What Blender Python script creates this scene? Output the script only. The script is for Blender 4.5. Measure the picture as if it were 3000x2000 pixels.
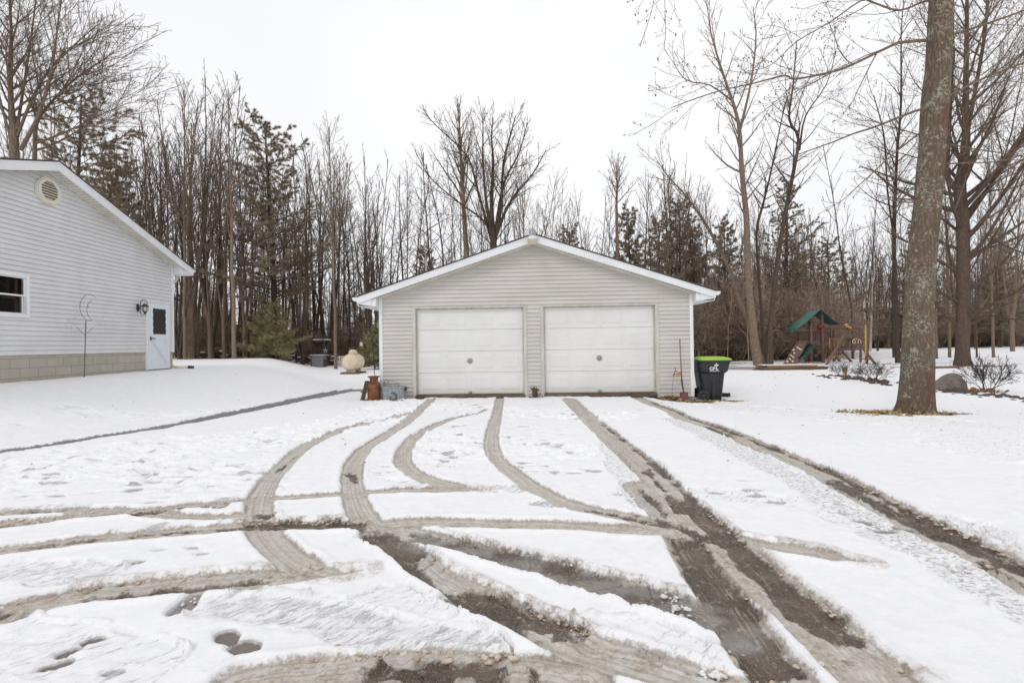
import bpy, math, random
import numpy as np
from mathutils import Vector, Matrix

for o in list(bpy.data.objects):
    bpy.data.objects.remove(o, do_unlink=True)
SC = bpy.context.scene
COL = SC.collection
R = math.radians

# ------------------------------------------------------------------ camera
F = 17.0 / 36.0 * 3000.0
CAMZ = 1.36
PITCH = math.atan(7.0 / F)
ROLL = -0.0145
cam = bpy.data.objects.new("camera", bpy.data.cameras.new("camera"))
COL.objects.link(cam)
CR = Matrix.Rotation(math.pi / 2 + PITCH, 3, 'X') @ Matrix.Rotation(ROLL, 3, 'Z')
cam.matrix_world = Matrix.Translation((0, 0, CAMZ)) @ CR.to_4x4()
cam.data.lens = 17.0
cam.data.sensor_width = 36.0
cam.data.clip_start = 0.05
cam.data.clip_end = 3000.0
SC.camera = cam
SC.render.resolution_x, SC.render.resolution_y = 1024, 682

# ------------------------------------------------------------------ world: overcast sky over a Nishita base
SUN_EL, SUN_AZ = R(42), R(215)
W = bpy.data.worlds.new("World")
SC.world = W
W.use_nodes = True
nt = W.node_tree
nt.nodes.clear()
_o = nt.nodes.new('ShaderNodeOutputWorld')
_b = nt.nodes.new('ShaderNodeBackground')
_s = nt.nodes.new('ShaderNodeTexSky')
_s.sky_type = 'NISHITA'
_s.sun_disc = False
_s.sun_elevation = SUN_EL
_s.sun_rotation = SUN_AZ
_m = nt.nodes.new('ShaderNodeMixRGB')
_m.inputs[0].default_value = 0.95
_n = nt.nodes.new('ShaderNodeTexNoise')
_n.inputs['Scale'].default_value = 1.6
_n.inputs['Detail'].default_value = 3.0
_r = nt.nodes.new('ShaderNodeValToRGB')
_r.color_ramp.elements[0].position = 0.30
_r.color_ramp.elements[0].color = (6.75, 6.75, 7.05, 1)
_r.color_ramp.elements[1].position = 0.72
_r.color_ramp.elements[1].color = (8.15, 8.15, 8.2, 1)
_tc = nt.nodes.new('ShaderNodeTexCoord')
nt.links.new(_tc.outputs['Generated'], _n.inputs['Vector'])
nt.links.new(_n.outputs['Fac'], _r.inputs[0])
nt.links.new(_s.outputs[0], _m.inputs[1])
nt.links.new(_r.outputs[0], _m.inputs[2])
nt.links.new(_m.outputs[0], _b.inputs[0])
_b.inputs[1].default_value = 0.125
nt.links.new(_b.outputs[0], _o.inputs[0])

sun = bpy.data.objects.new("sun", bpy.data.lights.new("sun", 'SUN'))
COL.objects.link(sun)
sun.data.energy = 0.6
sun.data.angle = R(20)
sun.data.color = (1.0, 0.97, 0.93)
_d = Vector((math.cos(SUN_EL) * math.sin(SUN_AZ), math.cos(SUN_EL) * math.cos(SUN_AZ), math.sin(SUN_EL)))
sun.rotation_euler = _d.to_track_quat('Z', 'Y').to_euler()
SC.view_settings.view_transform = 'Standard'
SC.view_settings.look = 'None'
SC.view_settings.exposure = 0.09
SC.view_settings.gamma = 1.0
SC.cycles.max_bounces = 6
SC.cycles.transparent_max_bounces = 8


def ray(px, py):
    return CR @ Vector(((px - 1500) / F, -(py - 1000) / F, -1.0))


def gp(px, py, z=0.0):
    """point of the photograph's pixel on the level z"""
    d = ray(px, py)
    k = (z - CAMZ) / d.z
    return (d.x * k, d.y * k)


def dp(px, py, Y):
    """point of the photograph's pixel at distance Y"""
    d = ray(px, py)
    k = Y / d.y
    return Vector((d.x * k, Y, CAMZ + d.z * k))


# ------------------------------------------------------------------ numpy noise
def vnoise(x, y, seed=0):
    ix = np.floor(x).astype(np.int64)
    iy = np.floor(y).astype(np.int64)
    fx, fy = x - ix, y - iy
    fx = fx * fx * (3 - 2 * fx)
    fy = fy * fy * (3 - 2 * fy)

    def h(a, b):
        n = (a * 374761393 + b * 668265263 + seed * 974711) & 0xffffffff
        n = ((n ^ (n >> 13)) * 1274126177) & 0xffffffff
        n = n ^ (n >> 16)
        return (n & 0xffff) / 65535.0
    a, b, c, d = h(ix, iy), h(ix + 1, iy), h(ix, iy + 1), h(ix + 1, iy + 1)
    return (a * (1 - fx) + b * fx) * (1 - fy) + (c * (1 - fx) + d * fx) * fy


def fbm(x, y, octv=4, seed=0):
    s = 0.0
    a = 0.5
    for i in range(octv):
        s = s + a * vnoise(x * 2 ** i, y * 2 ** i, seed + i * 17)
        a *= 0.5
    return s / (1 - 0.5 ** octv)


def ss(x):
    x = np.clip(x, 0, 1)
    return x * x * (3 - 2 * x)


def gz(X, Y):
    """height of the bare ground"""
    X = np.asarray(X, dtype=float)
    Y = np.asarray(Y, dtype=float)
    z = -0.17 * ss((X - 2.6) / 3.2) * ss((Y - 5.5) / 6)
    z = z + 0.26 * ss((Y - 36) / 28) * ss((X - 2) / 10)
    Xe = np.where(Y < 15, -6.9 + 0.258 * (Y - 6.55), -4.72 - 0.45 * (Y - 15))
    u = Xe - 0.15 - X
    z = z + 0.70 * ss(u / 3.9) * (1 - 0.45 * ss((Y - 29) / 10))
    z = z + 0.05 * (fbm(X * 0.22 + 7, Y * 0.22, 2, 5) - 0.5) * ss((Y - 6) / 6)
    return z


def gz1(x, y):
    return float(gz(np.array([x]), np.array([y]))[0])


# ------------------------------------------------------------------ materials
class NG:
    def __init__(self, name):
        self.m = bpy.data.materials.new(name)
        self.m.use_nodes = True
        self.nt = self.m.node_tree
        self.nt.nodes.clear()
        self.out = self.nt.nodes.new('ShaderNodeOutputMaterial')
        self.p = self.nt.nodes.new('ShaderNodeBsdfPrincipled')
        self.nt.links.new(self.p.outputs[0], self.out.inputs[0])
        self.tc = self.nt.nodes.new('ShaderNodeTexCoord')
        self.obj = self.tc.outputs['Object']

    def set(self, inp, v):
        if isinstance(v, bpy.types.NodeSocket):
            self.nt.links.new(v, inp)
        else:
            if isinstance(v, (tuple, list)) and len(v) == 3 and inp.type == 'RGBA':
                v = (*v, 1)
            inp.default_value = v

    def math(self, op, a, b=0.0, c=None, clamp=False):
        n = self.nt.nodes.new('ShaderNodeMath')
        n.operation = op
        n.use_clamp = clamp
        self.set(n.inputs[0], a)
        self.set(n.inputs[1], b)
        if c is not None:
            self.set(n.inputs[2], c)
        return n.outputs[0]

    def noise(self, scale, detail=3.0, rough=0.55, vec=None, dist=0.0):
        n = self.nt.nodes.new('ShaderNodeTexNoise')
        self.set(n.inputs['Vector'], vec or self.obj)
        n.inputs['Scale'].default_value = scale
        n.inputs['Detail'].default_value = detail
        n.inputs['Roughness'].default_value = rough
        n.inputs['Distortion'].default_value = dist
        return n.outputs['Fac']

    def voro(self, scale, vec=None, feature='F1', out='Distance'):
        n = self.nt.nodes.new('ShaderNodeTexVoronoi')
        n.feature = feature
        self.set(n.inputs['Vector'], vec or self.obj)
        n.inputs['Scale'].default_value = scale
        return n.outputs[out]

    def scl(self, v, vec=None, rot=(0, 0, 0)):
        n = self.nt.nodes.new('ShaderNodeMapping')
        self.set(n.inputs['Vector'], vec or self.obj)
        n.inputs['Scale'].default_value = v
        n.inputs['Rotation'].default_value = rot
        return n.outputs[0]

    def mr(self, x, lo, hi, a=0.0, b=1.0, smooth=True):
        n = self.nt.nodes.new('ShaderNodeMapRange')
        n.interpolation_type = 'SMOOTHSTEP' if smooth else 'LINEAR'
        n.clamp = True
        self.set(n.inputs[0], x)
        for i, v in zip((1, 2, 3, 4), (lo, hi, a, b)):
            self.set(n.inputs[i], v)
        return n.outputs[0]

    def mix(self, f, a, b, mode='MIX'):
        n = self.nt.nodes.new('ShaderNodeMixRGB')
        n.blend_type = mode
        self.set(n.inputs[0], f)
        self.set(n.inputs[1], a)
        self.set(n.inputs[2], b)
        return n.outputs[0]

    def attr(self, name, out='Fac'):
        n = self.nt.nodes.new('ShaderNodeAttribute')
        n.attribute_name = name
        return n.outputs[out]

    def bump(self, h, strength=0.5, dist=0.01):
        n = self.nt.nodes.new('ShaderNodeBump')
        n.inputs['Strength'].default_value = strength
        n.inputs['Distance'].default_value = dist
        self.set(n.inputs['Height'], h)
        self.nt.links.new(n.outputs[0], self.p.inputs['Normal'])

    def rnd(self):
        n = self.nt.nodes.new('ShaderNodeObjectInfo')
        return n.outputs['Random']

    def sep(self, v, i):
        n = self.nt.nodes.new('ShaderNodeSeparateXYZ')
        self.set(n.inputs[0], v)
        return n.outputs[i]

    def comb(self, x, y, z):
        n = self.nt.nodes.new('ShaderNodeCombineXYZ')
        self.set(n.inputs[0], x)
        self.set(n.inputs[1], y)
        self.set(n.inputs[2], z)
        return n.outputs[0]

    def done(self, col, rough=0.6, metal=0.0, spec=0.4):
        self.set(self.p.inputs['Base Color'], col)
        self.set(self.p.inputs['Roughness'], rough)
        self.set(self.p.inputs['Metallic'], metal)
        self.p.inputs['Specular IOR Level'].default_value = spec
        return self.m


def pm(name, c1, c2=None, scale=8, rough=0.6, bump=0.0, bscale=60, metal=0.0, st=(1, 1, 1), lo=0.35, hi=0.65, spec=0.4, bd=0.004):
    g = NG(name)
    c2 = c2 or tuple(c * 0.8 for c in c1)
    v = g.scl(st)
    f = g.mr(g.noise(scale, 5.0, 0.6, vec=v), lo, hi)
    if bump:
        g.bump(g.noise(bscale, 4.0, vec=v), bump, bd)
    return g.done(g.mix(f, c1, c2), rough, metal, spec)


M = {}
M['siding_house'] = pm('white_vinyl', (0.70, 0.705, 0.71), (0.65, 0.65, 0.65), 1.5, 0.5, 0.15, 90)
M['white'] = pm('white_trim', (0.80, 0.81, 0.82), (0.74, 0.75, 0.76), 2.0, 0.45, 0.05)
M['siding_garage'] = pm('beige_vinyl', (0.61, 0.58, 0.55), (0.55, 0.52, 0.485), 1.1, 0.5, 0.15, 90, st=(0.5, 1, 3))
M['soffit'] = pm('soffit_cream', (0.72, 0.70, 0.64), (0.62, 0.59, 0.50), 3, 0.5)
M['cream'] = pm('cream_plastic', (0.74, 0.69, 0.58), (0.68, 0.62, 0.52), 6, 0.5)
M['door_trim'] = pm('door_trim_beige', (0.60, 0.585, 0.54), (0.50, 0.48, 0.42), 5, 0.5, st=(1, 1, 0.3))
M['shingle'] = pm('dark_shingle', (0.05, 0.045, 0.045), (0.10, 0.09, 0.085), 25, 0.9, 0.5, 80)
M['dark'] = pm('dark_gap', (0.02, 0.02, 0.02), (0.03, 0.028, 0.025), 10, 0.8)
M['vent_dark'] = pm('vent_gap_brown', (0.16, 0.12, 0.10), (0.10, 0.08, 0.07), 10, 0.8)
M['black_iron'] = pm('black_iron', (0.03, 0.032, 0.03), (0.06, 0.06, 0.055), 40, 0.5, 0.2)
M['grey_metal'] = pm('grey_metal', (0.30, 0.31, 0.33), (0.38, 0.38, 0.40), 20, 0.45, 0.1, metal=0.3)
M['steel_logo'] = pm('dull_steel', (0.28, 0.28, 0.27), (0.42, 0.41, 0.39), 60, 0.4, 0.2, metal=0.5)
M['milky'] = pm('frosted_glass', (0.72, 0.66, 0.60), (0.64, 0.58, 0.52), 12, 0.3)
M['lens'] = pm('aged_plastic_lens', (0.60, 0.51, 0.40), (0.50, 0.41, 0.30), 12, 0.35)
M['sill'] = pm('wet_wood_sill', (0.17, 0.125, 0.09), (0.09, 0.065, 0.045), 12, 0.6, 0.4, st=(0.3, 1, 2))
M['concrete'] = pm('concrete_edge', (0.34, 0.31, 0.27), (0.22, 0.19, 0.16), 6, 0.85, 0.4)
M['rust'] = pm('rusty_iron', (0.30, 0.115, 0.055), (0.16, 0.07, 0.04), 7, 0.8, 0.5, 80)
M['rust_dark'] = pm('dark_rust', (0.12, 0.06, 0.035), (0.06, 0.035, 0.025), 15, 0.8, 0.5, 80)
M['galv'] = pm('galvanised_steel', (0.42, 0.45, 0.45), (0.27, 0.30, 0.31), 14, 0.5, 0.2, 60, metal=0.3)
M['tank'] = pm('cream_tank_paint', (0.72, 0.62, 0.47), (0.60, 0.48, 0.34), 2.2, 0.5, 0.05)
M['tank_rust'] = pm('tank_stain', (0.42, 0.29, 0.18), (0.55, 0.42, 0.29), 8, 0.6)
M['barnwood'] = pm('weathered_grey_wood', (0.30, 0.29, 0.30), (0.17, 0.16, 0.17), 9, 0.85, 0.5, 50, st=(3, 3, 0.3))
M['palegrey'] = pm('pale_blue_paint', (0.55, 0.62, 0.66), (0.45, 0.50, 0.54), 10, 0.6)
M['picket'] = pm('peeling_white_pickets', (0.62, 0.58, 0.53), (0.40, 0.35, 0.30), 14, 0.7)
M['brownwood'] = pm('brown_weathered_wood', (0.11, 0.075, 0.055), (0.06, 0.04, 0.03), 10, 0.85, 0.5, 50, st=(3, 3, 0.3))
M['play_wood'] = pm('stained_playset_wood', (0.215, 0.125, 0.10), (0.135, 0.08, 0.066), 8, 0.75, 0.4, 50)
M['lumber'] = pm('tan_lumber', (0.36, 0.20, 0.085), (0.22, 0.12, 0.06), 4, 0.75, 0.3, 40, st=(0.4, 3, 3))
M['lumber_old'] = pm('old_lumber', (0.20, 0.12, 0.075), (0.12, 0.075, 0.05), 4, 0.8, 0.3, 40, st=(0.4, 3, 3))
M['green_vinyl'] = pm('green_canopy_vinyl', (0.012, 0.115, 0.085), (0.03, 0.16, 0.125), 3, 0.4)
M['green_slide'] = pm('green_slide_plastic', (0.02, 0.055, 0.04), (0.03, 0.08, 0.06), 3, 0.35)
M['yellow'] = pm('yellow_plastic', (0.55, 0.36, 0.10), (0.48, 0.28, 0.06), 5, 0.45)
M['red'] = pm('red_plastic', (0.25, 0.015, 0.02), (0.18, 0.012, 0.015), 5, 0.4)
M['rubber'] = pm('black_rubber', (0.025, 0.025, 0.027), (0.05, 0.045, 0.045), 20, 0.7)
M['bin'] = pm('charcoal_bin_plastic', (0.023, 0.024, 0.027), (0.036, 0.036, 0.04), 6, 0.42, 0.1, 200)
M['wheel_grey'] = pm('grey_wheel_plastic', (0.10, 0.10, 0.105), (0.08, 0.08, 0.085), 6, 0.5)
M['lime'] = pm('lime_lid_plastic', (0.36, 0.58, 0.05), (0.32, 0.52, 0.04), 3, 0.4)
M['logo'] = pm('white_print', (0.82, 0.82, 0.82), (0.78, 0.78, 0.78), 3, 0.5)
M['maroon'] = pm('faded_maroon_paint', (0.26, 0.09, 0.10), (0.20, 0.10, 0.09), 25, 0.7, 0.3, st=(1, 1, 4))
M['grey_wood'] = pm('grey_wood_handle', (0.26, 0.23, 0.19), (0.18, 0.155, 0.13), 14, 0.8)
M['leaf'] = pm('dead_leaves', (0.26, 0.115, 0.055), (0.36, 0.21, 0.10), 30, 0.8, lo=0.4, hi=0.6)
M['straw'] = pm('straw_grass', (0.44, 0.32, 0.15), (0.26, 0.20, 0.085), 30, 0.8, lo=0.4, hi=0.6)
M['rock'] = pm('brown_granite', (0.225, 0.185, 0.155), (0.14, 0.115, 0.10), 9, 0.85, 0.6, 45, bd=0.01)
M['rock_dark'] = pm('dark_fieldstone', (0.11, 0.085, 0.075), (0.065, 0.055, 0.05), 12, 0.85, 0.5, 45)
M['snowcap'] = pm('snow_cap', (0.86, 0.87, 0.89), (0.80, 0.81, 0.84), 8, 0.6, 0.3, 30)
M['moonwire'] = pm('grey_brown_wire', (0.16, 0.15, 0.14), (0.10, 0.09, 0.08), 30, 0.6)
M['faintwire'] = pm('pale_wire', (0.42, 0.42, 0.42), (0.36, 0.36, 0.36), 30, 0.6)
M['door_white'] = pm('storm_door_white', (0.74, 0.78, 0.82), (0.71, 0.75, 0.79), 2, 0.35)
M['inside'] = pm('dim_room', (0.035, 0.033, 0.033), (0.07, 0.055, 0.045), 3, 0.7)
M['wood_in'] = pm('inside_wood_casing', (0.12, 0.065, 0.03), (0.09, 0.05, 0.025), 5, 0.6)


def door_panel_mat():
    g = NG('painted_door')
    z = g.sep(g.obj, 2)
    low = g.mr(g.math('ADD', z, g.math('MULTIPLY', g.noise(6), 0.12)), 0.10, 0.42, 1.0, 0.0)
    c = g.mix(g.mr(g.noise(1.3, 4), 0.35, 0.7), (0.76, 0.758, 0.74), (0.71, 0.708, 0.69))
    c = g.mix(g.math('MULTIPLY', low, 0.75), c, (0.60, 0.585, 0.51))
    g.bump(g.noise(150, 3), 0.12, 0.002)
    return g.done(c, 0.5)


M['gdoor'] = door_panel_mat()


def block_mat():
    g = NG('concrete_blocks')
    b = g.nt.nodes.new('ShaderNodeTexBrick')
    v = g.comb(g.sep(g.obj, 0), g.math('ADD', g.sep(g.obj, 2), 0.012), 0.0)
    g.set(b.inputs['Vector'], v)
    b.offset = 0.5
    b.inputs['Scale'].default_value = 1.0
    b.inputs['Brick Width'].default_value = 0.4064
    b.inputs['Row Height'].default_value = 0.2032
    b.inputs['Mortar Size'].default_value = 0.007
    b.inputs['Mortar Smooth'].default_value = 0.4
    b.inputs['Color1'].default_value = (0.47, 0.435, 0.375, 1)
    b.inputs['Color2'].default_value = (0.41, 0.385, 0.335, 1)
    b.inputs['Mortar'].default_value = (0.27, 0.245, 0.20, 1)
    st = g.mr(g.noise(2.5, 5), 0.35, 0.75)
    c = g.mix(g.math('MULTIPLY', st, 0.35), b.outputs['Color'], (0.33, 0.30, 0.22))
    zz = g.mr(g.math('ADD', g.sep(g.obj, 2), g.math('MULTIPLY', g.noise(5), 0.12)), 0.72, 0.92, 1.0, 0.0)
    c = g.mix(g.math('MULTIPLY', zz, 0.55), c, (0.22, 0.18, 0.11))
    h = g.math('ADD', g.math('MULTIPLY', b.outputs['Fac'], -1.0), g.math('MULTIPLY', g.noise(120, 4), 0.35))
    g.bump(h, 0.6, 0.006)
    return g.done(c, 0.9)


M['block'] = block_mat()


def glass_mat(name, c, rough=0.06):
    g = NG(name)
    return g.done(c, rough, 0.0, 0.8)


def glass_pane():
    g = NG('window_glass')
    m = g.done((0.9, 0.92, 0.92), 0.02)
    g.p.inputs['Transmission Weight'].default_value = 1.0
    g.p.inputs['IOR'].default_value = 1.45
    return m


M['glass'] = glass_pane()
M['darkglass'] = glass_mat('dark_glass', (0.045, 0.045, 0.047), 0.12)


def bark(name, c1, c2, lichen=None, moss=None, sc=1.0, bumpd=0.012, bs=0.8):
    g = NG(name)
    v = g.scl((sc, sc, sc * 0.22))
    n = g.noise(22, 6, 0.65, vec=v)
    vo = g.voro(16, vec=g.scl((sc, sc, sc * 0.28)))
    f = g.mr(g.math('ADD', g.math('MULTIPLY', n, 0.75), g.math('MULTIPLY', vo, -0.35)), 0.36, 0.16)
    c = g.mix(f, c1, c2)
    rr = g.rnd()
    c = g.mix(0.5, c, g.mix(rr, c1, c2))
    if moss:
        z = g.sep(g.obj, 2)
        mk = g.math('MULTIPLY', g.mr(z, 0.0, 6.0, 1.0, 0.0), g.mr(g.noise(1.7, 4), 0.42, 0.62))
        mk = g.math('MULTIPLY', mk, g.mr(rr, 0.35, 0.65))
        c = g.mix(g.math('MULTIPLY', mk, 0.8), c, moss)
    if lichen:
        w = g.mr(g.noise(2.0, 3), 0.42, 0.60)
        sp = g.mr(g.noise(24, 5, 0.7), 0.50, 0.60)
        big = g.mr(g.noise(7.5, 4, 0.6), 0.60, 0.66)
        k = g.math('MAXIMUM', g.math('MULTIPLY', g.math('MULTIPLY', w, sp), 0.9), g.math('MULTIPLY', big, 0.75))
        c = g.mix(k, c, lichen)
        sp2 = g.mr(g.noise(60, 4, 0.7), 0.58, 0.66)
        c = g.mix(g.math('MULTIPLY', sp2, 0.55), c, (0.30, 0.26, 0.20))
        red = g.math('MULTIPLY', g.mr(g.noise(1.6, 3, vec=g.scl((1, 1, 0.5), rot=(0.4, 0, 0))), 0.52, 0.64), 0.55)
        c = g.mix(red, c, (0.14, 0.065, 0.045))
    g.bump(g.math('ADD', g.math('MULTIPLY', vo, 0.8), g.math('MULTIPLY', n, 0.6)), bs, bumpd)
    return g.done(c, 0.9, 0.0, 0.2)


M['bark'] = bark('grey_brown_bark', (0.30, 0.225, 0.165), (0.12, 0.088, 0.065), moss=(0.25, 0.21, 0.085))
M['bark_big'] = bark('lichen_bark', (0.24, 0.18, 0.125), (0.06, 0.043, 0.032), lichen=(0.36, 0.38, 0.30), sc=1.6, bumpd=0.03, bs=1.0)
M['bark_dark'] = bark('dark_bark', (0.145, 0.105, 0.08), (0.055, 0.04, 0.032))
M['twig'] = bark('twig_bark', (0.27, 0.20, 0.15), (0.16, 0.118, 0.09))
M['far_bark'] = bark('far_bark', (0.27, 0.215, 0.175), (0.15, 0.115, 0.095))
M['twig_pale'] = bark('pale_twig_bark', (0.46, 0.35, 0.27), (0.32, 0.24, 0.18))
M['birch'] = bark('birch_bark', (0.60, 0.57, 0.52), (0.36, 0.32, 0.28))


def brush_mat():
    g = NG('brush_twigs')
    c = g.mix(g.mr(g.noise(0.35, 3, 0.6), 0.4, 0.6), (0.25, 0.175, 0.135), (0.42, 0.31, 0.235))
    c = g.mix(g.mr(g.noise(2.3, 3, 0.6, vec=g.scl((3, 1, .3))), 0.52, 0.68), c, (0.60, 0.49, 0.40))
    c = g.mix(g.mr(g.noise(1.9, 3, 0.6, vec=g.scl((3, 1, .4), rot=(1, 0, 0))), 0.52, 0.66), c, (0.10, 0.07, 0.055))
    return g.done(c, 0.9, 0.0, 0.2)


M['brush'] = brush_mat()


def needle_mat(name, c1, c2, c3):
    g = NG(name)
    f = g.mr(g.noise(1.3, 4, 0.6), 0.35, 0.65)
    c = g.mix(f, c1, c2)
    c = g.mix(g.mr(g.noise(14, 3), 0.45, 0.75), c, c3)
    return g.done(c, 0.7, 0.0, 0.2)


M['needle'] = needle_mat('pine_needles', (0.26, 0.225, 0.155), (0.36, 0.29, 0.215), (0.45, 0.345, 0.26))
M['needle_green'] = needle_mat('hemlock_needles', (0.24, 0.24, 0.11), (0.33, 0.30, 0.15), (0.36, 0.29, 0.19))


# ------------------------------------------------------------------ mesh building
class MB:
    def __init__(self):
        self.v = []
        self.f = []

    def quad(self, a, b, c, d):
        n = len(self.v)
        self.v += [tuple(a), tuple(b), tuple(c), tuple(d)]
        self.f.append((n, n + 1, n + 2, n + 3))

    def poly(self, pts):
        n = len(self.v)
        self.v += [tuple(p) for p in pts]
        self.f.append(tuple(range(n, n + len(pts))))

    def box(self, x0, x1, y0, y1, z0, z1):
        n = len(self.v)
        self.v += [(x0, y0, z0), (x1, y0, z0), (x1, y1, z0), (x0, y1, z0), (x0, y0, z1), (x1, y0, z1), (x1, y1, z1), (x0, y1, z1)]
        self.f += [(n, n + 3, n + 2, n + 1), (n + 4, n + 5, n + 6, n + 7), (n, n + 1, n + 5, n + 4), (n + 1, n + 2, n + 6, n + 5), (n + 2, n + 3, n + 7, n + 6), (n + 3, n, n + 4, n + 7)]
        return self

    def frust(self, x0, x1, z0, z1, yb, yt, ins):
        """raised field on a face looking along -y"""
        n = len(self.v)
        self.v += [(x0, yb, z0), (x1, yb, z0), (x1, yb, z1), (x0, yb, z1), (x0 + ins, yt, z0 + ins), (x1 - ins, yt, z0 + ins), (x1 - ins, yt, z1 - ins), (x0 + ins, yt, z1 - ins)]
        self.f += [(n + 4, n + 5, n + 6, n + 7), (n, n + 1, n + 5, n + 4), (n + 1, n + 2, n + 6, n + 5), (n + 2, n + 3, n + 7, n + 6), (n + 3, n, n + 4, n + 7)]

    def bar(self, a, b, w, h=None, up=(0, 0, 1)):
        h = h or w
        a, b = Vector(a), Vector(b)
        d = (b - a).normalized()
        u = d.cross(Vector(up))
        if u.length < 1e-3:
            u = d.cross(Vector((1, 0, 0)))
        u.normalize()
        v = u.cross(d)
        n = len(self.v)
        for p in (a, b):
            for su, sv in ((-1, -1), (1, -1), (1, 1), (-1, 1)):
                self.v.append(tuple(p + u * (su * w / 2) + v * (sv * h / 2)))
        self.f += [(n, n + 1, n + 2, n + 3), (n + 7, n + 6, n + 5, n + 4)]
        for i in range(4):
            j = (i + 1) % 4
            self.f.append((n + i, n + 4 + i, n + 4 + j, n + j))
        return self

    def tube(self, pts, rad, sides=8, cap=True):
        pts = [Vector(p) for p in pts]
        if not isinstance(rad, (list, tuple)):
            rad = [rad] * len(pts)
        n0 = len(self.v)
        ref = None
        for i, p in enumerate(pts):
            t = (pts[min(i + 1, len(pts) - 1)] - pts[max(i - 1, 0)]).normalized()
            if ref is None:
                ref = t.orthogonal().normalized()
            ref = (ref - t * ref.dot(t))
            if ref.length < 1e-6:
                ref = t.orthogonal()
            ref.normalize()
            w = t.cross(ref)
            for k in range(sides):
                a = 2 * math.pi * k / sides
                self.v.append(tuple(p + ref * (math.cos(a) * rad[i]) + w * (math.sin(a) * rad[i])))
        for i in range(len(pts) - 1):
            for k in range(sides):
                j = (k + 1) % sides
                self.f.append((n0 + i * sides + k, n0 + i * sides + j, n0 + (i + 1) * sides + j, n0 + (i + 1) * sides + k))
        if cap:
            self.f.append(tuple(n0 + k for k in range(sides))[::-1])
            self.f.append(tuple(n0 + (len(pts) - 1) * sides + k for k in range(sides)))
        return self

    def lathe(self, prof, c=(0, 0, 0), sides=24, axis='z', sx=1.0, sy=1.0, caps=True):
        n0 = len(self.v)
        for (r, z) in prof:
            for k in range(sides):
                a = 2 * math.pi * k / sides
                x, y = r * math.cos(a) * sx, r * math.sin(a) * sy
                p = (x, y, z) if axis == 'z' else ((x, z, y) if axis == 'y' else (z, x, y))
                self.v.append((c[0] + p[0], c[1] + p[1], c[2] + p[2]))
        for i in range(len(prof) - 1):
            for k in range(sides):
                j = (k + 1) % sides
                self.f.append((n0 + i * sides + k, n0 + i * sides + j, n0 + (i + 1) * sides + j, n0 + (i + 1) * sides + k))
        if caps:
            self.f.append(tuple(n0 + k for k in range(sides))[::-1])
            self.f.append(tuple(n0 + (len(prof) - 1) * sides + k for k in range(sides)))
        return self

    def prism(self, poly, y0, y1):
        """polygon in x,z pushed along y"""
        n0 = len(self.v)
        m = len(poly)
        self.v += [(p[0], y0, p[1]) for p in poly] + [(p[0], y1, p[1]) for p in poly]
        self.f.append(tuple(n0 + i for i in range(m)))
        self.f.append(tuple(n0 + m + i for i in range(m))[::-1])
        for i in range(m):
            j = (i + 1) % m
            self.f.append((n0 + i, n0 + m + i, n0 + m + j, n0 + j))
        return self

    def build(self, name, mat, parent=None, smooth=False, bevel=0.0, auto=None):
        me = bpy.data.meshes.new(name)
        me.from_pydata(self.v, [], self.f)
        me.materials.append(M[mat] if isinstance(mat, str) else mat)
        import bmesh
        bm = bmesh.new()
        bm.from_mesh(me)
        bmesh.ops.recalc_face_normals(bm, faces=bm.faces)
        if auto is not None:
            for f in bm.faces:
                f.smooth = True
            for e in bm.edges:
                if len(e.link_faces) == 2 and e.calc_face_angle() > auto:
                    e.smooth = False
        elif smooth:
            for f in bm.faces:
                f.smooth = True
        bm.to_mesh(me)
        bm.free()
        me.update()
        o = bpy.data.objects.new(name, me)
        COL.objects.link(o)
        if parent is not None:
            o.parent = parent
        if bevel:
            b = o.modifiers.new('bevel', 'BEVEL')
            b.width = bevel
            b.segments = 2
            b.limit_method = 'ANGLE'
        return o


def tag(o, label, cat, group=None, kind=None):
    if label:
        o['label'] = label
    if cat:
        o['category'] = cat
    if group:
        o['group'] = group
    if kind:
        o['kind'] = kind
    return o


def thing(name, label, cat, loc=(0, 0, 0), rz=0.0, group=None):
    o = bpy.data.objects.new(name, None)
    COL.objects.link(o)
    o.location = loc
    o.rotation_euler = (0, 0, rz)
    o.empty_display_size = 0.2
    return tag(o, label, cat, group)


def np_obj(name, V, Fq, mat, parent=None, smooth=True, tri=False):
    me = bpy.data.meshes.new(name)
    k = 3 if tri else 4
    me.vertices.add(len(V))
    me.vertices.foreach_set('co', np.ascontiguousarray(V, dtype=np.float32).ravel())
    me.loops.add(len(Fq) * k)
    me.loops.foreach_set('vertex_index', np.ascontiguousarray(Fq, dtype=np.int32).ravel())
    me.polygons.add(len(Fq))
    me.polygons.foreach_set('loop_start', np.arange(0, len(Fq) * k, k, dtype=np.int32))
    me.polygons.foreach_set('loop_total', np.full(len(Fq), k, dtype=np.int32))
    me.polygons.foreach_set('use_smooth', np.full(len(Fq), smooth))
    me.update(calc_edges=True)
    me.materials.append(M[mat] if isinstance(mat, str) else mat)
    o = bpy.data.objects.new(name, me)
    COL.objects.link(o)
    if parent is not None:
        o.parent = parent
    return o
# ------------------------------------------------------------------ ground: snow, tyre tracks, slush, wet asphalt
def zA(l):
    return [(u / 1.845, 1150 + v / 1.845) for u, v in l]


def zB(l):
    return [(1000 + u / 1.845, 1150 + v / 1.845) for u, v in l]


def zC(l):
    return [(2000 + u / 1.845, 1150 + v / 1.845) for u, v in l]


def GP(l):
    return np.array([gp(x, y) for x, y in l])


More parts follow.
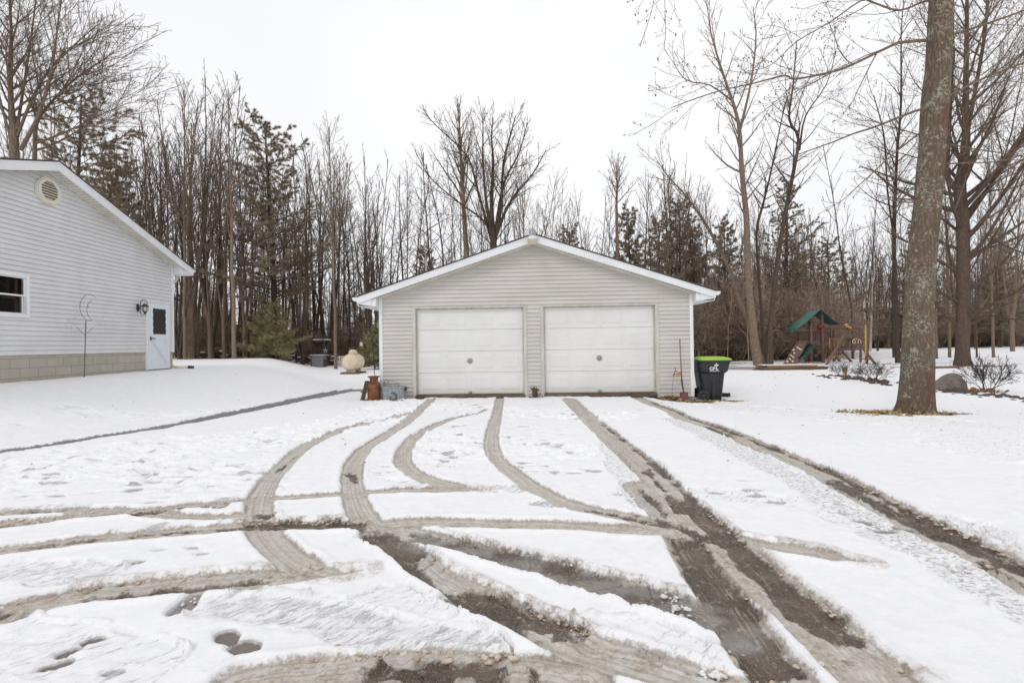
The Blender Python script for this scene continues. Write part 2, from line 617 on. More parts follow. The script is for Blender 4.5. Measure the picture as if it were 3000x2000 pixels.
def smooth_line(P, n=8):
    P = np.array(P, float)
    out = []
    Q = np.vstack([2 * P[0] - P[1], P, 2 * P[-1] - P[-2]])
    for i in range(1, len(Q) - 2):
        for k in range(n):
            t = k / n
            a, b, c, d = Q[i - 1], Q[i], Q[i + 1], Q[i + 2]
            out.append(0.5 * ((2 * b) + (-a + c) * t + (2 * a - 5 * b + 4 * c - d) * t * t + (-a + 3 * b - 3 * c + d) * t ** 3))
    out.append(P[-1])
    return np.array(out)


# name: (ground polyline, half width m, bare strength list, dirt strength)
T1 = GP(zB([(490, 40), (440, 90), (330, 185), (215, 260), (130, 315), (75, 385), (58, 450), (62, 530), (85, 620), (125, 690), (190, 760), (290, 840), (400, 925), (490, 1000), (610, 1075), (760, 1150), (925, 1240), (1150, 1345), (1400, 1440), (1700, 1530), (1950, 1610)]))
T0 = GP(zB([(400, 112), (300, 138), (200, 163), (100, 188), (0, 215)]) + zA([(1740, 262), (1640, 312), (1560, 380), (1490, 450), (1435, 520), (1405, 600), (1400, 690), (1440, 790), (1520, 880), (1640, 960), (1780, 1005)]) + zB([(60, 1000), (120, 985)]))
T2 = GP(zB([(815, 97), (700, 128), (600, 152), (520, 183), (450, 218), (390, 258), (352, 300), (333, 350), (340, 400), (385, 445), (450, 480), (550, 510), (650, 532), (790, 552)]))
T3 = GP(zB([(858, 30), (842, 120), (822, 200), (812, 260), (815, 320), (840, 370), (890, 420), (960, 478), (1050, 540), (1150, 592), (1250, 630), (1400, 670), (1550, 702), (1700, 735), (1845, 775)]))
T4 = GP(zB([(1230, 40), (1290, 100), (1370, 178), (1450, 248), (1540, 325), (1630, 405), (1710, 490), (1790, 580)]) + zC([(0, 660), (100, 740), (200, 820), (300, 910), (450, 1050), (600, 1180), (740, 1300), (850, 1400), (1000, 1540), (1060, 1600)]))
T4b = GP(zB([(1600, 520), (1680, 600), (1760, 690), (1830, 790)]) + zC([(60, 930), (150, 1050), (240, 1180), (330, 1320), (420, 1450), (510, 1560), (560, 1620)]))
T4s = GP(zB([(1425, 250), (1460, 330), (1500, 410), (1550, 500), (1610, 590), (1680, 650)]))
T5 = GP(zB([(1600, 30), (1690, 70), (1790, 105)]) + zC([(0, 140), (120, 178), (240, 222), (380, 285), (520, 345), (660, 405), (790, 465), (920, 535), (1080, 620), (1230, 700), (1400, 785), (1600, 880), (1845, 1010), (2100, 1150)]))
T6 = GP(zC([(-60, 150), (60, 205), (180, 262), (320, 335), (480, 415), (650, 500), (800, 590), (950, 670), (1120, 770), (1300, 870), (1500, 975), (1700, 1080), (1900, 1190)]))
H1 = GP(zA([(-200, 800), (0, 740), (200, 718), (420, 690), (640, 672), (860, 648), (1100, 628), (1300, 605), (1480, 590), (1700, 578)]) + zB([(0, 568), (200, 556), (400, 548), (600, 550), (800, 553)]))
H1b = GP(zA([(-200, 690), (0, 672), (200, 662), (420, 655), (700, 660), (900, 690), (1150, 700), (1300, 690)]))
H2 = GP(zA([(-200, 910), (0, 885), (250, 855), (500, 825), (800, 795), (1100, 768), (1300, 752), (1500, 742), (1750, 742)]) + zB([(60, 738), (300, 728), (600, 728), (900, 738), (1200, 748), (1500, 765), (1845, 788)]) + zC([(200, 815), (400, 845), (600, 875), (800, 905), (1010, 945)]))
H3 = GP(zA([(-300, 1290), (-100, 1250), (100, 1210), (300, 1165), (500, 1125), (750, 1095), (1000, 1068), (1250, 1048), (1500, 1030), (1750, 1015)]) + zB([(0, 1010), (110, 990)]))
H4 = GP(zA([(1300, 1610), (1845, 1545)]) + zB([(100, 1535), (400, 1525), (700, 1535), (1000, 1560), (1300, 1600)]))
WS = GP(zB([(330, 765), (430, 800), (600, 845), (800, 898), (1000, 952), (1200, 1005), (1400, 1062), (1600, 1115), (1845, 1190)]) + zC([(100, 1230), (220, 1290)]))

def ext(P, a=0.0, b=0.0):
    P = list(map(np.array, P))
    if a:
        d = P[0] - P[1]
        P = [P[0] + d / np.linalg.norm(d) * a] + P
    if b:
        d = P[-1] - P[-2]
        P = P + [P[-1] + d / np.linalg.norm(d) * b]
    return np.array(P)


T5, T6, T4, T4b, T1 = ext(T5, 0, 4), ext(T6, 0, 4), ext(T4, 0, 1.5), ext(T4b, 0, 1.5), ext(T1, 0, 2)
H1, H1b, H2, H3 = ext(H1, 3), ext(H1b, 3), ext(H2, 3), ext(H3, 2)
TR = [  # line, half width, bare(start,end fractions list), dirt
    ('T1', T1, 0.115), ('T0', T0, 0.115), ('T2', T2, 0.105), ('T3', T3, 0.105), ('T4', T4, 0.17), ('T4b', T4b, 0.14),
    ('T5', T5, 0.17), ('H1', H1, 0.105), ('H1b', H1b, 0.09), ('H2', H2, 0.105), ('H3', H3, 0.13), ('H4', H4, 0.12), ('WS', WS, 0.11)]
# dark bare stretches: (photo-pixel polyline, half width m)
BARE = [
    (GP(zB([(150, 770), (290, 842), (400, 925)])), 0.12),
    (GP(zB([(600, 1095), (760, 1160), (925, 1240), (1080, 1300)])), 0.10),
    (GP(zB([(800, 1120), (950, 1200), (1100, 1270), (1250, 1330)])), 0.05),
    (GP(zC([(0, 600), (120, 700), (230, 790), (330, 890), (470, 1030), (620, 1160), (760, 1280), (860, 1360), (960, 1450)])), 0.095),
    (GP(zB([(1600, 520), (1680, 600), (1760, 690)])), 0.03),
    (GP(zB([(1830, 790)]) + zC([(60, 930), (150, 1050), (240, 1180), (330, 1320), (420, 1450), (510, 1560), (560, 1620)])), 0.125),
    (GP(zC([(800, 480), (920, 545), (1080, 630), (1230, 705), (1330, 745), (1400, 790), (1600, 870), (1845, 990), (2100, 1120)])), 0.07),
    (GP(zC([(130, 190), (240, 235), (340, 265)])), 0.05),
    (GP(zB([(350, 775), (430, 800), (600, 848), (800, 902), (1000, 955), (1200, 1008), (1400, 1065), (1600, 1120), (1845, 1192)]) + zC([(100, 1232), (220, 1290)])), 0.105),
    (GP(zA([(1320, 690), (1400, 692), (1480, 700)])), 0.11),
    (GP(zA([(1250, 735), (1500, 728), (1750, 735)]) + zB([(60, 740), (160, 752)])), 0.095),
    (GP(zA([(380, 700), (640, 680), (860, 655), (1100, 640), (1300, 640)])), 0.06),
    (GP(zA([(-200, 672), (0, 666), (200, 655), (420, 648)])), 0.035),
    (GP(zB([(1640, 690), (1740, 720), (1845, 760)]) + zC([(100, 800), (260, 830)])), 0.05),
    (GP(zA([(400, 1165), (700, 1130), (1000, 1090), (1300, 1060), (1500, 1040)])), 0.045),
    (GP(zB([(0, 1558), (400, 1540), (700, 1550), (1000, 1590)])), 0.06),
    (GP(zA([(1845, 440)]) + zB([(10, 440), (70, 470), (80, 520)])), 0.05),
    (GP(zA([(1500, 440), (1560, 385), (1620, 340)])), 0.028),
]
def offs(P, o, a=0.0, b=1.0):
    Q = smooth_line(P, 4)
    d = np.gradient(Q, axis=0)
    d /= np.linalg.norm(d, axis=1, keepdims=True) + 1e-9
    Q = Q + np.stack([-d[:, 1], d[:, 0]], 1) * o
    n = len(Q)
    return Q[int(a * n):int(b * n)][::3]


BARE += [(offs(T5, .10, .03, 1), 0.045), (offs(T4, .13, .12, .5), 0.030), (offs(T4, -.02, .30, .5), 0.035), (offs(T1, -.07, .52, .8), 0.035), (offs(H2, .03, .1, .45), .02), (offs(H3, -.03, .15, .8), .022), (offs(T3, .02, .72, 1), .03)]
DIRT = [
    (GP(zB([(420, 880), (560, 950), (760, 1060), (950, 1150), (1150, 1240), (1330, 1300)])), 0.07),
    (GP(zB([(1100, 1320), (1400, 1420), (1700, 1520)])), 0.07),
    (GP(zA([(450, 1080), (700, 1050), (1000, 1010), (1300, 985), (1500, 975)])), 0.11), (GP(zA([(500, 1130), (900, 1090), (1400, 1040), (1845, 1025)])), 0.12),
    (GP(zA([(-200, 1240), (100, 1190), (400, 1120)])), 0.09),
    (GP(zA([(1200, 730), (1400, 720), (1600, 710), (1845, 700)])), 0.08),
    (GP(zA([(200, 710), (420, 685), (700, 660), (1000, 635), (1300, 605)])), 0.06),
    (GP(zC([(0, 720), (150, 800), (260, 870)])), 0.16),
    (GP(zC([(100, 640), (250, 760), (450, 930), (700, 1150), (900, 1330), (1100, 1480), (1300, 1560)])), 0.10),
    (GP(zC([(-60, 880), (0, 960), (80, 1100), (180, 1260), (300, 1420), (420, 1560)])), 0.06),
    (GP(zC([(180, 880), (320, 1050), (480, 1200), (650, 1350), (800, 1480)])), 0.13),
    (GP(zC([(250, 770), (400, 800), (600, 835), (850, 880), (1000, 940)])), 0.07),
    (GP(zC([(150, 185), (300, 262), (450, 315), (600, 390), (760, 455), (900, 520)])), 0.05),
    (GP(zC([(900, 530), (1150, 640), (1400, 750), (1600, 850), (1845, 960)])), 0.16),
    (GP(zB([(0, 1460), (300, 1470), (500, 1500), (900, 1500), (1300, 1530)])), 0.075),
    (GP(zB([(330, 300), (300, 350), (330, 400)])), 0.04),
    (GP(zB([(400, 535), (600, 525), (800, 545)])), 0.06),
    (GP(zB([(0, 560), (400, 540), (800, 550)])), 0.10),
    (GP(zB([(450, 740), (800, 850), (1200, 960), (1500, 1020), (1845, 1110)])), 0.05),
    (GP(zA([(0, 900), (500, 840), (1000, 780)])), 0.06),
    (GP(zA([(600, 790), (720, 790)])), 0.05), (GP(zB([(60, 740), (600, 735), (1200, 755), (1845, 792)])), 0.085),
    (GP(zB([(0, 740), (600, 740), (1400, 775), (1845, 800)])), 0.10),
    (GP(zB([(100, 690), (0, 700)])), 0.08),
]
THIN = [  # polygons drawn as fat lines: thin, speckled snow
    (GP(zA([(0, 985), (300, 1010), (520, 1020)])), 0.13, 0.9),
    (GP(zA([(1200, 1190), (1500, 1200), (1845, 1260)]) + zB([(100, 1330), (400, 1400), (700, 1450)])), 0.17, 1.0),
    (GP(zA([(1300, 1120), (1845, 1180)]) + zB([(300, 1130), (520, 1200)])), 0.10, 0.75),
    (GP(zA([(0, 1360), (300, 1420), (700, 1520)])), 0.22, 0.7),
    (GP(zB([(1380, 1340), (1600, 1330), (1845, 1400)])), 0.12, 0.62),
    (GP(zC([(0, 1400), (200, 1480)])), 0.12, 0.7),
    (T6, 0.19, 0.95),
    (T4s, 0.10, 0.85),
    (GP(zC([(100, 560), (400, 590), (700, 640), (900, 720), (1100, 760)])), 0.14, 0.7),
    (GP(zB([(200, 480), (420, 515)])), 0.06, 0.8),
    (GP(zB([(1050, 625), (1200, 635)])), 0.05, 1.3),
    (GP(zB([(1340, 585), (1480, 575)])), 0.045, 1.3),
    (GP(zB([(850, 530), (1000, 548)])), 0.04, 1.1),
    (GP(zA([(0, 655), (450, 640)])), 0.08, 0.9),
    (GP(zA([(0, 500), (400, 440), (800, 420), (1200, 470)])), 0.55, 0.52),
    (GP(zA([(200, 380), (900, 310), (1400, 260)]) + zB([(100, 160), (300, 90)])), 0.9, 0.48),
    (GP(zB([(500, 250), (600, 350), (900, 300), (1200, 330)])), 0.55, 0.44), (GP(zB([(300, 60), (900, 110), (1400, 130)])), 0.8, 0.42),
    (GP(zC([(300, 60), (900, 110), (1500, 180), (1845, 330)])), 1.0, 0.62),
    (GP(zC([(1000, 90), (1300, 130), (1600, 170)])), 0.5, 0.7),
    (GP(zA([(400, 170), (800, 150), (1300, 90)])), 0.35, 0.4),
    (GP(zC([(1300, 700), (1500, 740), (1700, 830), (1900, 900)])), 0.20, 0.9),
]
FEET = [  # px, py (photo), half length m, half width m, angle deg, depth 1 = bare
    (zA([(745, 945)])[0], 0.050, 0.045, 0, 1), (zA([(868, 876)])[0], 0.05, 0.03, 10, 1), (zA([(1040, 865)])[0], 0.06, 0.035, -25, .7), (zA([(1095, 895)])[0], 0.05, 0.045, -25, .7),
    (zA([(1000, 1175)])[0], 0.06, 0.13, 0, 1), (zA([(505, 1362)])[0], 0.055, 0.035, 15, 1.2), (zA([(370, 1425)])[0], 0.05, 0.04, 30, 1.1), (zA([(300, 1495)])[0], 0.06, 0.04, 30, 1.2),
    (zA([(1225, 1360)])[0], 0.075, 0.055, -30, 1.2), (zA([(1330, 1415)])[0], 0.09, 0.06, -25, 1.2), (zA([(850, 750)])[0], 0.08, 0.10, 20, .7), (zA([(850, 610)])[0], 0.12, 0.05, 0, .7), (zA([(720, 540)])[0], 0.1, 0.09, 20, .9),
    (zB([(985, 195)])[0], 0.12, 0.08, 0, .8), (zB([(745, 280)])[0], 0.13, 0.06, 0, .8),
    (zC([(375, 545)])[0], 0.09, 0.06, 0, .8), (zC([(400, 573)])[0], 0.09, 0.05, 0, .8), (zC([(840, 662)])[0], 0.08, 0.04, -10, 1), (zC([(975, 712)])[0], 0.08, 0.05, -10, 1), (zC([(1090, 760)])[0], 0.09, 0.05, -10, 1), (zC([(1195, 748)])[0], 0.08, 0.05, -10, 1),
    (zC([(330, 495)])[0], 0.08, 0.04, 0, .8), (zC([(175, 555)])[0], 0.09, 0.05, 0, .9), (zC([(500, 605)])[0], 0.1, 0.05, 0, .8), (zA([(620, 1545)])[0], 0.05, 0.03, 0, .9),
]
_rf = random.Random(3)
for _x0, _x1, _y0, _y1, _n in ((430, 640, 320, 420, 22), (1050, 1280, 280, 340, 12), (940, 1420, 390, 460, 18), (850, 1200, 180, 270, 14), (480, 740, 180, 260, 12), (900, 1350, 40, 160, 26), (880, 1300, 60, 300, 20), (500, 800, 40, 120, 12), (150, 300, 230, 500, 8), (560, 800, 150, 320, 12), (1280, 1700, 30, 120, 10)):
    for _ in range(_n):
        FEET.append((zB([(_rf.uniform(_x0, _x1), _rf.uniform(_y0, _y1))])[0], _rf.uniform(.05, .12), _rf.uniform(.03, .06), _rf.uniform(-30, 30), _rf.uniform(.5, .9)))
for _ in range(170):
    FEET.append((zA([(_rf.uniform(0, 1500), _rf.uniform(230, 600))])[0], _rf.uniform(.04, .2), _rf.uniform(.02, .045), _rf.uniform(-5, 25), _rf.uniform(.3, .85)))

PATH0 = GP([(-260, 1388), (0, 1327)] + zA([(200, 298), (520, 248), (800, 205), (1150, 140), (1450, 78), (1800, 8)]) + [(1066, 1141)])


def pdist(X, Y, P, n=6):
    """distance to a smoothed polyline, with side and running length"""
    Q = smooth_line(P, n) if n > 1 else P
    best = np.full(X.shape, 1e9)
    side = np.zeros(X.shape)
    along = np.zeros(X.shape)
    L = 0.0
    for i in range(len(Q) - 1):
        ax, ay = Q[i]
        dx, dy = Q[i + 1] - Q[i]
        l2 = dx * dx + dy * dy
        if l2 < 1e-9:
            continue
        t = np.clip(((X - ax) * dx + (Y - ay) * dy) / l2, 0, 1)
        ex, ey = X - ax - t * dx, Y - ay - t * dy
        d = np.sqrt(ex * ex + ey * ey)
        k = d < best
        best = np.where(k, d, best)
        side = np.where(k, np.sign(dx * ey - dy * ex) * d, side)
        l = math.sqrt(l2)
        along = np.where(k, L + t * l, along)
        L += l
    return best, side, along


GAR_D = 12.13     # garage front: Y = GAR_D - 0.028 X
GX0, GX1 = -3.336, 4.484


def garage_front(X):
    return GAR_D - 0.028 * X


def make_ground():
    rows = np.concatenate([np.geomspace(3.75, 17.0, 620), np.geomspace(17.0, 1200, 131)[1:]])   # distance from (0,-3)
    u = np.linspace(-1, 1, 1321)
    t = 0.62 * u + 1.9 * u ** 3 * np.abs(u) ** 0.3 + 0.0
    Yr, T = np.meshgrid(rows, t, indexing='ij')
    X = T * Yr
    Y = Yr - 3.0
    X = X + 0.0
    nr, nc = X.shape
    x = X.ravel()
    y = Y.ravel()
    N = len(x)
    z = gz(x, y)
    near = (y < 15.5) & (np.abs(x) < 14)
    idx = np.where(near)[0]
    xn, yn = x[idx], y[idx]
    wob = (fbm(xn * 3.0, yn * 3.0, 3, 11) - 0.5)
    wob2 = (fbm(xn * 14.0, yn * 14.0, 3, 12) - 0.5)
    mt = np.full(len(idx), -1.0)
    cross = np.zeros(len(idx))
    along = np.zeros(len(idx))
    ridge = np.zeros(len(idx))
    for nm, P, hw in TR:
        bx0, bx1, by0, by1 = P[:, 0].min() - 1, P[:, 0].max() + 1, P[:, 1].min() - 1, P[:, 1].max() + 1
        s = np.where((xn > bx0) & (xn < bx1) & (yn > by0) & (yn < by1))[0]
        d, sd, al = pdist(xn[s], yn[s], P)
        if nm in ('T0', 'T2', 'H1', 'H2', 'H3'):
            hw = hw * np.clip((al.max() - al) / (.22 if nm == 'H2' else .5) + .12, 0, 1)
        f = hw - d + wob[s] * 0.035 + wob2[s] * 0.012
        k = f > mt[s]
        mt[s] = np.where(k, f, mt[s])
        cross[s] = np.where(k, sd, cross[s])
        along[s] = np.where(k, al, along[s])
    guide = np.zeros(len(idx))
    for P, hw in ((T6, .22), (T4s, .11)):
        d, sd, al = pdist(xn, yn, P)
        k = (d < hw + .03) & (mt < -0.02)
        cross = np.where(k, sd, cross)
        along = np.where(k, al, along)
        guide = np.where(k, 1.0, guide)
    d, sd, al = pdist(xn, yn, WS)
    mw = ss((0.20 - d) / .06) * (1 - ss((al - 2.0) / .7) * .0)
    mb = np.full(len(idx), -1.0)
    for P, hw in BARE:
        s = np.where((xn > P[:, 0].min() - 1) & (xn < P[:, 0].max() + 1) & (yn > P[:, 1].min() - 1) & (yn < P[:, 1].max() + 1))[0]
        d, sd, al = pdist(xn[s], yn[s], P)
        endt = np.minimum(al, al.max() - al)
        mb[s] = np.maximum(mb[s], np.minimum(hw - d, hw * .2 + endt * .35 - .03) + wob[s] * 0.10 + wob2[s] * 0.07)
    md = np.zeros(len(idx))
    for P, hw in DIRT:
        s = np.where((xn > P[:, 0].min() - 1) & (xn < P[:, 0].max() + 1) & (yn > P[:, 1].min() - 1) & (yn < P[:, 1].max() + 1))[0]
        d, sd, al = pdist(xn[s], yn[s], P)
        md[s] = np.maximum(md[s], ss((hw * 1.1 - d + wob[s] * 0.08 + wob2[s] * 0.04) / (hw * 1.0)) * .9)
    for nm, P, hw in TR:
        w_ = {'T4': .62, 'T4b': .6, 'T5': .55, 'H1': .75, 'H1b': .6, 'H2': .7, 'H3': .8, 'H4': .8, 'T1': .42, 'T0': .38, 'T2': .30, 'T3': .34}.get(nm, 0)
        if w_:
            d, sd, al = pdist(xn, yn, P)
            md = np.maximum(md, w_ * ss((hw * 1.12 - d + wob2 * .03) / .03))
    mth = np.zeros(len(idx))
    for P, hw, am in THIN:
        s = np.where((xn > P[:, 0].min() - 2) & (xn < P[:, 0].max() + 2) & (yn > P[:, 1].min() - 2) & (yn < P[:, 1].max() + 2))[0]
        d, sd, al = pdist(xn[s], yn[s], P)
        mth[s] = np.maximum(mth[s], am * ss((hw * 1.15 - d + wob[s] * 0.2) / (hw * 0.45)))
    ft = np.zeros(len(idx))
    for (px, py), hl, hw, an, dep in FEET:
        fx, fy = gp(px, py)
        s = np.where((np.abs(xn - fx) < .5) & (np.abs(yn - fy) < .5))[0]
        ca, sa = math.cos(R(an)), math.sin(R(an))
        ex = (xn[s] - fx) * ca + (yn[s] - fy) * sa
        ey = -(xn[s] - fx) * sa + (yn[s] - fy) * ca
        rr = np.sqrt((ex / hl) ** 2 + (ey / hw) ** 2) + wob2[s] * 0.5
        ft[s] = np.maximum(ft[s], dep * ss((1.15 - rr) / 0.35))
    pitn = fbm(xn * 5.5, yn * 12, 4, 71)
    lumpy = ss((mth - .27) / .1) * ss((.62 - mth) / .1)
    pit = ss((.425 - pitn) / .06) * lumpy
    ft = np.maximum(ft, pit * .5)  # pits take the print grey as well: their shade is painted in
    # walkway
    d, sd, al = pdist(xn, yn, PATH0)
    hwp = 0.20 + 0.16 * ss((al - 1.5) / 6) + 0.10 * wob
    mp = hwp - d + wob * 0.10 + wob2 * 0.04
    # leaf litter along the garage, at the bin and the big tree
    me_ = np.full(len(idx), -1.0)
    gf = garage_front(xn)
    dg = np.where((xn > GX0 - .35) & (xn < GX1 + .1), gf - yn, 1.0)
    wg = np.where(xn < -2.2, 0.30, np.where(xn > 3.3, 0.42, np.where(xn > 1.9, 0.22, 0.07)))
    me_ = np.maximum(me_, wg - np.abs(dg) + wob * 0.25 + wob2 * 0.12)
    for cx, cy, rx, ry in ((4.05, 11.6, .75, .42), (5.2, 12.05, .6, .25), (7.95, 9.5, .85, .55)):
        rr = np.sqrt(((xn - cx) / rx) ** 2 + ((yn - cy) / ry) ** 2)
        me_ = np.maximum(me_, (1 - rr) * ry + wob * 0.35 + wob2 * 0.15)

    def full(a, v):
        o = np.full(N, v, dtype=np.float32)
        o[idx] = a
        return o
    f_t, f_b, f_d, f_h = full(mt, -1), full(mb, -1), full(md, 0), full(mth, 0)
    f_p, f_e, f_f = full(mp, -1), full(me_, -1), full(ft, 0)
    f_c, f_a = full(cross, 0), full(along, 0)
    f_g, f_w = full(guide, 0), full(mw, 0)
    f_l = full(lumpy, 0)
    # far: bare patches at the wood's edge and in the wood
    far = y >= 15.5
    n1 = fbm(x * 0.55, y * 0.55, 4, 31)
    n2 = fbm(x * 0.12, y * 0.12, 2, 32)
    edge = np.where(x < 3, 27.5, np.where(x > 30, 56, 27.5 + (x - 3) * 1.05))
    litter = ss((y - edge + 1.5) / 5) * 0.72
    f_h = np.maximum(f_h, np.where(far, 0.30 * ss((n2 - .45) / .2) * (x > 4), 0))
    f_e = np.where(far, np.maximum(f_e, (n1 - 0.60 + 0.11 * ss((y - edge) / 10)) * litter * 1.2 - 0.25 * (1 - ss((y - edge + 1.5) / 4))), f_e)
    for cx, cy, rx, ry in ((14.3, 32.5, 5.5, 0.8), (12.5, 29.2, 2.2, .5), (21.5, 24.7, 1.6, .9), (12.0, 27.0, 2.6, .35), (14.0, 36.5, 5.0, 1.3), (24, 29, 4.5, .35)):
        rr = np.sqrt(((x - cx) / rx) ** 2 + ((y - cy) / ry) ** 2)
        f_e = np.maximum(f_e, np.where(far, (1 - rr) * 0.25 + (n1 - .5) * 0.5, -1))
    # ---- heights
    inside = ss(f_t / 0.03 + 0.5)
    barei = ss(f_b / 0.03 + 0.5)
    pathi = ss(f_p / 0.03 + 0.5)
    snowd = np.where(y < 15.5, 0.040, 0.03)
    depth = snowd * (1 - np.maximum(np.maximum(inside * 0.72, barei), np.maximum(pathi, np.clip(f_f, 0, 1) * .85)))
    depth = depth * (1 - 0.45 * np.clip(f_h, 0, 1)) * (1 - 0.7 * ss(f_e / 0.1 + 0.4))
    berm = 0.012 * np.exp(-((f_t + 0.03) / 0.03) ** 2) * (f_t > -0.3) + 0.010 * np.exp(-((f_b + 0.02) / 0.03) ** 2) * (f_b > -0.3) * (f_t > -0.05)
    lump = (fbm(x * 5, y * 5, 3, 41) - .5) * 0.016 + (fbm(x * 22, y * 22, 2, 42) - .5) * 0.006
    rough = (fbm(x * 11, y * 22, 3, 43) - .5) * 0.030 * np.clip(f_h, 0, 1) + (fbm(x * 5.5, y * 12, 4, 71) - .5) * .13 * f_l
    slushy = (fbm(x * 24, y * 24, 3, 44) - .45) * 0.014 * np.clip(f_d, 0, 1)
    slushy = slushy + (fbm(x * 40, y * 40, 2, 46) - .5) * .012 * barei
    tread = 0.0025 * np.sin(f_c * 150.0) * inside
    fade = ss((16 - y) / 3)
    z2 = z + depth + (berm + lump + rough + slushy + tread) * np.where(fade > 0, fade, 0) + (fbm(x * .8, y * .8, 3, 45) - .5) * 0.03
    V = np.stack([x, y, z2], 1)
    i, j = np.meshgrid(np.arange(nr - 1), np.arange(nc - 1), indexing='ij')
    a = (i * nc + j).ravel()
    Fq = np.stack([a, a + 1, a + 1 + nc, a + nc], 1)
    cx = (x[a] + x[a + nc + 1]) / 2
    cy = (y[a] + y[a + nc + 1]) / 2
    # the drive: between the walkway and the right-hand track, up to the garage door
    pr = np.interp(cy, *(lambda P: (P[:, 1][np.argsort(P[:, 1])], P[:, 0][np.argsort(P[:, 1])]))(T5)) + 0.24
    pl = np.interp(cy, *(lambda P: (P[:, 1][np.argsort(P[:, 1])], P[:, 0][np.argsort(P[:, 1])]))(PATH0)) + 0.30
    drive = (cx < pr) & (cx > np.where(cy < PATH0[:, 1].min(), -9.5, pl)) & (cy < garage_front(cx) - 0.12) & (cx > -9.5) & (cx < 9.0)
    gm = snow_material()
    for nm, sel in (('ground', ~drive), ('driveway', drive)):
        Fs = Fq[sel]
        used = np.unique(Fs)
        rm = np.full(N, -1, dtype=np.int64)
        rm[used] = np.arange(len(used))
        o = np_obj(nm, V[used], rm[Fs], gm)
        for an, arr in (('f_t', f_t), ('f_b', f_b), ('f_d', f_d), ('f_h', f_h), ('f_p', f_p), ('f_e', f_e), ('f_f', f_f), ('f_c', f_c), ('f_a', f_a), ('f_g', f_g), ('f_w', f_w)):
            at = o.data.attributes.new(an, 'FLOAT', 'POINT')
            at.data.foreach_set('value', np.ascontiguousarray(arr[used], dtype=np.float32))
        o['kind'] = 'structure'
        o['label'] = {'ground': 'snow covered lawn and woodland floor around the garage', 'driveway': 'snowy driveway crossed by slushy tyre tracks'}[nm]


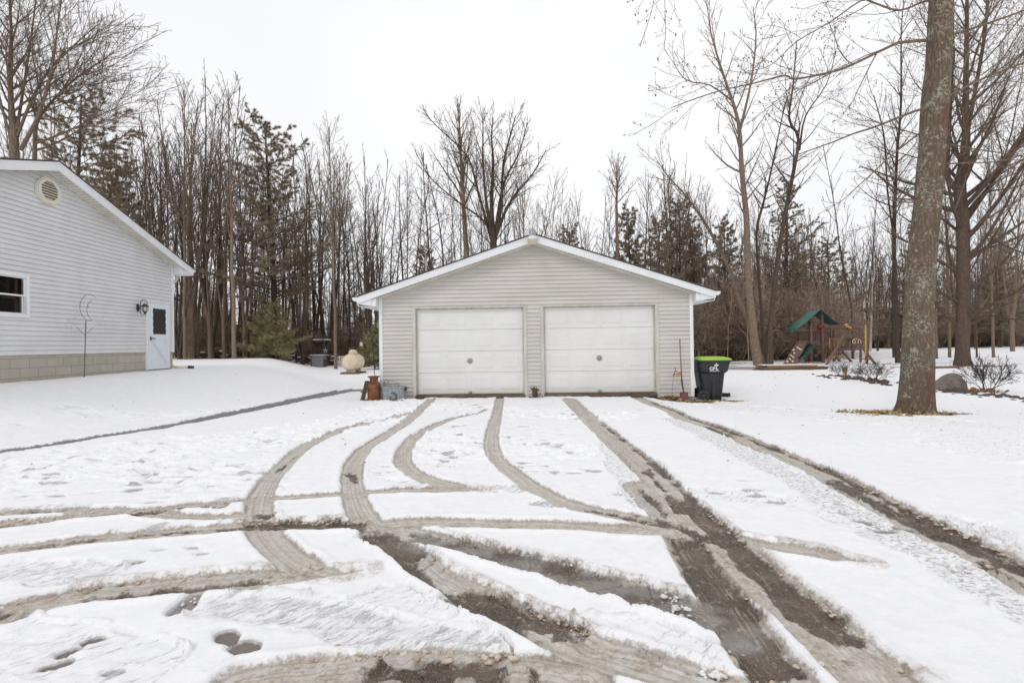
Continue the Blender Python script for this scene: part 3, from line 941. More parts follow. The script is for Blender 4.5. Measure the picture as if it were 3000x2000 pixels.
def snow_material():
    g = NG('melting_snow')
    P = g.obj
    n_a = g.noise(9, 5, 0.65)
    n_b = g.noise(45, 5, 0.7)
    n_c = g.noise(160, 4, 0.7)
    ft, fb, fd, fh = g.attr('f_t'), g.attr('f_b'), g.attr('f_d'), g.attr('f_h')
    fp, fe, ff = g.attr('f_p'), g.attr('f_e'), g.attr('f_f')
    cv = g.comb(g.math('MULTIPLY', g.attr('f_c'), 58.0), g.math('MULTIPLY', g.attr('f_a'), 0.3), 0.0)
    streak = g.math('ADD', g.math('MULTIPLY', g.noise(1.0, 1, 0.4, vec=cv), 0.55), g.math('MULTIPLY', g.noise(13, 5, 0.7), 0.45))
    ctr = g.comb(g.math('MULTIPLY', g.attr('f_c'), 22.0), g.math('MULTIPLY', g.attr('f_a'), 0.5), 0.0)
    streak2 = g.noise(1.0, 2, 0.5, vec=ctr)
    jit = g.math('ADD', g.math('MULTIPLY', g.math('SUBTRACT', n_b, 0.5), 0.035), g.math('MULTIPLY', g.math('SUBTRACT', n_a, 0.5), 0.03))
    # snow
    snow = g.mix(g.mr(n_a, 0.35, 0.7), (0.895, 0.897, 0.905), (0.845, 0.852, 0.868))
    specks = g.mr(g.noise(70, 3, 0.6), 0.74, 0.78)
    patch = g.mr(g.noise(0.9, 3), 0.5, 0.7)
    snow = g.mix(g.math('MULTIPLY', g.math('MULTIPLY', specks, patch), 0.5), snow, (0.30, 0.27, 0.24))
    # slush in the tyre tracks
    sl = g.mix(g.mr(streak, 0.35, 0.65), (0.62, 0.59, 0.545), (0.42, 0.385, 0.335))
    sl = g.mix(g.math('MULTIPLY', g.mr(streak2, 0.45, 0.7), 0.45), sl, (0.70, 0.70, 0.70))
    sl = g.mix(g.math('MULTIPLY', g.mr(n_b, 0.5, 0.75), 0.35), sl, (0.33, 0.305, 0.275))
    kt = g.mr(g.math('ADD', ft, jit), -0.006, 0.012)
    c = g.mix(kt, snow, sl)
    # dark brown rim just inside the track edge
    rim = g.math('MULTIPLY', kt, g.mr(ft, 0.0, 0.03, 1.0, 0.0))
    c = g.mix(g.math('MULTIPLY', rim, 0.62), c, (0.34, 0.29, 0.235))
    # thin speckled snow
    cell = g.noise(17, 6, 0.8, vec=g.scl((0.55, 2.2, 1), vec=g.scl((1, 1, 1), rot=(0, 0, -0.75))))
    gv = g.comb(g.math('MULTIPLY', g.attr('f_c'), 26.0), g.math('MULTIPLY', g.attr('f_a'), 42.0), 0.0)
    dash = g.noise(1.0, 3, 0.6, vec=gv)
    fg = g.attr('f_g')
    cell = g.math('ADD', g.math('MULTIPLY', cell, g.math('SUBTRACT', 1.0, fg)), g.math('MULTIPLY', g.math('ADD', dash, -0.01), fg))
    kh = g.math('MULTIPLY', g.mr(g.math('ADD', cell, g.math('MULTIPLY', g.math('SUBTRACT', fh, 0.5), 0.22)), 0.56, 0.72), g.mr(fh, 0.05, 0.3))
    c = g.mix(g.math('MULTIPLY', kh, 0.85), c, g.mix(g.mr(n_b, .4, .6), (0.26, 0.25, 0.235), (0.50, 0.495, 0.485)))
    c = g.mix(g.math('MULTIPLY', g.mr(fh, 0.55, 1.0), g.mr(g.noise(5, 3), .35, .7, .05, .42)), c, (0.62, 0.62, 0.615))
    # brown stain in slush
    kd = g.math('MULTIPLY', fd, g.mr(g.math('ADD', g.math('MULTIPLY', n_a, 0.7), g.math('MULTIPLY', n_b, 0.3)), 0.36, 0.66))
    brown = g.mix(g.mr(n_b, 0.35, 0.65), (0.57, 0.475, 0.37), (0.27, 0.20, 0.145))
    bl = g.mr(g.noise(1.0, 1, 0.5, vec=g.comb(g.math('MULTIPLY', g.attr('f_c'), 48.0), g.math('MULTIPLY', g.attr('f_a'), 0.35), 7.0)), 0.54, 0.62)
    brown = g.mix(g.math('MULTIPLY', g.math('MULTIPLY', bl, kt), 0.75), brown, (0.15, 0.11, 0.085))
    c = g.mix(g.math('MULTIPLY', kd, 0.85), c, brown)
    # bare wet asphalt and grit
    kb = g.mr(g.math('ADD', fb, g.math('MULTIPLY', jit, 1.6)), -0.008, 0.02)
    grit = g.voro(240)
    gc = g.voro(240, out='Color')
    asp = g.mix(g.mr(g.sep(gc, 0), 0.0, 1.0, smooth=False), (0.065, 0.050, 0.038), (0.225, 0.175, 0.135))
    asp = g.mix(g.mr(grit, 0.40, 0.8, 0, .7), asp, (0.04, 0.032, 0.027))
    asp = g.mix(g.mr(g.noise(3.5, 5), 0.42, 0.66, 0.0, 0.6), asp, (0.23, 0.18, 0.14))
    asp = g.mix(g.mr(g.sep(gc, 1), 0.95, 0.98, 0, .6), asp, (0.45, 0.40, 0.36))
    fw_ = g.math('MULTIPLY', g.attr('f_w'), g.mr(g.noise(4, 4), 0.62, 0.45))
    grey = g.mix(g.mr(g.noise(9, 5), 0.35, 0.65), (0.36, 0.335, 0.31), (0.25, 0.23, 0.21))
    grey = g.mix(g.mr(g.sep(gc, 2), 0.8, 0.9, 0, .5), grey, (0.12, 0.105, 0.095))
    crack = g.mr(g.voro(2.6, vec=g.comb(g.math('ADD', g.sep(P, 0), g.math('MULTIPLY', n_a, .12)), g.math('ADD', g.sep(P, 1), g.math('MULTIPLY', n_b, .05)), 0.0), feature='DISTANCE_TO_EDGE'), 0.0, 0.014, 1.0, 0.0)
    grey = g.mix(g.math('MULTIPLY', crack, 0.75), grey, (0.05, 0.04, 0.034))
    asp = g.mix(fw_, asp, grey)
    slushbits = g.math('MULTIPLY', g.mr(g.math('ADD', g.math('MULTIPLY', g.noise(16, 4), .6), g.math('MULTIPLY', n_b, .4)), 0.55, 0.64), 0.7)
    asp = g.mix(slushbits, asp, (0.48, 0.425, 0.365))
    ln = g.mr(g.noise(1.0, 1, 0.5, vec=g.comb(g.math('MULTIPLY', g.attr('f_c'), 75.0), g.math('MULTIPLY', g.attr('f_a'), 1.2), 3.0)), 0.60, 0.64)
    asp = g.mix(g.math('MULTIPLY', ln, g.mr(n_a, .42, .6, 0.0, .55)), asp, (0.50, 0.42, 0.33))
    c = g.mix(kb, c, asp)
    # foot prints, and shade painted grey into the pits of lumpy snow
    foot = g.mix(g.mr(n_b, 0.4, 0.6), (0.36, 0.345, 0.33), (0.52, 0.51, 0.50))
    foot = g.mix(g.mr(ff, 0.85, 1.1), foot, g.mix(n_b, (0.09, 0.07, 0.058), (0.26, 0.22, 0.19)))
    kf = g.mr(g.math('ADD', ff, g.math('SUBTRACT', n_b, 0.5)), 0.35, 0.6)
    c = g.mix(g.math('MULTIPLY', kf, g.mr(ff, 0.2, 0.9, 0.25, 0.95)), c, foot)
    # walkway of wet concrete
    kp = g.mr(g.math('ADD', fp, g.math('MULTIPLY', jit, 1.5)), -0.008, 0.015)
    wk = g.mix(g.mr(n_a, 0.35, 0.65), (0.155, 0.155, 0.16), (0.24, 0.238, 0.235))
    wk = g.mix(g.math('MULTIPLY', g.mr(n_b, 0.62, 0.7), 0.5), wk, (0.45, 0.44, 0.43))
    c = g.mix(kp, c, wk)
    # leaf litter and dead grass
    ke = g.mr(g.math('ADD', fe, g.math('MULTIPLY', g.math('SUBTRACT', g.noise(22, 5, 0.75), 0.5), 0.75)), 0.0, 0.05)
    lf = g.mix(g.mr(g.noise(55, 4, 0.7), 0.35, 0.6), (0.055, 0.04, 0.03), (0.19, 0.12, 0.07))
    lf = g.mix(g.mr(g.noise(38, 3, 0.6), 0.55, 0.65), lf, (0.26, 0.21, 0.10))
    c = g.mix(ke, c, lf)
    rough = g.mr(g.math('MAXIMUM', kb, kp), 0, 1, 0.75, 0.42)
    h = g.math('ADD', g.math('MULTIPLY', n_b, 0.5), g.math('MULTIPLY', n_c, 0.25))
    h = g.math('ADD', h, g.math('MULTIPLY', g.math('MULTIPLY', streak, kt), 1.0))
    h = g.math('ADD', h, g.math('MULTIPLY', g.math('MULTIPLY', grit, kb), 0.6))
    h = g.math('ADD', h, g.math('MULTIPLY', n_a, 1.0))
    g.bump(h, 0.55, 0.014)
    m = g.done(c, rough, 0.0, 0.25)
    return m


make_ground()
# ------------------------------------------------------------------ lap siding on a gable wall (local frame: wall face y = 0, outside is -y)
EXP = 0.1016


def siding(mb, x0, x1, z0, ze, xc, slope, zmax, openings, seams=()):
    z = z0
    k = 0
    while z < zmax - 0.01:
        zt = min(z + EXP, zmax)
        zm = (z + zt) / 2
        l, r = x0, x1
        if zm > ze:
            hw = (zmax - zm) / slope
            l, r = xc - hw, xc + hw
        iv = [(l, r)]
        for (xa, xb, za, zb) in openings:
            if za < zm < zb:
                nv = []
                for a, b in iv:
                    if xb <= a or xa >= b:
                        nv.append((a, b))
                    else:
                        if xa > a:
                            nv.append((a, xa))
                        if xb < b:
                            nv.append((xb, b))
                iv = nv
        cut = []
        for a, b in iv:
            pts = [a] + sorted(s for s, kk in seams if kk == k and a < s < b) + [b]
            for q in range(len(pts) - 1):
                cut.append((pts[q] + (0.0015 if q else 0), pts[q + 1]))
        for q, (a, b) in enumerate(cut):
            if b - a < 0.005:
                continue
            e = 0.0 if q % 2 == 0 else 0.0015
            yb, yt = -0.028 - e, -0.006 - e
            mb.quad((a, yb, z), (b, yb, z), (b, yt, zt), (a, yt, zt))
            mb.quad((a, yb, z), (a, -0.004, z + 0.004), (b, -0.004, z + 0.004), (b, yb, z))
        z += EXP
        k += 1


def frame4(mb, x0, x1, z0, z1, w, ya, yb, bottom=True):
    mb.box(x0, x0 + w, ya, yb, z0, z1)
    mb.box(x1 - w, x1, ya, yb, z0, z1)
    mb.box(x0 + w, x1 - w, ya, yb, z1 - w, z1)
    if bottom:
        mb.box(x0 + w, x1 - w, ya, yb, z0, z0 + w)


# ------------------------------------------------------------------ garage
GRZ = -0.028
gar = thing('garage', 'beige vinyl sided double garage with two white overhead doors', 'garage', (0.574, 12.114, 0), GRZ)
HWD = 3.913
GSL = 0.333
GZE = 2.555
GZA = GZE + HWD * GSL


def gx(px, py=1010):
    """position along the garage front of the photograph's pixel"""
    d = ray(px, py)
    k = GAR_D / (d.y + 0.028 * d.x)
    p = Vector((d.x * k - 0.574, d.y * k - 12.114, 0))
    return p.x * math.cos(GRZ) + p.y * math.sin(GRZ)


D1 = (gx(1218.6), gx(1534.8))
D2 = (gx(1593.7), gx(1920.0))
SLAB, DTOP = 0.11, 2.275
TW = 0.085
OP = [(D1[0] - 0.02, D1[1] + 0.02, -1, DTOP + 0.02), (D2[0] - 0.02, D2[1] + 0.02, -1, DTOP + 0.02)]
mb = MB()
sm = [(-0.35, 23), (0.05, 22), (-1.15, 21), (-0.1, 27), (0.6, 33), (-2.0, 25), (1.9, 29), (-2.9, 22), (0.4, 31), (1.2, 24), (-3.5, 12), (-3.1, 17)]
siding(mb, -HWD, HWD, 0.0, GZE, 0, GSL, GZA, OP, sm)
wl = mb.build('wall', 'siding_garage', gar)
# solid body behind the siding, with the door openings left open
mb = MB()
xs = [-HWD, D1[0] - 0.02, D1[1] + 0.02, D2[0] - 0.02, D2[1] + 0.02, HWD]
for a, b in ((0, 1), (2, 3), (4, 5)):
    mb.box(xs[a], xs[b], -0.002, 0.10, -0.1, DTOP + 0.02)
mb.prism([(-HWD, DTOP + 0.02), (HWD, DTOP + 0.02), (HWD, GZE), (0, GZA), (-HWD, GZE)], -0.002, 0.10)
mb.box(-HWD, -HWD + 0.1, 0.10, 7.3, -0.1, GZE)
mb.box(HWD - 0.1, HWD, 0.10, 7.3, -0.1, GZE)
mb.prism([(-HWD, -0.1), (HWD, -0.1), (HWD, GZE), (0, GZA), (-HWD, GZE)], 7.3, 7.4)
mb.build('wall', 'siding_garage', gar)
for s in (-1, 1):
    mb = MB()
    x = s * HWD
    mb.box(min(x, x - s * 0.075) - (0.012 if s < 0 else 0), max(x, x - s * 0.075) + (0.012 if s > 0 else 0), -0.034, -0.002, -0.005, GZE + 0.02)
    mb.build('corner_trim', 'white', gar, bevel=0.004)
for a_, b_, c_ in ((-HWD + .02, D1[0] - .02, -.3), (D1[1] + .02, D2[0] - .02, -.3), (D2[1] + .02, HWD - .02, -.4)):
    mb = MB()
    mb.box(a_, b_, -0.012, 0.2, c_, 0.0)
    mb.build('foundation', 'concrete', gar)
# roof
OH, EV = 0.30, 0.47
mb = MB()
xe = HWD + EV
for s in (-1, 1):
    za = GZA + 0.20
    mb.prism([(0, za), (s * xe, za - xe * GSL), (s * xe, za - xe * GSL - 0.035), (0, za - 0.035)], -OH - 0.015, 7.75)
roof = mb.build('roof', 'shingle', gar)
mb = MB()
for s in (-1, 1):
    zt = GZA + 0.163
    zb = GZA - 0.015
    mb.prism([(0, zt), (s * xe, zt - xe * GSL), (s * xe, zb - xe * GSL + 0.02), (0, zb)], -OH, -OH + 0.03)
mb.build('fascia', 'white', roof, bevel=0.003)
mb = MB()
for s in (-1, 1):
    zt = GZA + 0.163
    mb.prism([(0, zt), (s * xe, zt - xe * GSL), (s * xe, zt - 0.035 - xe * GSL), (0, zt - 0.035)], -OH - 0.007, -OH - 0.001)
mb.build('drip_edge', 'white', roof)
mb = MB()
for s in (-1, 1):
    n = 42
    L = HWD + 0.1
    for i in range(n):
        xa, xb = L * i / n, L * (i + 1) / n - 0.006
        z_a, z_b = GZA - xa * GSL - 0.008, GZA - xb * GSL - 0.008
        mb.quad((s * xa, -OH + 0.03, z_a), (s * xb, -OH + 0.03, z_b), (s * xb, -0.0, z_b), (s * xa, -0.0, z_a))
        mb.quad((s * xb, -OH + 0.03, z_b), (s * (xb + 0.006), -OH + 0.03, z_b + 0.006), (s * (xb + .006), 0, z_b + 0.006), (s * xb, 0, z_b))
    mb.bar((0, -0.035, GZA - 0.02), (s * HWD, -0.035, GZE - 0.02), 0.03, 0.03)
    for i in range(26):
        xa = L * (i + 0.3) / 26
        mb.box(s * xa - 0.008, s * xa + 0.008, -0.052, -0.046, GZA - xa * GSL - 0.014, GZA - xa * GSL - 0.002)
mb.build('soffit', 'soffit', roof)
# boxed eaves and gutters
for s in (-1, 1):
    mb = MB()
    zf = GZA - 0.015 - xe * GSL + 0.02
    zs = 2.35
    mb.prism([(s * (HWD + 0.014), GZE + 0.01), (s * (HWD + 0.13), GZE - 0.04), (s * (HWD + 0.13), zs), (s * (HWD + 0.014), zs)], -OH + 0.055, -0.036)
    mb.prism([(s * (HWD + 0.13), GZE + 0.0), (s * xe, zf + 0.02), (s * xe, zf - 0.01), (s * (HWD + 0.13), zs)], -OH + 0.035, -OH + 0.055)
    mb.box(min(s * (HWD + .014), s * xe), max(s * (HWD + .014), s * xe), -OH + .055, 7.6, zs - 0.006, zs)
    mb.box(min(s * (xe - .02), s * xe), max(s * (xe - .02), s * xe), -OH + .055, 7.6, zs, zf + 0.14)
    mb.build('eave_return', 'white', roof)
for s in (-1, 1):
    mb = MB()
    zt = GZA + 0.163 - xe * GSL
    pr = [(s * xe, zt), (s * (xe + 0.12), zt), (s * (xe + 0.125), zt - 0.03), (s * (xe + 0.09), zt - 0.085), (s * xe, zt - 0.10)]
    mb.prism(pr, -OH + 0.01, 7.6)
    mb.build('gutter', 'white', roof, bevel=0.003)

for k, (xa, xb) in enumerate((D1, D2)):
    # trim round the opening and the jamb running back to the door
    mb = MB()
    mb.box(xa - TW, xa - 0.001, -0.036, -0.001, -0.02, DTOP + TW * .6)
    mb.box(xb + 0.001, xb + TW, -0.036, -0.001, -0.02, DTOP + TW * .6)
    mb.box(xa - 0.001, xb + 0.001, -0.036, -0.001, DTOP + 0.002, DTOP + TW * .6)
    mb.box(xa - 0.02, xa, -0.001, 0.13, 0.0, DTOP)
    mb.box(xb, xb + 0.02, -0.001, 0.13, 0.0, DTOP)
    mb.box(xa, xb, 0.0, 0.13, DTOP, DTOP + 0.02)
    mb.box(xa, xa + 0.035, 0.055, 0.072, SLAB, DTOP)
    mb.box(xb - 0.035, xb, 0.055, 0.072, SLAB, DTOP)
    mb.box(xa + .035, xb - .035, 0.055, 0.072, DTOP - 0.03, DTOP)
    mb.build('door_frame', 'door_trim', gar, bevel=0.004)
    mb = MB()
    mb.prism([(xa - .03, 0.0), (xb + .03, 0.0), (xb + .01, SLAB - 0.004), (xa - .01, SLAB - 0.004)], -0.05, 0.16)
    mb.build('door_sill', 'sill', gar)
    # sectional door
    nsec = 4
    hs = (DTOP - SLAB - 0.004) / nsec
    mb = MB()
    for i in range(nsec):
        z0 = SLAB + 0.004 + i * hs
        mb.box(xa + 0.001, xb - 0.001, 0.075, 0.115, z0 + 0.004, z0 + hs - 0.004)
        pw = (xb - xa) / 4.06
        for j in range(4):
            cx = xa + (xb - xa) / 2 + (j - 1.5) * pw * 0.985
            hwp = pw * 0.36
            zb, zt2 = z0 + hs * 0.20, z0 + hs * 0.82
            # moulded groove and raised field
            for (a, b, c, d) in (((cx - hwp, zb), (cx + hwp, zb), 0, 1), ((cx - hwp, zt2), (cx + hwp, zt2), 0, -1)):
                pass
            mb.frust(cx - hwp, cx + hwp, zb, zt2, 0.0752, 0.0680, 0.012)
            mb.frust(cx - hwp + 0.030, cx + hwp - 0.030, zb + 0.030, zt2 - 0.030, 0.0678, 0.0645, 0.012)
    mb.box(xa, xb, 0.098, 0.102, SLAB, DTOP)
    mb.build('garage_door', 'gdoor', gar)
    door = COL.objects[-1] if False else gar.children[-1]
    mb = MB()
    cx = gx(1375.8 if k == 0 else 1757.5, 1058)
    zc = SLAB + hs * (1.55 if k == 0 else 1.60)
    prof = [(0.072, 0.0745), (0.070, 0.066), (0.045, 0.058), (0.015, 0.056)]
    mb.lathe(prof, (cx, 0, zc - 0.0), 28, 'y')
    h = mb.build('handle', 'steel_logo', door, auto=0.6)
    mb = MB()
    mb.box(cx - 0.030, cx + 0.030, 0.040, 0.056, zc - 0.008, zc + 0.008)
    mb.bar((cx - 0.035, 0.045, zc + 0.03), (cx + 0.0, 0.045, zc - 0.045), 0.008)
    mb.bar((cx + 0.035, 0.045, zc + 0.03), (cx - 0.0, 0.045, zc - 0.045), 0.008)
    mb.build('latch', 'grey_metal', door)
    mb = MB()
    cx = gx(1377.0 if k == 0 else 1758.5, 1150)
    mb.lathe([(0.045, 0.075), (0.045, 0.045), (0.02, 0.03)], (cx, 0, SLAB + 0.045), 14, 'y')
    mb.build('lift_handle', 'grey_metal', door)

# barn light under the ridge
bl = thing('barn_light', 'grey dusk to dawn light with beige lens fixed at the garage gable peak', 'outdoor light', (0.574 - 0.045, 12.114 - OH - 0.14, GZA + 0.02), GRZ)
mb = MB()
mb.lathe([(0.075, 0.155), (0.078, 0.17), (0.088, 0.03), (0.09, 0.02)][::-1], (0, 0, 0.05), 24)
mb.lathe([(0.09, 0.07), (0.088, 0.09), (0.075, 0.22), (0.06, 0.235), (0.02, 0.24)], (0, 0, 0), 24)
mb.box(-0.03, 0.03, 0.03, 0.16, 0.06, 0.12)
mb.build('housing', 'grey_metal', bl, auto=0.7)
mb = MB()
mb.lathe([(0.012, 0.24), (0.028, 0.243), (0.028, 0.262), (0.015, 0.272)], (0, 0, 0), 16)
mb.build('photocell', 'yellow', bl, auto=0.7)
mb = MB()
mb.lathe([(0.093, 0.068), (0.098, 0.05), (0.105, 0.0), (0.105, -0.01)], (0, 0, 0), 24)
mb.build('collar', 'white', bl, auto=0.7)
mb = MB()
mb.lathe([(0.128, -0.010), (0.128, -0.02), (0.118, -0.04), (0.098, -0.135), (0.094, -0.15), (0.086, -0.15), (0.08, -0.02)], (0, 0, 0), 28)
mb.build('lens', 'lens', bl, auto=0.7)

# ------------------------------------------------------------------ house
HRZ = math.pi / 2 + math.atan(0.0459)
S0 = 10.53
hx = -9.65 - 0.0459 * S0
house = thing('house', 'white vinyl sided house gable on a concrete block foundation', 'house', (hx, S0, 0.0), HRZ)
HH = 4.20
HSL = 0.340
HZE = 3.88
HZA = HZE + HH * HSL
HZB = 1.277


def L(Y):
    return (Y - S0) * math.sqrt(1 + 0.0459 ** 2)


dY0, dY1 = L(13.60), L(14.49)
WX0, WX1 = L(8.85), L(10.10)
hop = [(dY0 - 0.07, dY1 + 0.03, -1, 2.70), (WX0, WX1, 2.05, 2.95)]
mb = MB()
siding(mb, -HH, HH, HZB, HZE, 0, HSL, HZA, hop, [(1.2, 9), (-.6, 14), (2.1, 17), (.3, 5)])
mb.build('wall', 'siding_house', house)
mb = MB()
# wall body pierced for the window and the door
zc0, zc1 = 2.05, 2.95
mb.box(-HH, WX0, 0.0, 0.12, HZB, HZE)
mb.box(WX0, WX1, 0.0, 0.12, HZB, zc0)
mb.box(WX0, WX1, 0.0, 0.12, zc1, HZE)
mb.box(WX1, dY0 - 0.05, 0.0, 0.12, HZB, HZE)
mb.box(dY0 - 0.05, dY1 + 0.03, 0.0, 0.12, 2.70, HZE)
mb.box(dY1 + 0.03, HH, 0.0, 0.12, HZB, HZE)
mb.prism([(-HH, HZE), (HH, HZE), (0, HZA)], 0.0, 0.12)
mb.box(HH - 0.12, HH, 0.12, 9.0, HZB, HZE)
mb.box(-HH, -HH + 0.12, 0.12, 9.0, HZB, HZE)
mb.prism([(-HH, HZB), (HH, HZB), (HH, HZE), (0, HZA), (-HH, HZE)], 9.0, 9.12)
mb.build('wall', 'siding_house', house)
mb = MB()
mb.box(-HH, dY0 - 0.07, -0.004, 0.2, 0.2, HZB - 0.002)
mb.box(dY1 + 0.03, HH - 0.03, -0.004, 0.2, 0.2, HZB - 0.002)
mb.box(HH - 0.2, HH - 0.02, 0.2, 9.0, 0.2, HZB - 0.002)
mb.build('foundation', 'block', house)
mb = MB()
mb.box(HH - 0.075, HH + 0.014, -0.036, -0.004, HZB - 0.02, HZE + 0.02)
mb.box(HH + 0.001, HH + 0.014, -0.004, 0.08, HZB - 0.02, HZE)
mb.build('corner_trim', 'white', house, bevel=0.004)
# roof
HO, HEV = 0.30, 0.56
xe = HH + HEV
mb = MB()
for s in (-1, 1):
    za = HZA + 0.20
    mb.prism([(0, za), (s * xe, za - xe * HSL), (s * xe, za - xe * HSL - 0.035), (0, za - 0.035)], -HO - 0.015, 9.4)
hroof = mb.build('roof', 'shingle', house)
mb = MB()
for s in (-1, 1):
    zt, zb = HZA + 0.163, HZA - 0.03
    mb.prism([(0, zt), (s * xe, zt - xe * HSL), (s * xe, zb - xe * HSL), (0, zb)], -HO, -HO + 0.03)
mb.build('fascia', 'white', hroof, bevel=0.003)
mb = MB()
for s in (-1, 1):
    zt = HZA + 0.163
    mb.prism([(0, zt), (s * xe, zt - xe * HSL), (s * xe, zt - 0.04 - xe * HSL), (0, zt - 0.04)], -HO - 0.008, -HO - 0.001)
mb.build('drip_edge', 'white', hroof)
mb = MB()
for s in (-1, 1):
    n = 46
    for i in range(n):
        xa, xb = (HH + .1) * i / n, (HH + .1) * (i + 1) / n - 0.008
        z_a, z_b = HZA - xa * HSL - 0.008, HZA - xb * HSL - 0.008
        mb.quad((s * xa, -HO + 0.03, z_a), (s * xb, -HO + 0.03, z_b), (s * xb, 0, z_b), (s * xa, 0, z_a))
        mb.quad((s * xb, -HO + 0.03, z_b), (s * (xb + 0.008), -HO + 0.03, z_b + 0.008), (s * (xb + .008), 0, z_b + 0.008), (s * xb, 0, z_b))
    mb.bar((0, -0.035, HZA - 0.022), (s * HH, -0.035, HZE - 0.022), 0.028, 0.028)
mb.build('soffit', 'soffit', hroof)
mb = MB()
s = 1
zs = 3.66
mb.prism([(HH + .014, HZE + 0.0), (HH + .20, HZE - 0.05), (HH + .20, zs), (HH + .014, zs)], -HO + 0.055, -0.038)
mb.prism([(HH + .20, HZE - 0.03), (xe, HZA - 0.03 - xe * HSL + .02), (xe, zs), (HH + .20, zs)], -HO + .033, -HO + .055)
mb.box(HH + .014, xe, -HO + .055, 9.2, zs - 0.006, zs)
mb.box(xe - .02, xe, -HO + .055, 9.2, zs, 3.86)
mb.build('eave_return', 'white', hroof)
mb = MB()
zt = HZA + 0.163 - xe * HSL
mb.prism([(xe, zt), (xe + 0.12, zt), (xe + 0.125, zt - 0.03), (xe + 0.09, zt - 0.085), (xe, zt - 0.10)], -HO + 0.01, 9.2)
mb.build('gutter', 'white', hroof, bevel=0.003)
mb = MB()
mb.tube([(HH + .48, .15, 3.66), (HH + .47, .15, 3.57), (HH + .38, .15, 3.47), (HH + .12, .15, 3.36), (HH + .045, .15, 3.25), (HH + .045, .15, 0.95), (HH + .12, .15, 0.84), (HH + .3, .10, 0.80)], 0.042, 10)
mb.build('downspout', 'cream', house, auto=0.8)
# gable vent (octagon)
vc = (L(10.56), 4.845)
mb = MB()
for ro, ri, y0, y1 in ((0.315, 0.235, -0.060, -0.018), (0.285, 0.215, -0.078, -0.060)):
    for k in range(8):
        a0, a1 = R(22.5 + 45 * k), R(67.5 + 45 * k)
        po = [(vc[0] + ro * math.cos(a), vc[1] + ro * math.sin(a)) for a in (a0, a1)]
        pi_ = [(vc[0] + ri * math.cos(a), vc[1] + ri * math.sin(a)) for a in (a1, a0)]
        mb.prism(po + pi_, y0, y1)
vent = mb.build('vent', 'cream', house)
mb = MB()
mb.prism([(vc[0] + .235 * math.cos(R(22.5 + 45 * k)), vc[1] + .235 * math.sin(R(22.5 + 45 * k))) for k in range(8)], -0.030, -0.020)
mb.build('backing', 'vent_dark', vent)
mb = MB()
for i in range(7):
    z = vc[1] - .185 + i * .0575
    hw = .225 if abs(z - vc[1]) < .09 else .225 - (abs(z - vc[1]) - .09)
    n = len(mb.v)
    mb.v += [(vc[0] - hw, -0.068, z), (vc[0] + hw, -0.068, z), (vc[0] + hw, -0.034, z + .040), (vc[0] - hw, -0.034, z + .040)]
    mb.f.append((n, n + 1, n + 2, n + 3))
    mb.box(vc[0] - hw, vc[0] + hw, -0.070, -0.066, z - .003, z + .006)
mb.build('louvre', 'cream', vent)
# window
mb = MB()
frame4(mb, WX0 - .07, WX1 + .012, 2.045, 2.955, 0.075, -0.045, 0.02)
frame4(mb, WX0 + .01, WX1 - .055, 2.485, 2.885, 0.032, -0.018, 0.02)
frame4(mb, WX0 + .01, WX1 - .062, 2.115, 2.515, 0.030, 0.021, 0.05)
win = mb.build('window', 'white', house, bevel=0.003)
mb = MB()
mb.box(WX0 + .03, WX1 - .08, 0.0, 0.004, 2.50, 2.86)
mb.box(WX0 + .03, WX1 - .08, 0.034, 0.038, 2.13, 2.49)
mb.build('pane', 'glass', win)
mb = MB()
mb.box(WX1 - .16, WX1 - .10, 0.10, 0.14, 2.06, 2.93)
mb.box(WX0, WX1 - .1, 0.10, 0.13, 2.43, 2.47)
mb.build('casing', 'wood_in', win)
mb = MB()
mb.quad((WX0 - .3, 1.2, 1.9), (WX1 + .3, 1.2, 1.9), (WX1 + .3, 1.2, 3.1), (WX0 - .3, 1.2, 3.1))
mb.box(WX0 - .3, WX1 + .3, .14, 1.2, 1.9, 1.92)
mb.box(WX0 - .3, WX1 + .3, .14, 1.2, 3.08, 3.1)
mb.box(WX1 + .28, WX1 + .3, .14, 1.2, 1.9, 3.1)
mb.box(WX0 - .3, WX0 - .28, .14, 1.2, 1.9, 3.1)
mb.build('room', 'inside', win)
# storm door
mb = MB()
mb.box(dY0 - .07, dY0 - .004, -0.046, 0.12, 0.74, 2.70)
mb.box(dY1 + .004, dY1 + .03, -0.040, 0.12, 0.74, 2.70)
mb.box(dY0 - .004, dY1 + .004, -0.046, 0.12, 2.684, 2.70)
mb.build('door_frame', 'white', house)
mb = MB()
mb.box(dY0 - .07, dY1 + .03, -0.05, 0.12, 0.70, 0.775)
mb.build('threshold', 'concrete', house)
mb = MB()
za, zb = 0.785, 2.678
gx0, gx1, wz0, wz1 = L(13.79), L(14.33), 1.785, 2.525
mb.box(dY0, gx0 + 0.02, -0.05, -0.012, za, zb)
mb.box(gx1 - 0.02, dY1, -0.05, -0.012, za, zb)
mb.box(gx0 + .02, gx1 - .02, -0.05, -0.012, wz1 - .02, zb)
mb.box(gx0 + .02, gx1 - .02, -0.05, -0.012, za, wz0 + .02)
# cross-buck
bx0, bx1, bz0, bz1 = dY0 + .12, dY1 - .12, za + .12, 1.63
frame4(mb, bx0 - .02, bx1 + .02, bz0 - .02, bz1 + .02, .022, -0.058, -0.0505)
for s in (0, 1):
    a = (bx0 if s else bx1, -0.0545, bz0)
    b = (bx1 if s else bx0, -0.0545, bz1)
    for off in (-.035, .035):
        mb.bar((a[0], a[1] + s * .0007, a[2] + off), (b[0], b[1] + s * .0007, b[2] + off), 0.007, 0.018, up=(0, 1, 0))
door = mb.build('door', 'door_white', house)
# scalloped window frame
mb = MB()
out = []


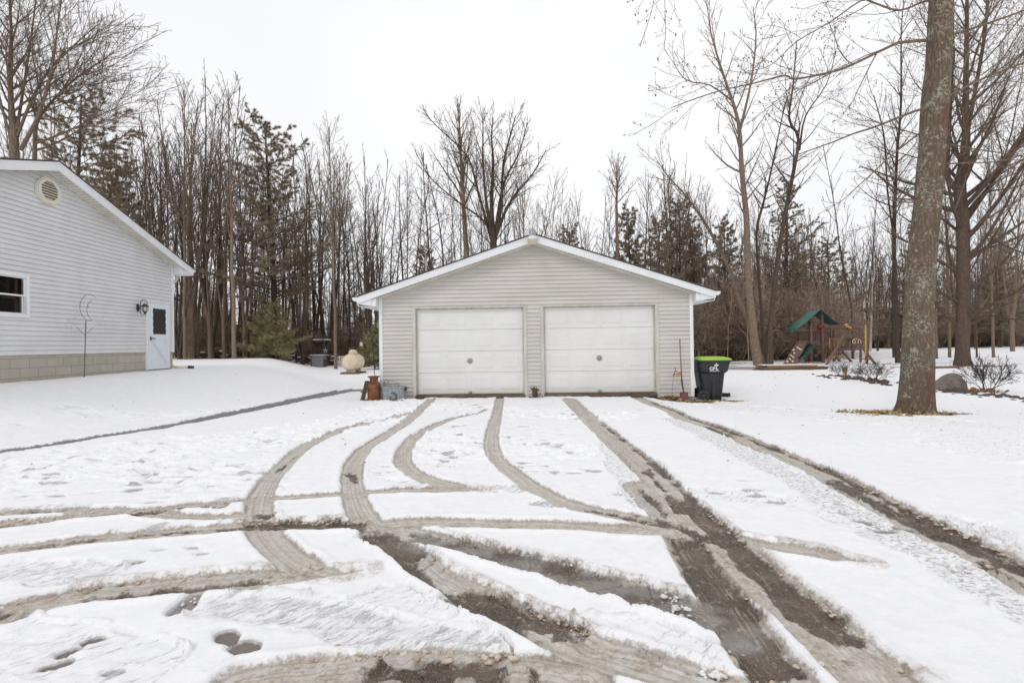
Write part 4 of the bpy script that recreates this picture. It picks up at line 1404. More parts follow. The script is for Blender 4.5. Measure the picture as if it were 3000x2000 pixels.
def scal():
    pts = []
    nx_, nz_ = 4, 4
    w, h = gx1 - gx0, wz1 - wz0
    cs = [((gx0 + w * (i + .5) / nx_, wz1 - .025), 90) for i in range(nx_)]
    cs += [((gx1 - .025, wz1 - h * (i + .5) / nz_), 0) for i in range(nz_)]
    cs += [((gx1 - w * (i + .5) / nx_, wz0 + .025), 270) for i in range(nx_)]
    cs += [((gx0 + .025, wz0 + h * (i + .5) / nz_), 180) for i in range(nz_)]
    for (c, a0) in cs:
        hor = a0 in (90, 270)
        rx = (w / nx_ / 2) if hor else 0.03
        rz_ = 0.03 if hor else (h / nz_ / 2)
        for k in range(7):
            a = R(a0 + 80 - 160 * k / 6)
            pts.append((c[0] + rx * math.cos(a), c[1] + rz_ * math.sin(a)))
    return pts


sp = scal()
cxd, czd = (gx0 + gx1) / 2, (wz0 + wz1) / 2
mb.prism(sp, -0.0535, -0.051)
mb.build('window', 'darkglass', door)
mb = MB()
hz = 1.66
hxx = dY0 + .085
mb.box(hxx - .02, hxx + .02, -0.066, -0.05, hz - .05, hz + .05)
mb.tube([(hxx, -0.05, hz + .01), (hxx, -0.105, hz + .01), (hxx + .11, -0.105, hz + .0)], 0.012, 8)
mb.build('handle', 'rust_dark', door)
# wall lantern beside the door
lan = thing('wall_lantern', 'black scrolled iron wall lantern beside the white storm door', 'wall lantern', (hx, S0, 0), HRZ)
lx = L(13.23)
mb = MB()
mb.lathe([(0.05, -0.022), (0.05, -0.045), (0.03, -0.06)], (lx, 0, 2.50), 16, 'y', sx=1.0, sy=2.2)
mb.build('backplate', 'black_iron', lan, auto=0.6)
mb = MB()
cy = -0.22


def arc(c, r, a0, a1, n=14, r1=None):
    r1 = r if r1 is None else r1
    return [(c[0], c[1] + (r + (r1 - r) * k / n) * math.cos(R(a0 + (a1 - a0) * k / n)), c[2] + (r + (r1 - r) * k / n) * math.sin(R(a0 + (a1 - a0) * k / n))) for k in range(n + 1)]


mb.tube([(lx, -.05, 2.50), (lx, -.10, 2.50)], 0.010, 6)
up = [(lx, -.10, 2.36), (lx, -.10, 2.60)] + arc((lx, -.19, 2.63), .09, 0, -200 + 0, 16)[0:0] + arc((lx, -.19, 2.62), .092, 0, 180, 14) + arc((lx, -.235, 2.62), .047, 180, 350, 10, .035)
mb.tube(up, 0.009, 6)
mb.tube([(lx, -.10, 2.40)] + arc((lx, -.155, 2.36), .055, 0, -200, 12) + arc((lx, -.165, 2.37), .04, 160, 60, 6, .03), 0.008, 6)
mb.build('bracket', 'black_iron', lan, smooth=True)
mb = MB()
mb.lathe([(0.012, 2.605), (0.03, 2.60), (0.07, 2.555), (0.095, 2.54), (0.095, 2.528), (0.07, 2.525)], (lx, cy, 0), 12)
mb.lathe([(0.010, 2.30), (0.018, 2.335), (0.035, 2.36), (0.05, 2.385), (0.045, 2.392)], (lx, cy, 0), 12)
for k in range(6):
    a = R(60 * k)
    mb.tube([(lx + .068 * math.cos(a), cy + .068 * math.sin(a), 2.53), (lx + .066 * math.cos(a), cy + .066 * math.sin(a), 2.45), (lx + .045 * math.cos(a), cy + .045 * math.sin(a), 2.39)], 0.006, 5)
mb.build('cap', 'black_iron', lan)
mb = MB()
mb.lathe([(0.060, 2.526), (0.062, 2.46), (0.042, 2.393)], (lx, cy, 0), 12)
mb.build('lamp_glass', 'milky', lan, smooth=True)

# moon on a stake
bx_, by_ = L(11.15), -0.30
mo = thing('moon_garden_stake', 'thin wire crescent moon on a rusty garden stake before the white siding', 'garden ornament', (hx, S0, 0), HRZ)
mb = MB()
zg = 0.62
mb.tube([(bx_ - .03, by_, zg), (bx_ + .0, by_, 1.3), (bx_ + .035, by_, 2.04)], 0.010, 7)
mb.build('pole', 'moonwire', mo)
mb = MB()
mb.tube([(bx_ + .02, by_, 1.69), (bx_ - .12, by_, 1.80), (bx_ - .20, by_, 1.87)], 0.005, 5)
mb.tube([(bx_ + .02, by_, 1.73), (bx_ + .14, by_, 1.81), (bx_ + .27, by_, 1.90)], 0.005, 5)
mb.build('branch', 'moonwire', mo)
mb = MB()
cc = (bx_ + .14, 2.345)


def arcx(cx, cz, rx, rz_, a0, a1, n=24):
    return [(cx + rx * math.cos(R(a0 + (a1 - a0) * k / n)), by_, cz + rz_ * math.sin(R(a0 + (a1 - a0) * k / n))) for k in range(n + 1)]


mb.tube(arcx(cc[0] + .02, cc[1], .285, .31, 55, 282), 0.005, 6)
mb.tube(arcx(cc[0] + .165, cc[1] - .05, .24, .245, 110, 250), 0.005, 6)
mb.tube([(cc[0] - .06, by_, cc[1] + .06), (cc[0] - .01, by_, cc[1] + .01)], 0.004, 5)
mb.build('crescent', 'moonwire', mo)
for (sx_, sz_, q) in ((bx_ - .42, 1.93, .13), (bx_ + .52, 2.02, .15), (bx_ - .25, 2.02, .09), (bx_ + .33, 2.08, .09)):
    mb = MB()
    st = []
    for k in range(11):
        a = R(90 + 36 * k)
        r = q if k % 2 == 0 else q * .42
        st.append((sx_ + r * math.cos(a), by_, sz_ + r * math.sin(a)))
    mb.tube(st, 0.0018, 4)
    mb.build('star', 'faintwire', mo)
mb = MB()
mb.tube([(bx_ - .20, by_, 1.87), (bx_ - .33, by_, 1.97), (bx_ - .42, by_, 1.99)], 0.0018, 4)
mb.build('wire', 'faintwire', mo)
mb = MB()
mb.tube([(bx_ + .27, by_, 1.90), (bx_ + .42, by_, 1.98), (bx_ + .52, by_, 2.04)], 0.0018, 4)
mb.build('wire', 'faintwire', mo)
# drain pipe lying on the snow at the house corner
mb = MB()
pa, pb = dp(510, 1087, 14.75), dp(561, 1086, 14.9)
zz = gz1(pa.x, pa.y) + .07
mb.tube([(pa.x, pa.y, zz), (pb.x - .08, pb.y, zz)], 0.05, 10)
dpipe = mb.build('drain_pipe', 'cream', None, smooth=True)
tag(dpipe, 'cream drain pipe lying on the snow at the house corner', 'pipe')
mb = MB()
mb.tube([(pb.x - .085, pb.y, zz), (pb.x + .05, pb.y, zz - .01)], 0.058, 10)
mb.build('pipe_end', 'rubber', dpipe, smooth=True)

# ------------------------------------------------------------------ things by the garage, left
def on(px, py, Y):
    p = dp(px, py, Y)
    return p


cx_ = dp(1096, 1167, 11.93)
zg = gz1(cx_.x, cx_.y) + 0.0
milk = thing('milk_can', 'rusty brown milk can with a wide rim at the left garage corner', 'milk can', (cx_.x, cx_.y, zg + .01), 0)
mb = MB()
mb.lathe([(0.150, 0.0), (0.158, 0.01), (0.158, 0.36), (0.163, 0.375), (0.158, 0.39), (0.153, 0.415), (0.125, 0.455), (0.105, 0.475), (0.100, 0.49), (0.102, 0.535), (0.112, 0.565), (0.150, 0.58), (0.153, 0.60), (0.135, 0.603), (0.10, 0.58)], sides=32)
mb.build('can_body', 'rust', milk, auto=0.7)
mb = MB()
for s in (-1, 1):
    mb.tube([(s * .045 - .0, -.104, .50), (s * .05, -.16, .475), (s * .05, -.165, .43)], 0.010, 6)
mb.tube([(-.05, -.165, .43), (.05, -.165, .43)], 0.010, 6)
mb.build('handle', 'rust_dark', milk)

p = dp(1068, 1171, 11.75)
zg = gz1(p.x, p.y)
pl = thing('leaning_board', 'old channel shaped board leaning against the rusty milk can', 'board', (p.x, p.y, zg), 0)
mb = MB()
a, b = Vector((-.055, 0, .0)), Vector((.045, .10, .50))
mb.bar(a, b, .055, .02, up=(1, 0, 0))
mb.build('board', 'brownwood', pl)
mb = MB()
for s in (-1, 1):
    o_ = Vector((s * .032, -.012, 0))
    mb.bar(a + o_, b + o_, .014, .04, up=(1, 0, 0))
mb.build('side_rail', 'brownwood', pl)
mb = MB()
mb.bar((-.10, .03, .235), (.13, .06, .235), .035, .03)
mb.build('cross_piece', 'brownwood', pl)

p = dp(1101, 1160, 12.6)
zg = gz1(p.x, p.y)
sh = thing('shepherd_hook', 'tall thin black shepherd hook pole rising behind the rusty milk can', 'plant hook', (p.x, p.y, zg), 0)
mb = MB()
mb.tube([(0, 0, -.02), (-.02, 0, .6), (-.06, 0, 1.3), (-.085, 0, 1.62), (-.10, 0, 1.72), (-.15, 0, 1.78), (-.21, 0, 1.80), (-.26, 0, 1.79), (-.29, 0, 1.76)], 0.009, 7)
mb.build('pole', 'black_iron', sh)
mb = MB()
mb.box(-.085 - .03, -.085 + .02, -.02, .02, 1.42, 1.52)
mb.build('bracket', 'black_iron', sh)

# galvanised tub
p = dp(1154, 1166, 11.88)
zg = gz1(p.x, p.y) + .03
tub = thing('wash_tub', 'galvanised oblong wash tub beside the left garage door', 'tub', (p.x, p.y, zg), R(-2))
mb = MB()
prof = [(0.0, 0.0), (0.80, 0.0), (0.84, 0.02), (0.98, 0.31), (1.03, 0.325), (1.03, 0.335), (0.97, 0.335), (0.80, 0.03), (0.0, 0.03)]


def superell(mb, prof, rx, ry, n=40, e=2.6):
    n0 = len(mb.v)
    for (r, z) in prof:
        for k in range(n):
            a = 2 * math.pi * k / n
            c, s = math.cos(a), math.sin(a)
            mb.v.append((rx * r * math.copysign(abs(c) ** (2 / e), c), ry * r * math.copysign(abs(s) ** (2 / e), s), z))
    for i in range(len(prof) - 1):
        for k in range(n):
            j = (k + 1) % n
            mb.f.append((n0 + i * n + k, n0 + i * n + j, n0 + (i + 1) * n + j, n0 + (i + 1) * n + k))


superell(mb, prof, 0.305, 0.17)
mb.build('tub_body', 'galv', tub, auto=0.7)
for s in (-1, 1):
    mb = MB()
    mb.tube([(s * .295, -.06, .27), (s * .36, -.06, .30), (s * .36, .06, .30), (s * .295, .06, .27)], 0.010, 6)
    mb.box(s * .30 - .012, s * .30 + .012, -.08, -.04, .22, .30)
    mb.box(s * .30 - .012, s * .30 + .012, .04, .08, .22, .30)
    mb.build('handle', 'black_iron', tub)
mb = MB()
mb.tube([(-.02, -.168, .17), (.04, -.172, .18), (.09, -.172, .14), (.11, -.170, .08), (.09, -.166, .03)], 0.012, 7)
mb.tube([(-.05, -.164, .10), (-.035, -.166, .05), (-.05, -.165, .02)], 0.010, 7)
mb.build('hook', 'black_iron', tub)
st = thing('wilted_stems', 'dead arching plant stems growing out of the galvanised tub', 'dead plant', (p.x, p.y, zg + .30), 0)
mb = MB()
rs = random.Random(5)
for (pts) in ([(-.14, .03, -.27), (-.22, .02, .06), (-.20, .0, .17), (-.16, .0, .19), (-.12, .02, .12)], [(.18, .03, -.27), (.12, .0, .08), (-.02, .0, .16), (-.14, .0, .14), (-.18, 0, .10)], [(.08, .05, -.27), (.05, .05, .04), (-.03, .05, .10), (-.12, .03, .06)], [(-.16, -.02, -.27), (-.14, -.02, .05), (-.12, -.02, .13)], [(-.2, .0, -.27), (-.24, .0, .02), (-.25, .0, .11), (-.20, .0, .15)], [(0, .0, -.27), (.02, -.02, .05), (.06, 0, .09), (.14, 0, .04)]):
    mb.tube([tuple(q) for q in smooth_line(pts, 5)], 0.0045, 5)
mb.build('stem', 'black_iron', st)

# between the doors: little dark weathered ornament on a tray
p = dp(1567, 1161, 11.98)
zg = gz1(p.x, p.y) + .05
orn = thing('weathered_stump_ornament', 'small dark mossy stump ornament between the two garage doors', 'ornament', (p.x, p.y, zg), 0)
mb = MB()
mb.lathe([(0.062, 0.0), (0.066, 0.05), (0.058, 0.12), (0.066, 0.19), (0.05, 0.205)], (0, 0, 0), 14)
mb.lathe([(0.02, 0.19), (0.028, 0.215), (0.018, 0.235)], (-.02, 0, 0), 10)
mb.lathe([(0.02, 0.19), (0.026, 0.205), (0.016, 0.222)], (.045, -.01, 0), 10)
mb.tube([(-.045, 0, .17), (-.085, -.01, .205), (-.105, -.01, .238)], [.02, .016, .012], 7)
mb.tube([(.05, 0, .14), (.085, -.01, .17), (.10, -.01, .205)], [.018, .014, .011], 7)
mb.build('stump', 'rust_dark', orn, smooth=True)
tray = MB()
tray.lathe([(0.17, -.045), (0.185, -.01), (0.185, 0.0), (0.165, -.004), (0.15, -.03)], (0.03, 0, 0), 26)
tr_ = tray.build('tray', 'brownwood', orn, auto=.7)
mb = MB()
rs = random.Random(8)
for k in range(9):
    x = .09 + rs.uniform(-.03, .06)
    mb.tube([(x, rs.uniform(-.03, .03), 0), (x + rs.uniform(-.03, .03), rs.uniform(-.04, .02), rs.uniform(.04, .12))], .008, 5)
mb.build('twig', 'leaf', orn)

# ------------------------------------------------------------------ things by the garage, right
p = dp(1971, 1160, 11.80)
zg = gz1(p.x, p.y)
fl = thing('garden_flag', 'small faded striped flag on a thin leaning stake by the right garage door', 'flag', (p.x, p.y, zg), 0)
mb = MB()
mb.tube([(-.02, 0, -.02), (-.01, 0, .30), (.02, 0, .52), (.045, 0, .66), (.075, 0, .76)], 0.004, 5)
mb.tube([(.07, 0, .75), (.072, 0, .80)], 0.008, 5)
mb.tube([(.03, 0, .60), (.035, -.01, .635)], 0.014, 5)
mb.build('stake', 'rust_dark', fl)


def flag_mat():
    g = NG('faded_striped_cloth')
    z = g.sep(g.obj, 2)
    x = g.sep(g.obj, 0)
    s = g.math('SINE', g.math('ADD', g.math('MULTIPLY', g.math('ADD', z, g.math('MULTIPLY', x, 0.15)), 150.0), g.math('MULTIPLY', g.noise(20), 2.0)))
    c = g.mix(g.mr(s, -0.15, 0.15), (0.36, 0.12, 0.07), (0.66, 0.52, 0.40))
    top = g.math('MULTIPLY', g.mr(z, 0.70, 0.705), g.mr(x, 0.125, 0.12))
    c = g.mix(top, c, (0.22, 0.17, 0.16))
    return g.done(c, 0.8)


M['flag'] = flag_mat()
mb = MB()
n, mrow = 12, 6
n0 = len(mb.v)
for i in range(n + 1):
    for j in range(mrow + 1):
        u, v = i / n, j / mrow
        x = .045 + u * .155 + (1 - v) * (-.01) + v * .02
        z = .60 + v * .13 + .012 * math.sin(u * 7 + 1) - u * .02 - (.03 * v * u)
        mb.v.append((x, -.015 + .016 * math.sin(u * 9 + v * 2), z))
for i in range(n):
    for j in range(mrow):
        a = n0 + i * (mrow + 1) + j
        mb.f.append((a, a + mrow + 1, a + mrow + 2, a + 1))
mb.build('cloth', 'flag', fl, smooth=True)

p = dp(2004, 1166, 11.70)
zg = gz1(p.x, p.y)
pot = thing('rusted_bucket', 'rusty dull red ribbed bucket at the right garage corner', 'bucket', (p.x, p.y, zg + .02), 0)
mb = MB()
pf = [(.085, 0)]
for k in range(7):
    zz = .012 + k * .024
    pf += [(.088 + .0015 * k, zz), (.094 + .0015 * k, zz + .008), (.088 + .0015 * k, zz + .018)]
pf += [(.105, .19), (.100, .195), (.09, .17), (.0, .165)]
mb.lathe(pf, sides=28, caps=False)
mb.build('bucket_body', 'maroon', pot, auto=.9)
mb = MB()
for k in range(14):
    a = rs.uniform(0, 6.3)
    mb.lathe([(.012, 0), (.022, .012), (.01, .03)], (.07 * math.cos(a) * rs.random(), .07 * math.sin(a), .165), 6)
mb.build('soil', 'rust_dark', pot)
p2 = dp(2001, 1143, 11.72)
shv = thing('leaning_garden_tool', 'long grey wooden tool handle stood upright in the red bucket', 'garden tool', (p2.x, p2.y, zg + .185), 0)
mb = MB()
zt_ = dp(2001, 993, 11.9).z - (zg + .185)
mb.tube([(-.02, .02, .33), (-.022, .06, .8), (-.02, .10, zt_ - .12), (-.02, .11, zt_)], [.017, .016, .015, .018], 9)
mb.build('handle', 'grey_wood', shv, smooth=True)
mb = MB()
mb.tube([(.02, -.02, -.02), (.012, -.01, .06), (-.008, .0, .16), (-.02, .02, .33), (-.021, .022, .35)], [.014, .016, .017, .022, .018], 9)
mb.lathe([(.03, -.03), (.045, .0), (.03, .03)], (.03, -.01, 0), 8)
mb.build('socket', 'rust_dark', shv, smooth=True)

# dead leaves and straw heaped along the garage foot
def litter(name, label, spots, n, mat, seed, cat='dead leaves', size=(.02, .05), h=.06):
    rs = random.Random(seed)
    mb = MB()
    for k in range(n):
        cx, cy, rx, ry, hh = spots[rs.randrange(len(spots))]
        a, r = rs.uniform(0, 6.28), math.sqrt(rs.random())
        x, y = cx + rx * r * math.cos(a), cy + ry * r * math.sin(a)
        z = gz1(x, y) + .012 + hh * (1 - r) * rs.random()
        s = rs.uniform(*size)
        d = Vector((rs.gauss(0, 1), rs.gauss(0, 1), rs.gauss(0, .45))).normalized()
        e = d.cross(Vector((rs.gauss(0, .5), rs.gauss(0, .5), 1))).normalized() * s * rs.uniform(.35, .6)
        q = Vector((x, y, z))
        mb.quad(q - d * s, q - e, q + d * s, q + e)
    o = mb.build(name, mat, None)
    return tag(o, label, cat, None, 'stuff')


litter('leaf_litter', 'dead orange leaves heaped against the milk can and tub', [(-3.45, 11.75, .35, .12, .07), (-2.9, 11.7, .5, .10, .04), (-2.5, 11.75, .3, .08, .03)], 420, 'leaf', 1)
litter('leaf_heap', 'heap of reddish dead leaves beside the rusty red bucket', [(3.82, 11.7, .28, .16, .19), (3.95, 11.65, .3, .16, .12), (4.3, 11.6, .4, .12, .05)], 700, 'leaf', 2)
litter('straw', 'tan straw scattered around the red bucket and the bin', [(4.0, 11.52, .6, .12, .06), (4.6, 11.7, .5, .15, .04), (5.3, 11.95, .6, .12, .03)], 800, 'straw', 3, 'straw', (.03, .09))

# ------------------------------------------------------------------ wheeled bin
p = dp(2088, 1177, 12.35)
zb_ = p.z
wb = thing('wheelie_bin', 'charcoal wheeled waste bin with a lime green lid right of the garage', 'bin', (p.x, p.y + .10, zb_ + .03), R(-4))


def loft(mb, secs, e=5.0, n=36):
    """secs: (cx, rx, ry, z) rounded rectangles"""
    n0 = len(mb.v)
    for (cx, rx, ry, z) in secs:
        for k in range(n):
            a = 2 * math.pi * (k + .5) / n
            c, s = math.cos(a), math.sin(a)
            mb.v.append((cx + rx * math.copysign(abs(c) ** (2 / e), c), ry * math.copysign(abs(s) ** (2 / e), s), z))
    for i in range(len(secs) - 1):
        for k in range(n):
            j = (k + 1) % n
            mb.f.append((n0 + i * n + k, n0 + i * n + j, n0 + (i + 1) * n + j, n0 + (i + 1) * n + k))
    mb.f.append(tuple(n0 + k for k in range(n))[::-1])
    mb.f.append(tuple(n0 + (len(secs) - 1) * n + k for k in range(n)))


def sec(xl, xr, ry, z):
    return ((xl + xr) / 2, (xr - xl) / 2, ry, z)


mb = MB()
loft(mb, [sec(-.26, .20, .23, .03), sec(-.28, .205, .24, .06), sec(-.36, .275, .285, .70), sec(-.37, .29, .295, .715), sec(-.385, .345, .335, .765), sec(-.40, .40, .355, .985), sec(-.42, .425, .375, .99), sec(-.42, .425, .375, 1.035)], e=7)
mb.build('bin_body', 'bin', wb, auto=.5)
mb = MB()
mb.box(-.06, .0, -.283, -.24, .10, .60)
for x in (.14, .17):
    n = len(mb.v)
    mb.v += [(x - .10 - .0, -.243, .08), (x - .086, -.243, .08), (x + .004, -.292, .70), (x - .010, -.292, .70), (x - .10, -.23, .08), (x - .086, -.23, .08), (x + .004, -.28, .70), (x - .010, -.28, .70)]
    mb.f += [(n, n + 1, n + 2, n + 3), (n + 4, n + 7, n + 6, n + 5), (n, n + 3, n + 7, n + 4), (n + 1, n + 5, n + 6, n + 2)]
mb.build('rib', 'bin', wb)
mb = MB()
loft(mb, [sec(-.40, .425, .375, 1.036), sec(-.40, .445, .385, 1.045), sec(-.40, .445, .385, 1.062), sec(-.38, .42, .36, 1.085), sec(-.30, .28, .25, 1.125), sec(-.26, .22, .20, 1.128)], e=6)
lid = mb.build('lid', 'lime', wb, auto=.6)
mb = MB()
mb.tube([(-.47, -.33, 1.02), (-.47, .33, 1.02)], .018, 10)
mb.box(-.47, -.40, -.30, -.24, .98, 1.05)
mb.box(-.47, -.40, .24, .30, .98, 1.05)
mb.build('handle', 'bin', wb)
for s in (-1, 1):
    mb = MB()
    y0 = s * .30
    mb.lathe([(.105, -.03), (.135, -.028), (.148, -.018), (.148, .018), (.135, .028), (.105, .03)], (-.285, y0, .145), 32, 'y', caps=False)
    mb.lathe([(.106, -.026), (.106, .026)], (-.285, y0, .145), 32, 'y', caps=False)
    wh = mb.build('wheel', 'rubber', wb, auto=.6)
    mb = MB()
    mb.lathe([(.098, -.030), (.106, -.030), (.106, .030), (.098, .030), (.098, -.030)], (-.285, y0, .145), 32, 'y', caps=False)
    mb.lathe([(.024, -.034), (.024, .034)], (-.285, y0, .145), 16, 'y')
    for k in range(6):
        a = R(60 * k)
        mb.bar((-.285 + .02 * math.cos(a), y0, .145 + .02 * math.sin(a)), (-.285 + .100 * math.cos(a), y0, .145 + .100 * math.sin(a)), .052, .016, up=(0, 1, 0) if False else (0, 0, 1))
    mb.build('rim', 'wheel_grey', wh)
    mb = MB()
    mb.lathe([(.096, -.010), (.096, .010)], (-.285, y0, .145), 32, 'y')
    mb.build('hub_back', 'dark', wh)


def text(name, s, size, loc, parent, ext=.001, sx=1.0, tilt=0.0):
    cu = bpy.data.curves.new(name, 'FONT')
    cu.body = s
    cu.size = size
    cu.extrude = ext
    cu.offset = size * .022
    cu.materials.append(M['logo'])
    tmp = bpy.data.objects.new(name, cu)
    COL.objects.link(tmp)
    bpy.context.view_layer.update()
    me = bpy.data.meshes.new_from_object(tmp)
    bpy.data.objects.remove(tmp)
    o = bpy.data.objects.new(name, me)
    COL.objects.link(o)
    o.parent = parent
    o.location = loc
    o.rotation_euler = (R(90) + tilt, 0, 0)
    o.scale = (sx, 1, 1)
    return o


# side face leans out between z .765 (y .335) and .985 (y .355)
tl = math.atan(.02 / .22)
LX, LZ = -.12, .795
def ly(z):
    return -(.335 + (z - .765) * .02 / .22) - .004


lg = MB()
lg.box(LX - .02, LX - .019, ly(LZ) + .002, ly(LZ) + .003, LZ, LZ + .001)
logo = lg.build('logo', 'logo', wb)
text('logo_text', 'GF', .118, (LX - .02, ly(LZ), LZ), logo, sx=1.0, tilt=tl)
mb = MB()
X0 = LX + .148
mb.box(X0 - .012, X0 + .012, ly(LZ) - .003, ly(LZ) + .01, LZ, LZ + .115)
mb.box(X0 - .012, X0 + .05, ly(LZ) - .003, ly(LZ) + .01, LZ, LZ + .022)
for (ax, az, bx2, bz2, w) in ((X0, LZ + .10, X0 - .055, LZ + .135, .016), (X0, LZ + .10, X0 + .055, LZ + .135, .016), (X0, LZ + .125, X0, LZ + .185, .016)):
    lf = []
    for k in range(9):
        t = k / 8
        lf.append((ax + (bx2 - ax) * t, ly(LZ + .1) - .003, az + (bz2 - az) * t))
    rr = [max(.001, w * math.sin(math.pi * min(1, .08 + k / 8 * .92))) for k in range(9)]
    n0 = len(mb.v)
    dx, dz = (bx2 - ax), (bz2 - az)
    l_ = math.hypot(dx, dz)
    nx2, nz2 = -dz / l_, dx / l_
    up_ = [(q[0] + nx2 * r, q[2] + nz2 * r) for q, r in zip(lf, rr)]
    dn_ = [(q[0] - nx2 * r, q[2] - nz2 * r) for q, r in zip(lf, rr)][::-1]
    mb.prism(up_ + dn_, ly(LZ + .1) - .003, ly(LZ + .1) + .008)
mb.build('logo_mark', 'logo', logo)
text('logo_text', 'ENVIRONMENTAL', .030, (LX - .02, ly(LZ - .035) - .001, LZ - .036), logo, sx=1.0, tilt=tl)
# black pipe end on the snow behind the bin
q = dp(2118, 1146, 13.0)
mb = MB()
zq = gz1(q.x, q.y)
mb.tube([(q.x - .3, q.y + .3, zq + .07), (q.x + .0, q.y + .05, zq + .07), (q.x + .12, q.y - .05, zq + .07)], .062, 12)
o = mb.build('drain_pipe', 'rubber', None, smooth=True)
tag(o, 'black corrugated drain pipe end on the snow behind the green lidded bin', 'pipe')
mb = MB()
mb.lathe([(.07, -.02), (.07, .02), (.05, .02), (.05, -.02)], (0, 0, 0), 16, 'y')
pe = mb.build('pipe_rim', 'rubber', o)
pe.location = (q.x + .13, q.y - .06, zq + .07)
pe.rotation_euler = (0, 0, R(50))


def rebase(t, loc):
    """move a thing's empty to its own foot and keep its parts where they are"""
    old = Matrix.LocRotScale(t.location, t.rotation_euler, t.scale)
    t.location = loc
    new = Matrix.LocRotScale(t.location, t.rotation_euler, t.scale)
    m = new.inverted() @ old
    for ch in t.children:
        ch.matrix_local = m @ ch.matrix_local


_hm = Matrix.LocRotScale(Vector((hx, S0, 0)), house.rotation_euler, None)
_q = _hm @ Vector((bx_ - .03, by_, 0))
rebase(mo, (_q.x, _q.y, gz1(_q.x, _q.y)))
_q = _hm @ Vector((lx, -.02, 2.5))
rebase(lan, (_q.x, _q.y, _q.z))
# ------------------------------------------------------------------ trees
class Grow:
    """collects branches (polyline + radii) and turns them into tube meshes"""

    def __init__(self, seed, P):
        self.r = random.Random(seed)
        self.P = P
        self.br = []          # (level, pts, rads)

    def branch(self, p, d, Lh, r, lev):
        P, rnd = self.P, self.r
        ns = P['seg'][lev]
        st = Lh / ns
        pts, rad = [p], [r]
        x, y, z = p
        dx, dy, dz = d
        w, tr = P['wig'][lev], P['trop'][lev]
        rt = P['rmin'][lev]
        for i in range(ns):
            dx += rnd.gauss(0, w)
            dy += rnd.gauss(0, w)
            dz += rnd.gauss(0, w) + tr
            n = math.sqrt(dx * dx + dy * dy + dz * dz)
            dx, dy, dz = dx / n, dy / n, dz / n
            x, y, z = x + dx * st, y + dy * st, z + dz * st
            pts.append((x, y, z))
            rad.append(max(rt, r * (1 - P['taper'][lev] * (i + 1) / ns)))
        self.br.append((lev, pts, rad))
        self.sprout(pts, rad, Lh, lev)

    def sprout(self, pts, rad, Lh, lev, t0=None, n=None, lscale=1.0):
        P, rnd = self.P, self.r
        nl = lev + 1
        if nl > P['max']:
            return
        n = n if n is not None else max(1, int(round(P['n'][nl] * (1.0 if lev == 0 else min(1.6, Lh / P['ref'][lev])))))
        t0 = P['t0'][nl] if t0 is None else t0
        az = rnd.uniform(0, 6.28)
        m = len(pts) - 1
        for k in range(n):
            t = t0 + (0.985 - t0) * ((k + rnd.random()) / n)
            f = t * m
            i = min(int(f), m - 1)
            f -= i
            a, b = pts[i], pts[i + 1]
            q = (a[0] + (b[0] - a[0]) * f, a[1] + (b[1] - a[1]) * f, a[2] + (b[2] - a[2]) * f)
            rr = rad[i] + (rad[i + 1] - rad[i]) * f
            dv = Vector((b[0] - a[0], b[1] - a[1], b[2] - a[2])).normalized()
            az += 2.4 + rnd.gauss(0, .5)
            o = dv.orthogonal().normalized()
            s = dv.cross(o)
            an = R(P['ang'][nl][0] + (P['ang'][nl][1] - P['ang'][nl][0]) * t + rnd.gauss(0, 7))
            c = dv * math.cos(an) + (o * math.cos(az) + s * math.sin(az)) * math.sin(an)
            if P.get('flat') and nl >= 2:
                c.z *= P['flat']
                c.normalize()
            shape = P['shape'](t) if nl == 1 else (1.0 - 0.62 * t)
            l2 = P['len'][nl] * shape * rnd.uniform(.7, 1.2) * (1 if nl == 1 else min(1.5, Lh / P['ref'][lev])) * lscale
            r2 = max(P['rmin'][nl], min(rr * P['rr'][nl] * rnd.uniform(.75, 1.1), l2 * P['slim']))
            self.branch(q, tuple(c), l2, r2, nl)

    def mesh(self, levels, sides):
        """numpy tube mesh of the branches of these levels"""
        groups = {}
        for lev, pts, rad in self.br:
            if lev in levels:
                groups.setdefault((len(pts), sides[lev]), []).append((pts, rad))
        VV, FF = [], []
        base = 0
        for (m, k), lst in groups.items():
            Pn = np.array([a for a, _ in lst])
            Rn = np.array([b for _, b in lst])
            T = np.empty_like(Pn)
            T[:, 1:-1] = Pn[:, 2:] - Pn[:, :-2]
            T[:, 0] = Pn[:, 1] - Pn[:, 0]
            T[:, -1] = Pn[:, -1] - Pn[:, -2]
            T /= np.linalg.norm(T, axis=2, keepdims=True) + 1e-9
            D = Pn[:, -1] - Pn[:, 0]
            ref = np.where(np.abs(D[:, 2:3]) > 0.8 * np.linalg.norm(D, axis=1, keepdims=True), np.array([[1., 0, 0]]), np.array([[0, 0, 1.]]))[:, None, :]
            U = np.cross(T, np.broadcast_to(ref, T.shape))
            U /= np.linalg.norm(U, axis=2, keepdims=True) + 1e-9
            Wv = np.cross(T, U)
            a = np.arange(k) * 2 * np.pi / k
            ring = Pn[:, :, None, :] + Rn[:, :, None, None] * (U[:, :, None, :] * np.cos(a)[None, None, :, None] + Wv[:, :, None, :] * np.sin(a)[None, None, :, None])
            nb = len(lst)
            VV.append(ring.reshape(-1, 3))
            b_, i_, s_ = np.meshgrid(np.arange(nb), np.arange(m - 1), np.arange(k), indexing='ij')
            v0 = base + (b_ * m + i_) * k
            s2 = (s_ + 1) % k
            FF.append(np.stack([v0 + s_, v0 + s2, v0 + k + s2, v0 + k + s_], -1).reshape(-1, 4))
            base += nb * m * k
        if not VV:
            return np.zeros((0, 3)), np.zeros((0, 4), int)
        return np.concatenate(VV), np.concatenate(FF)


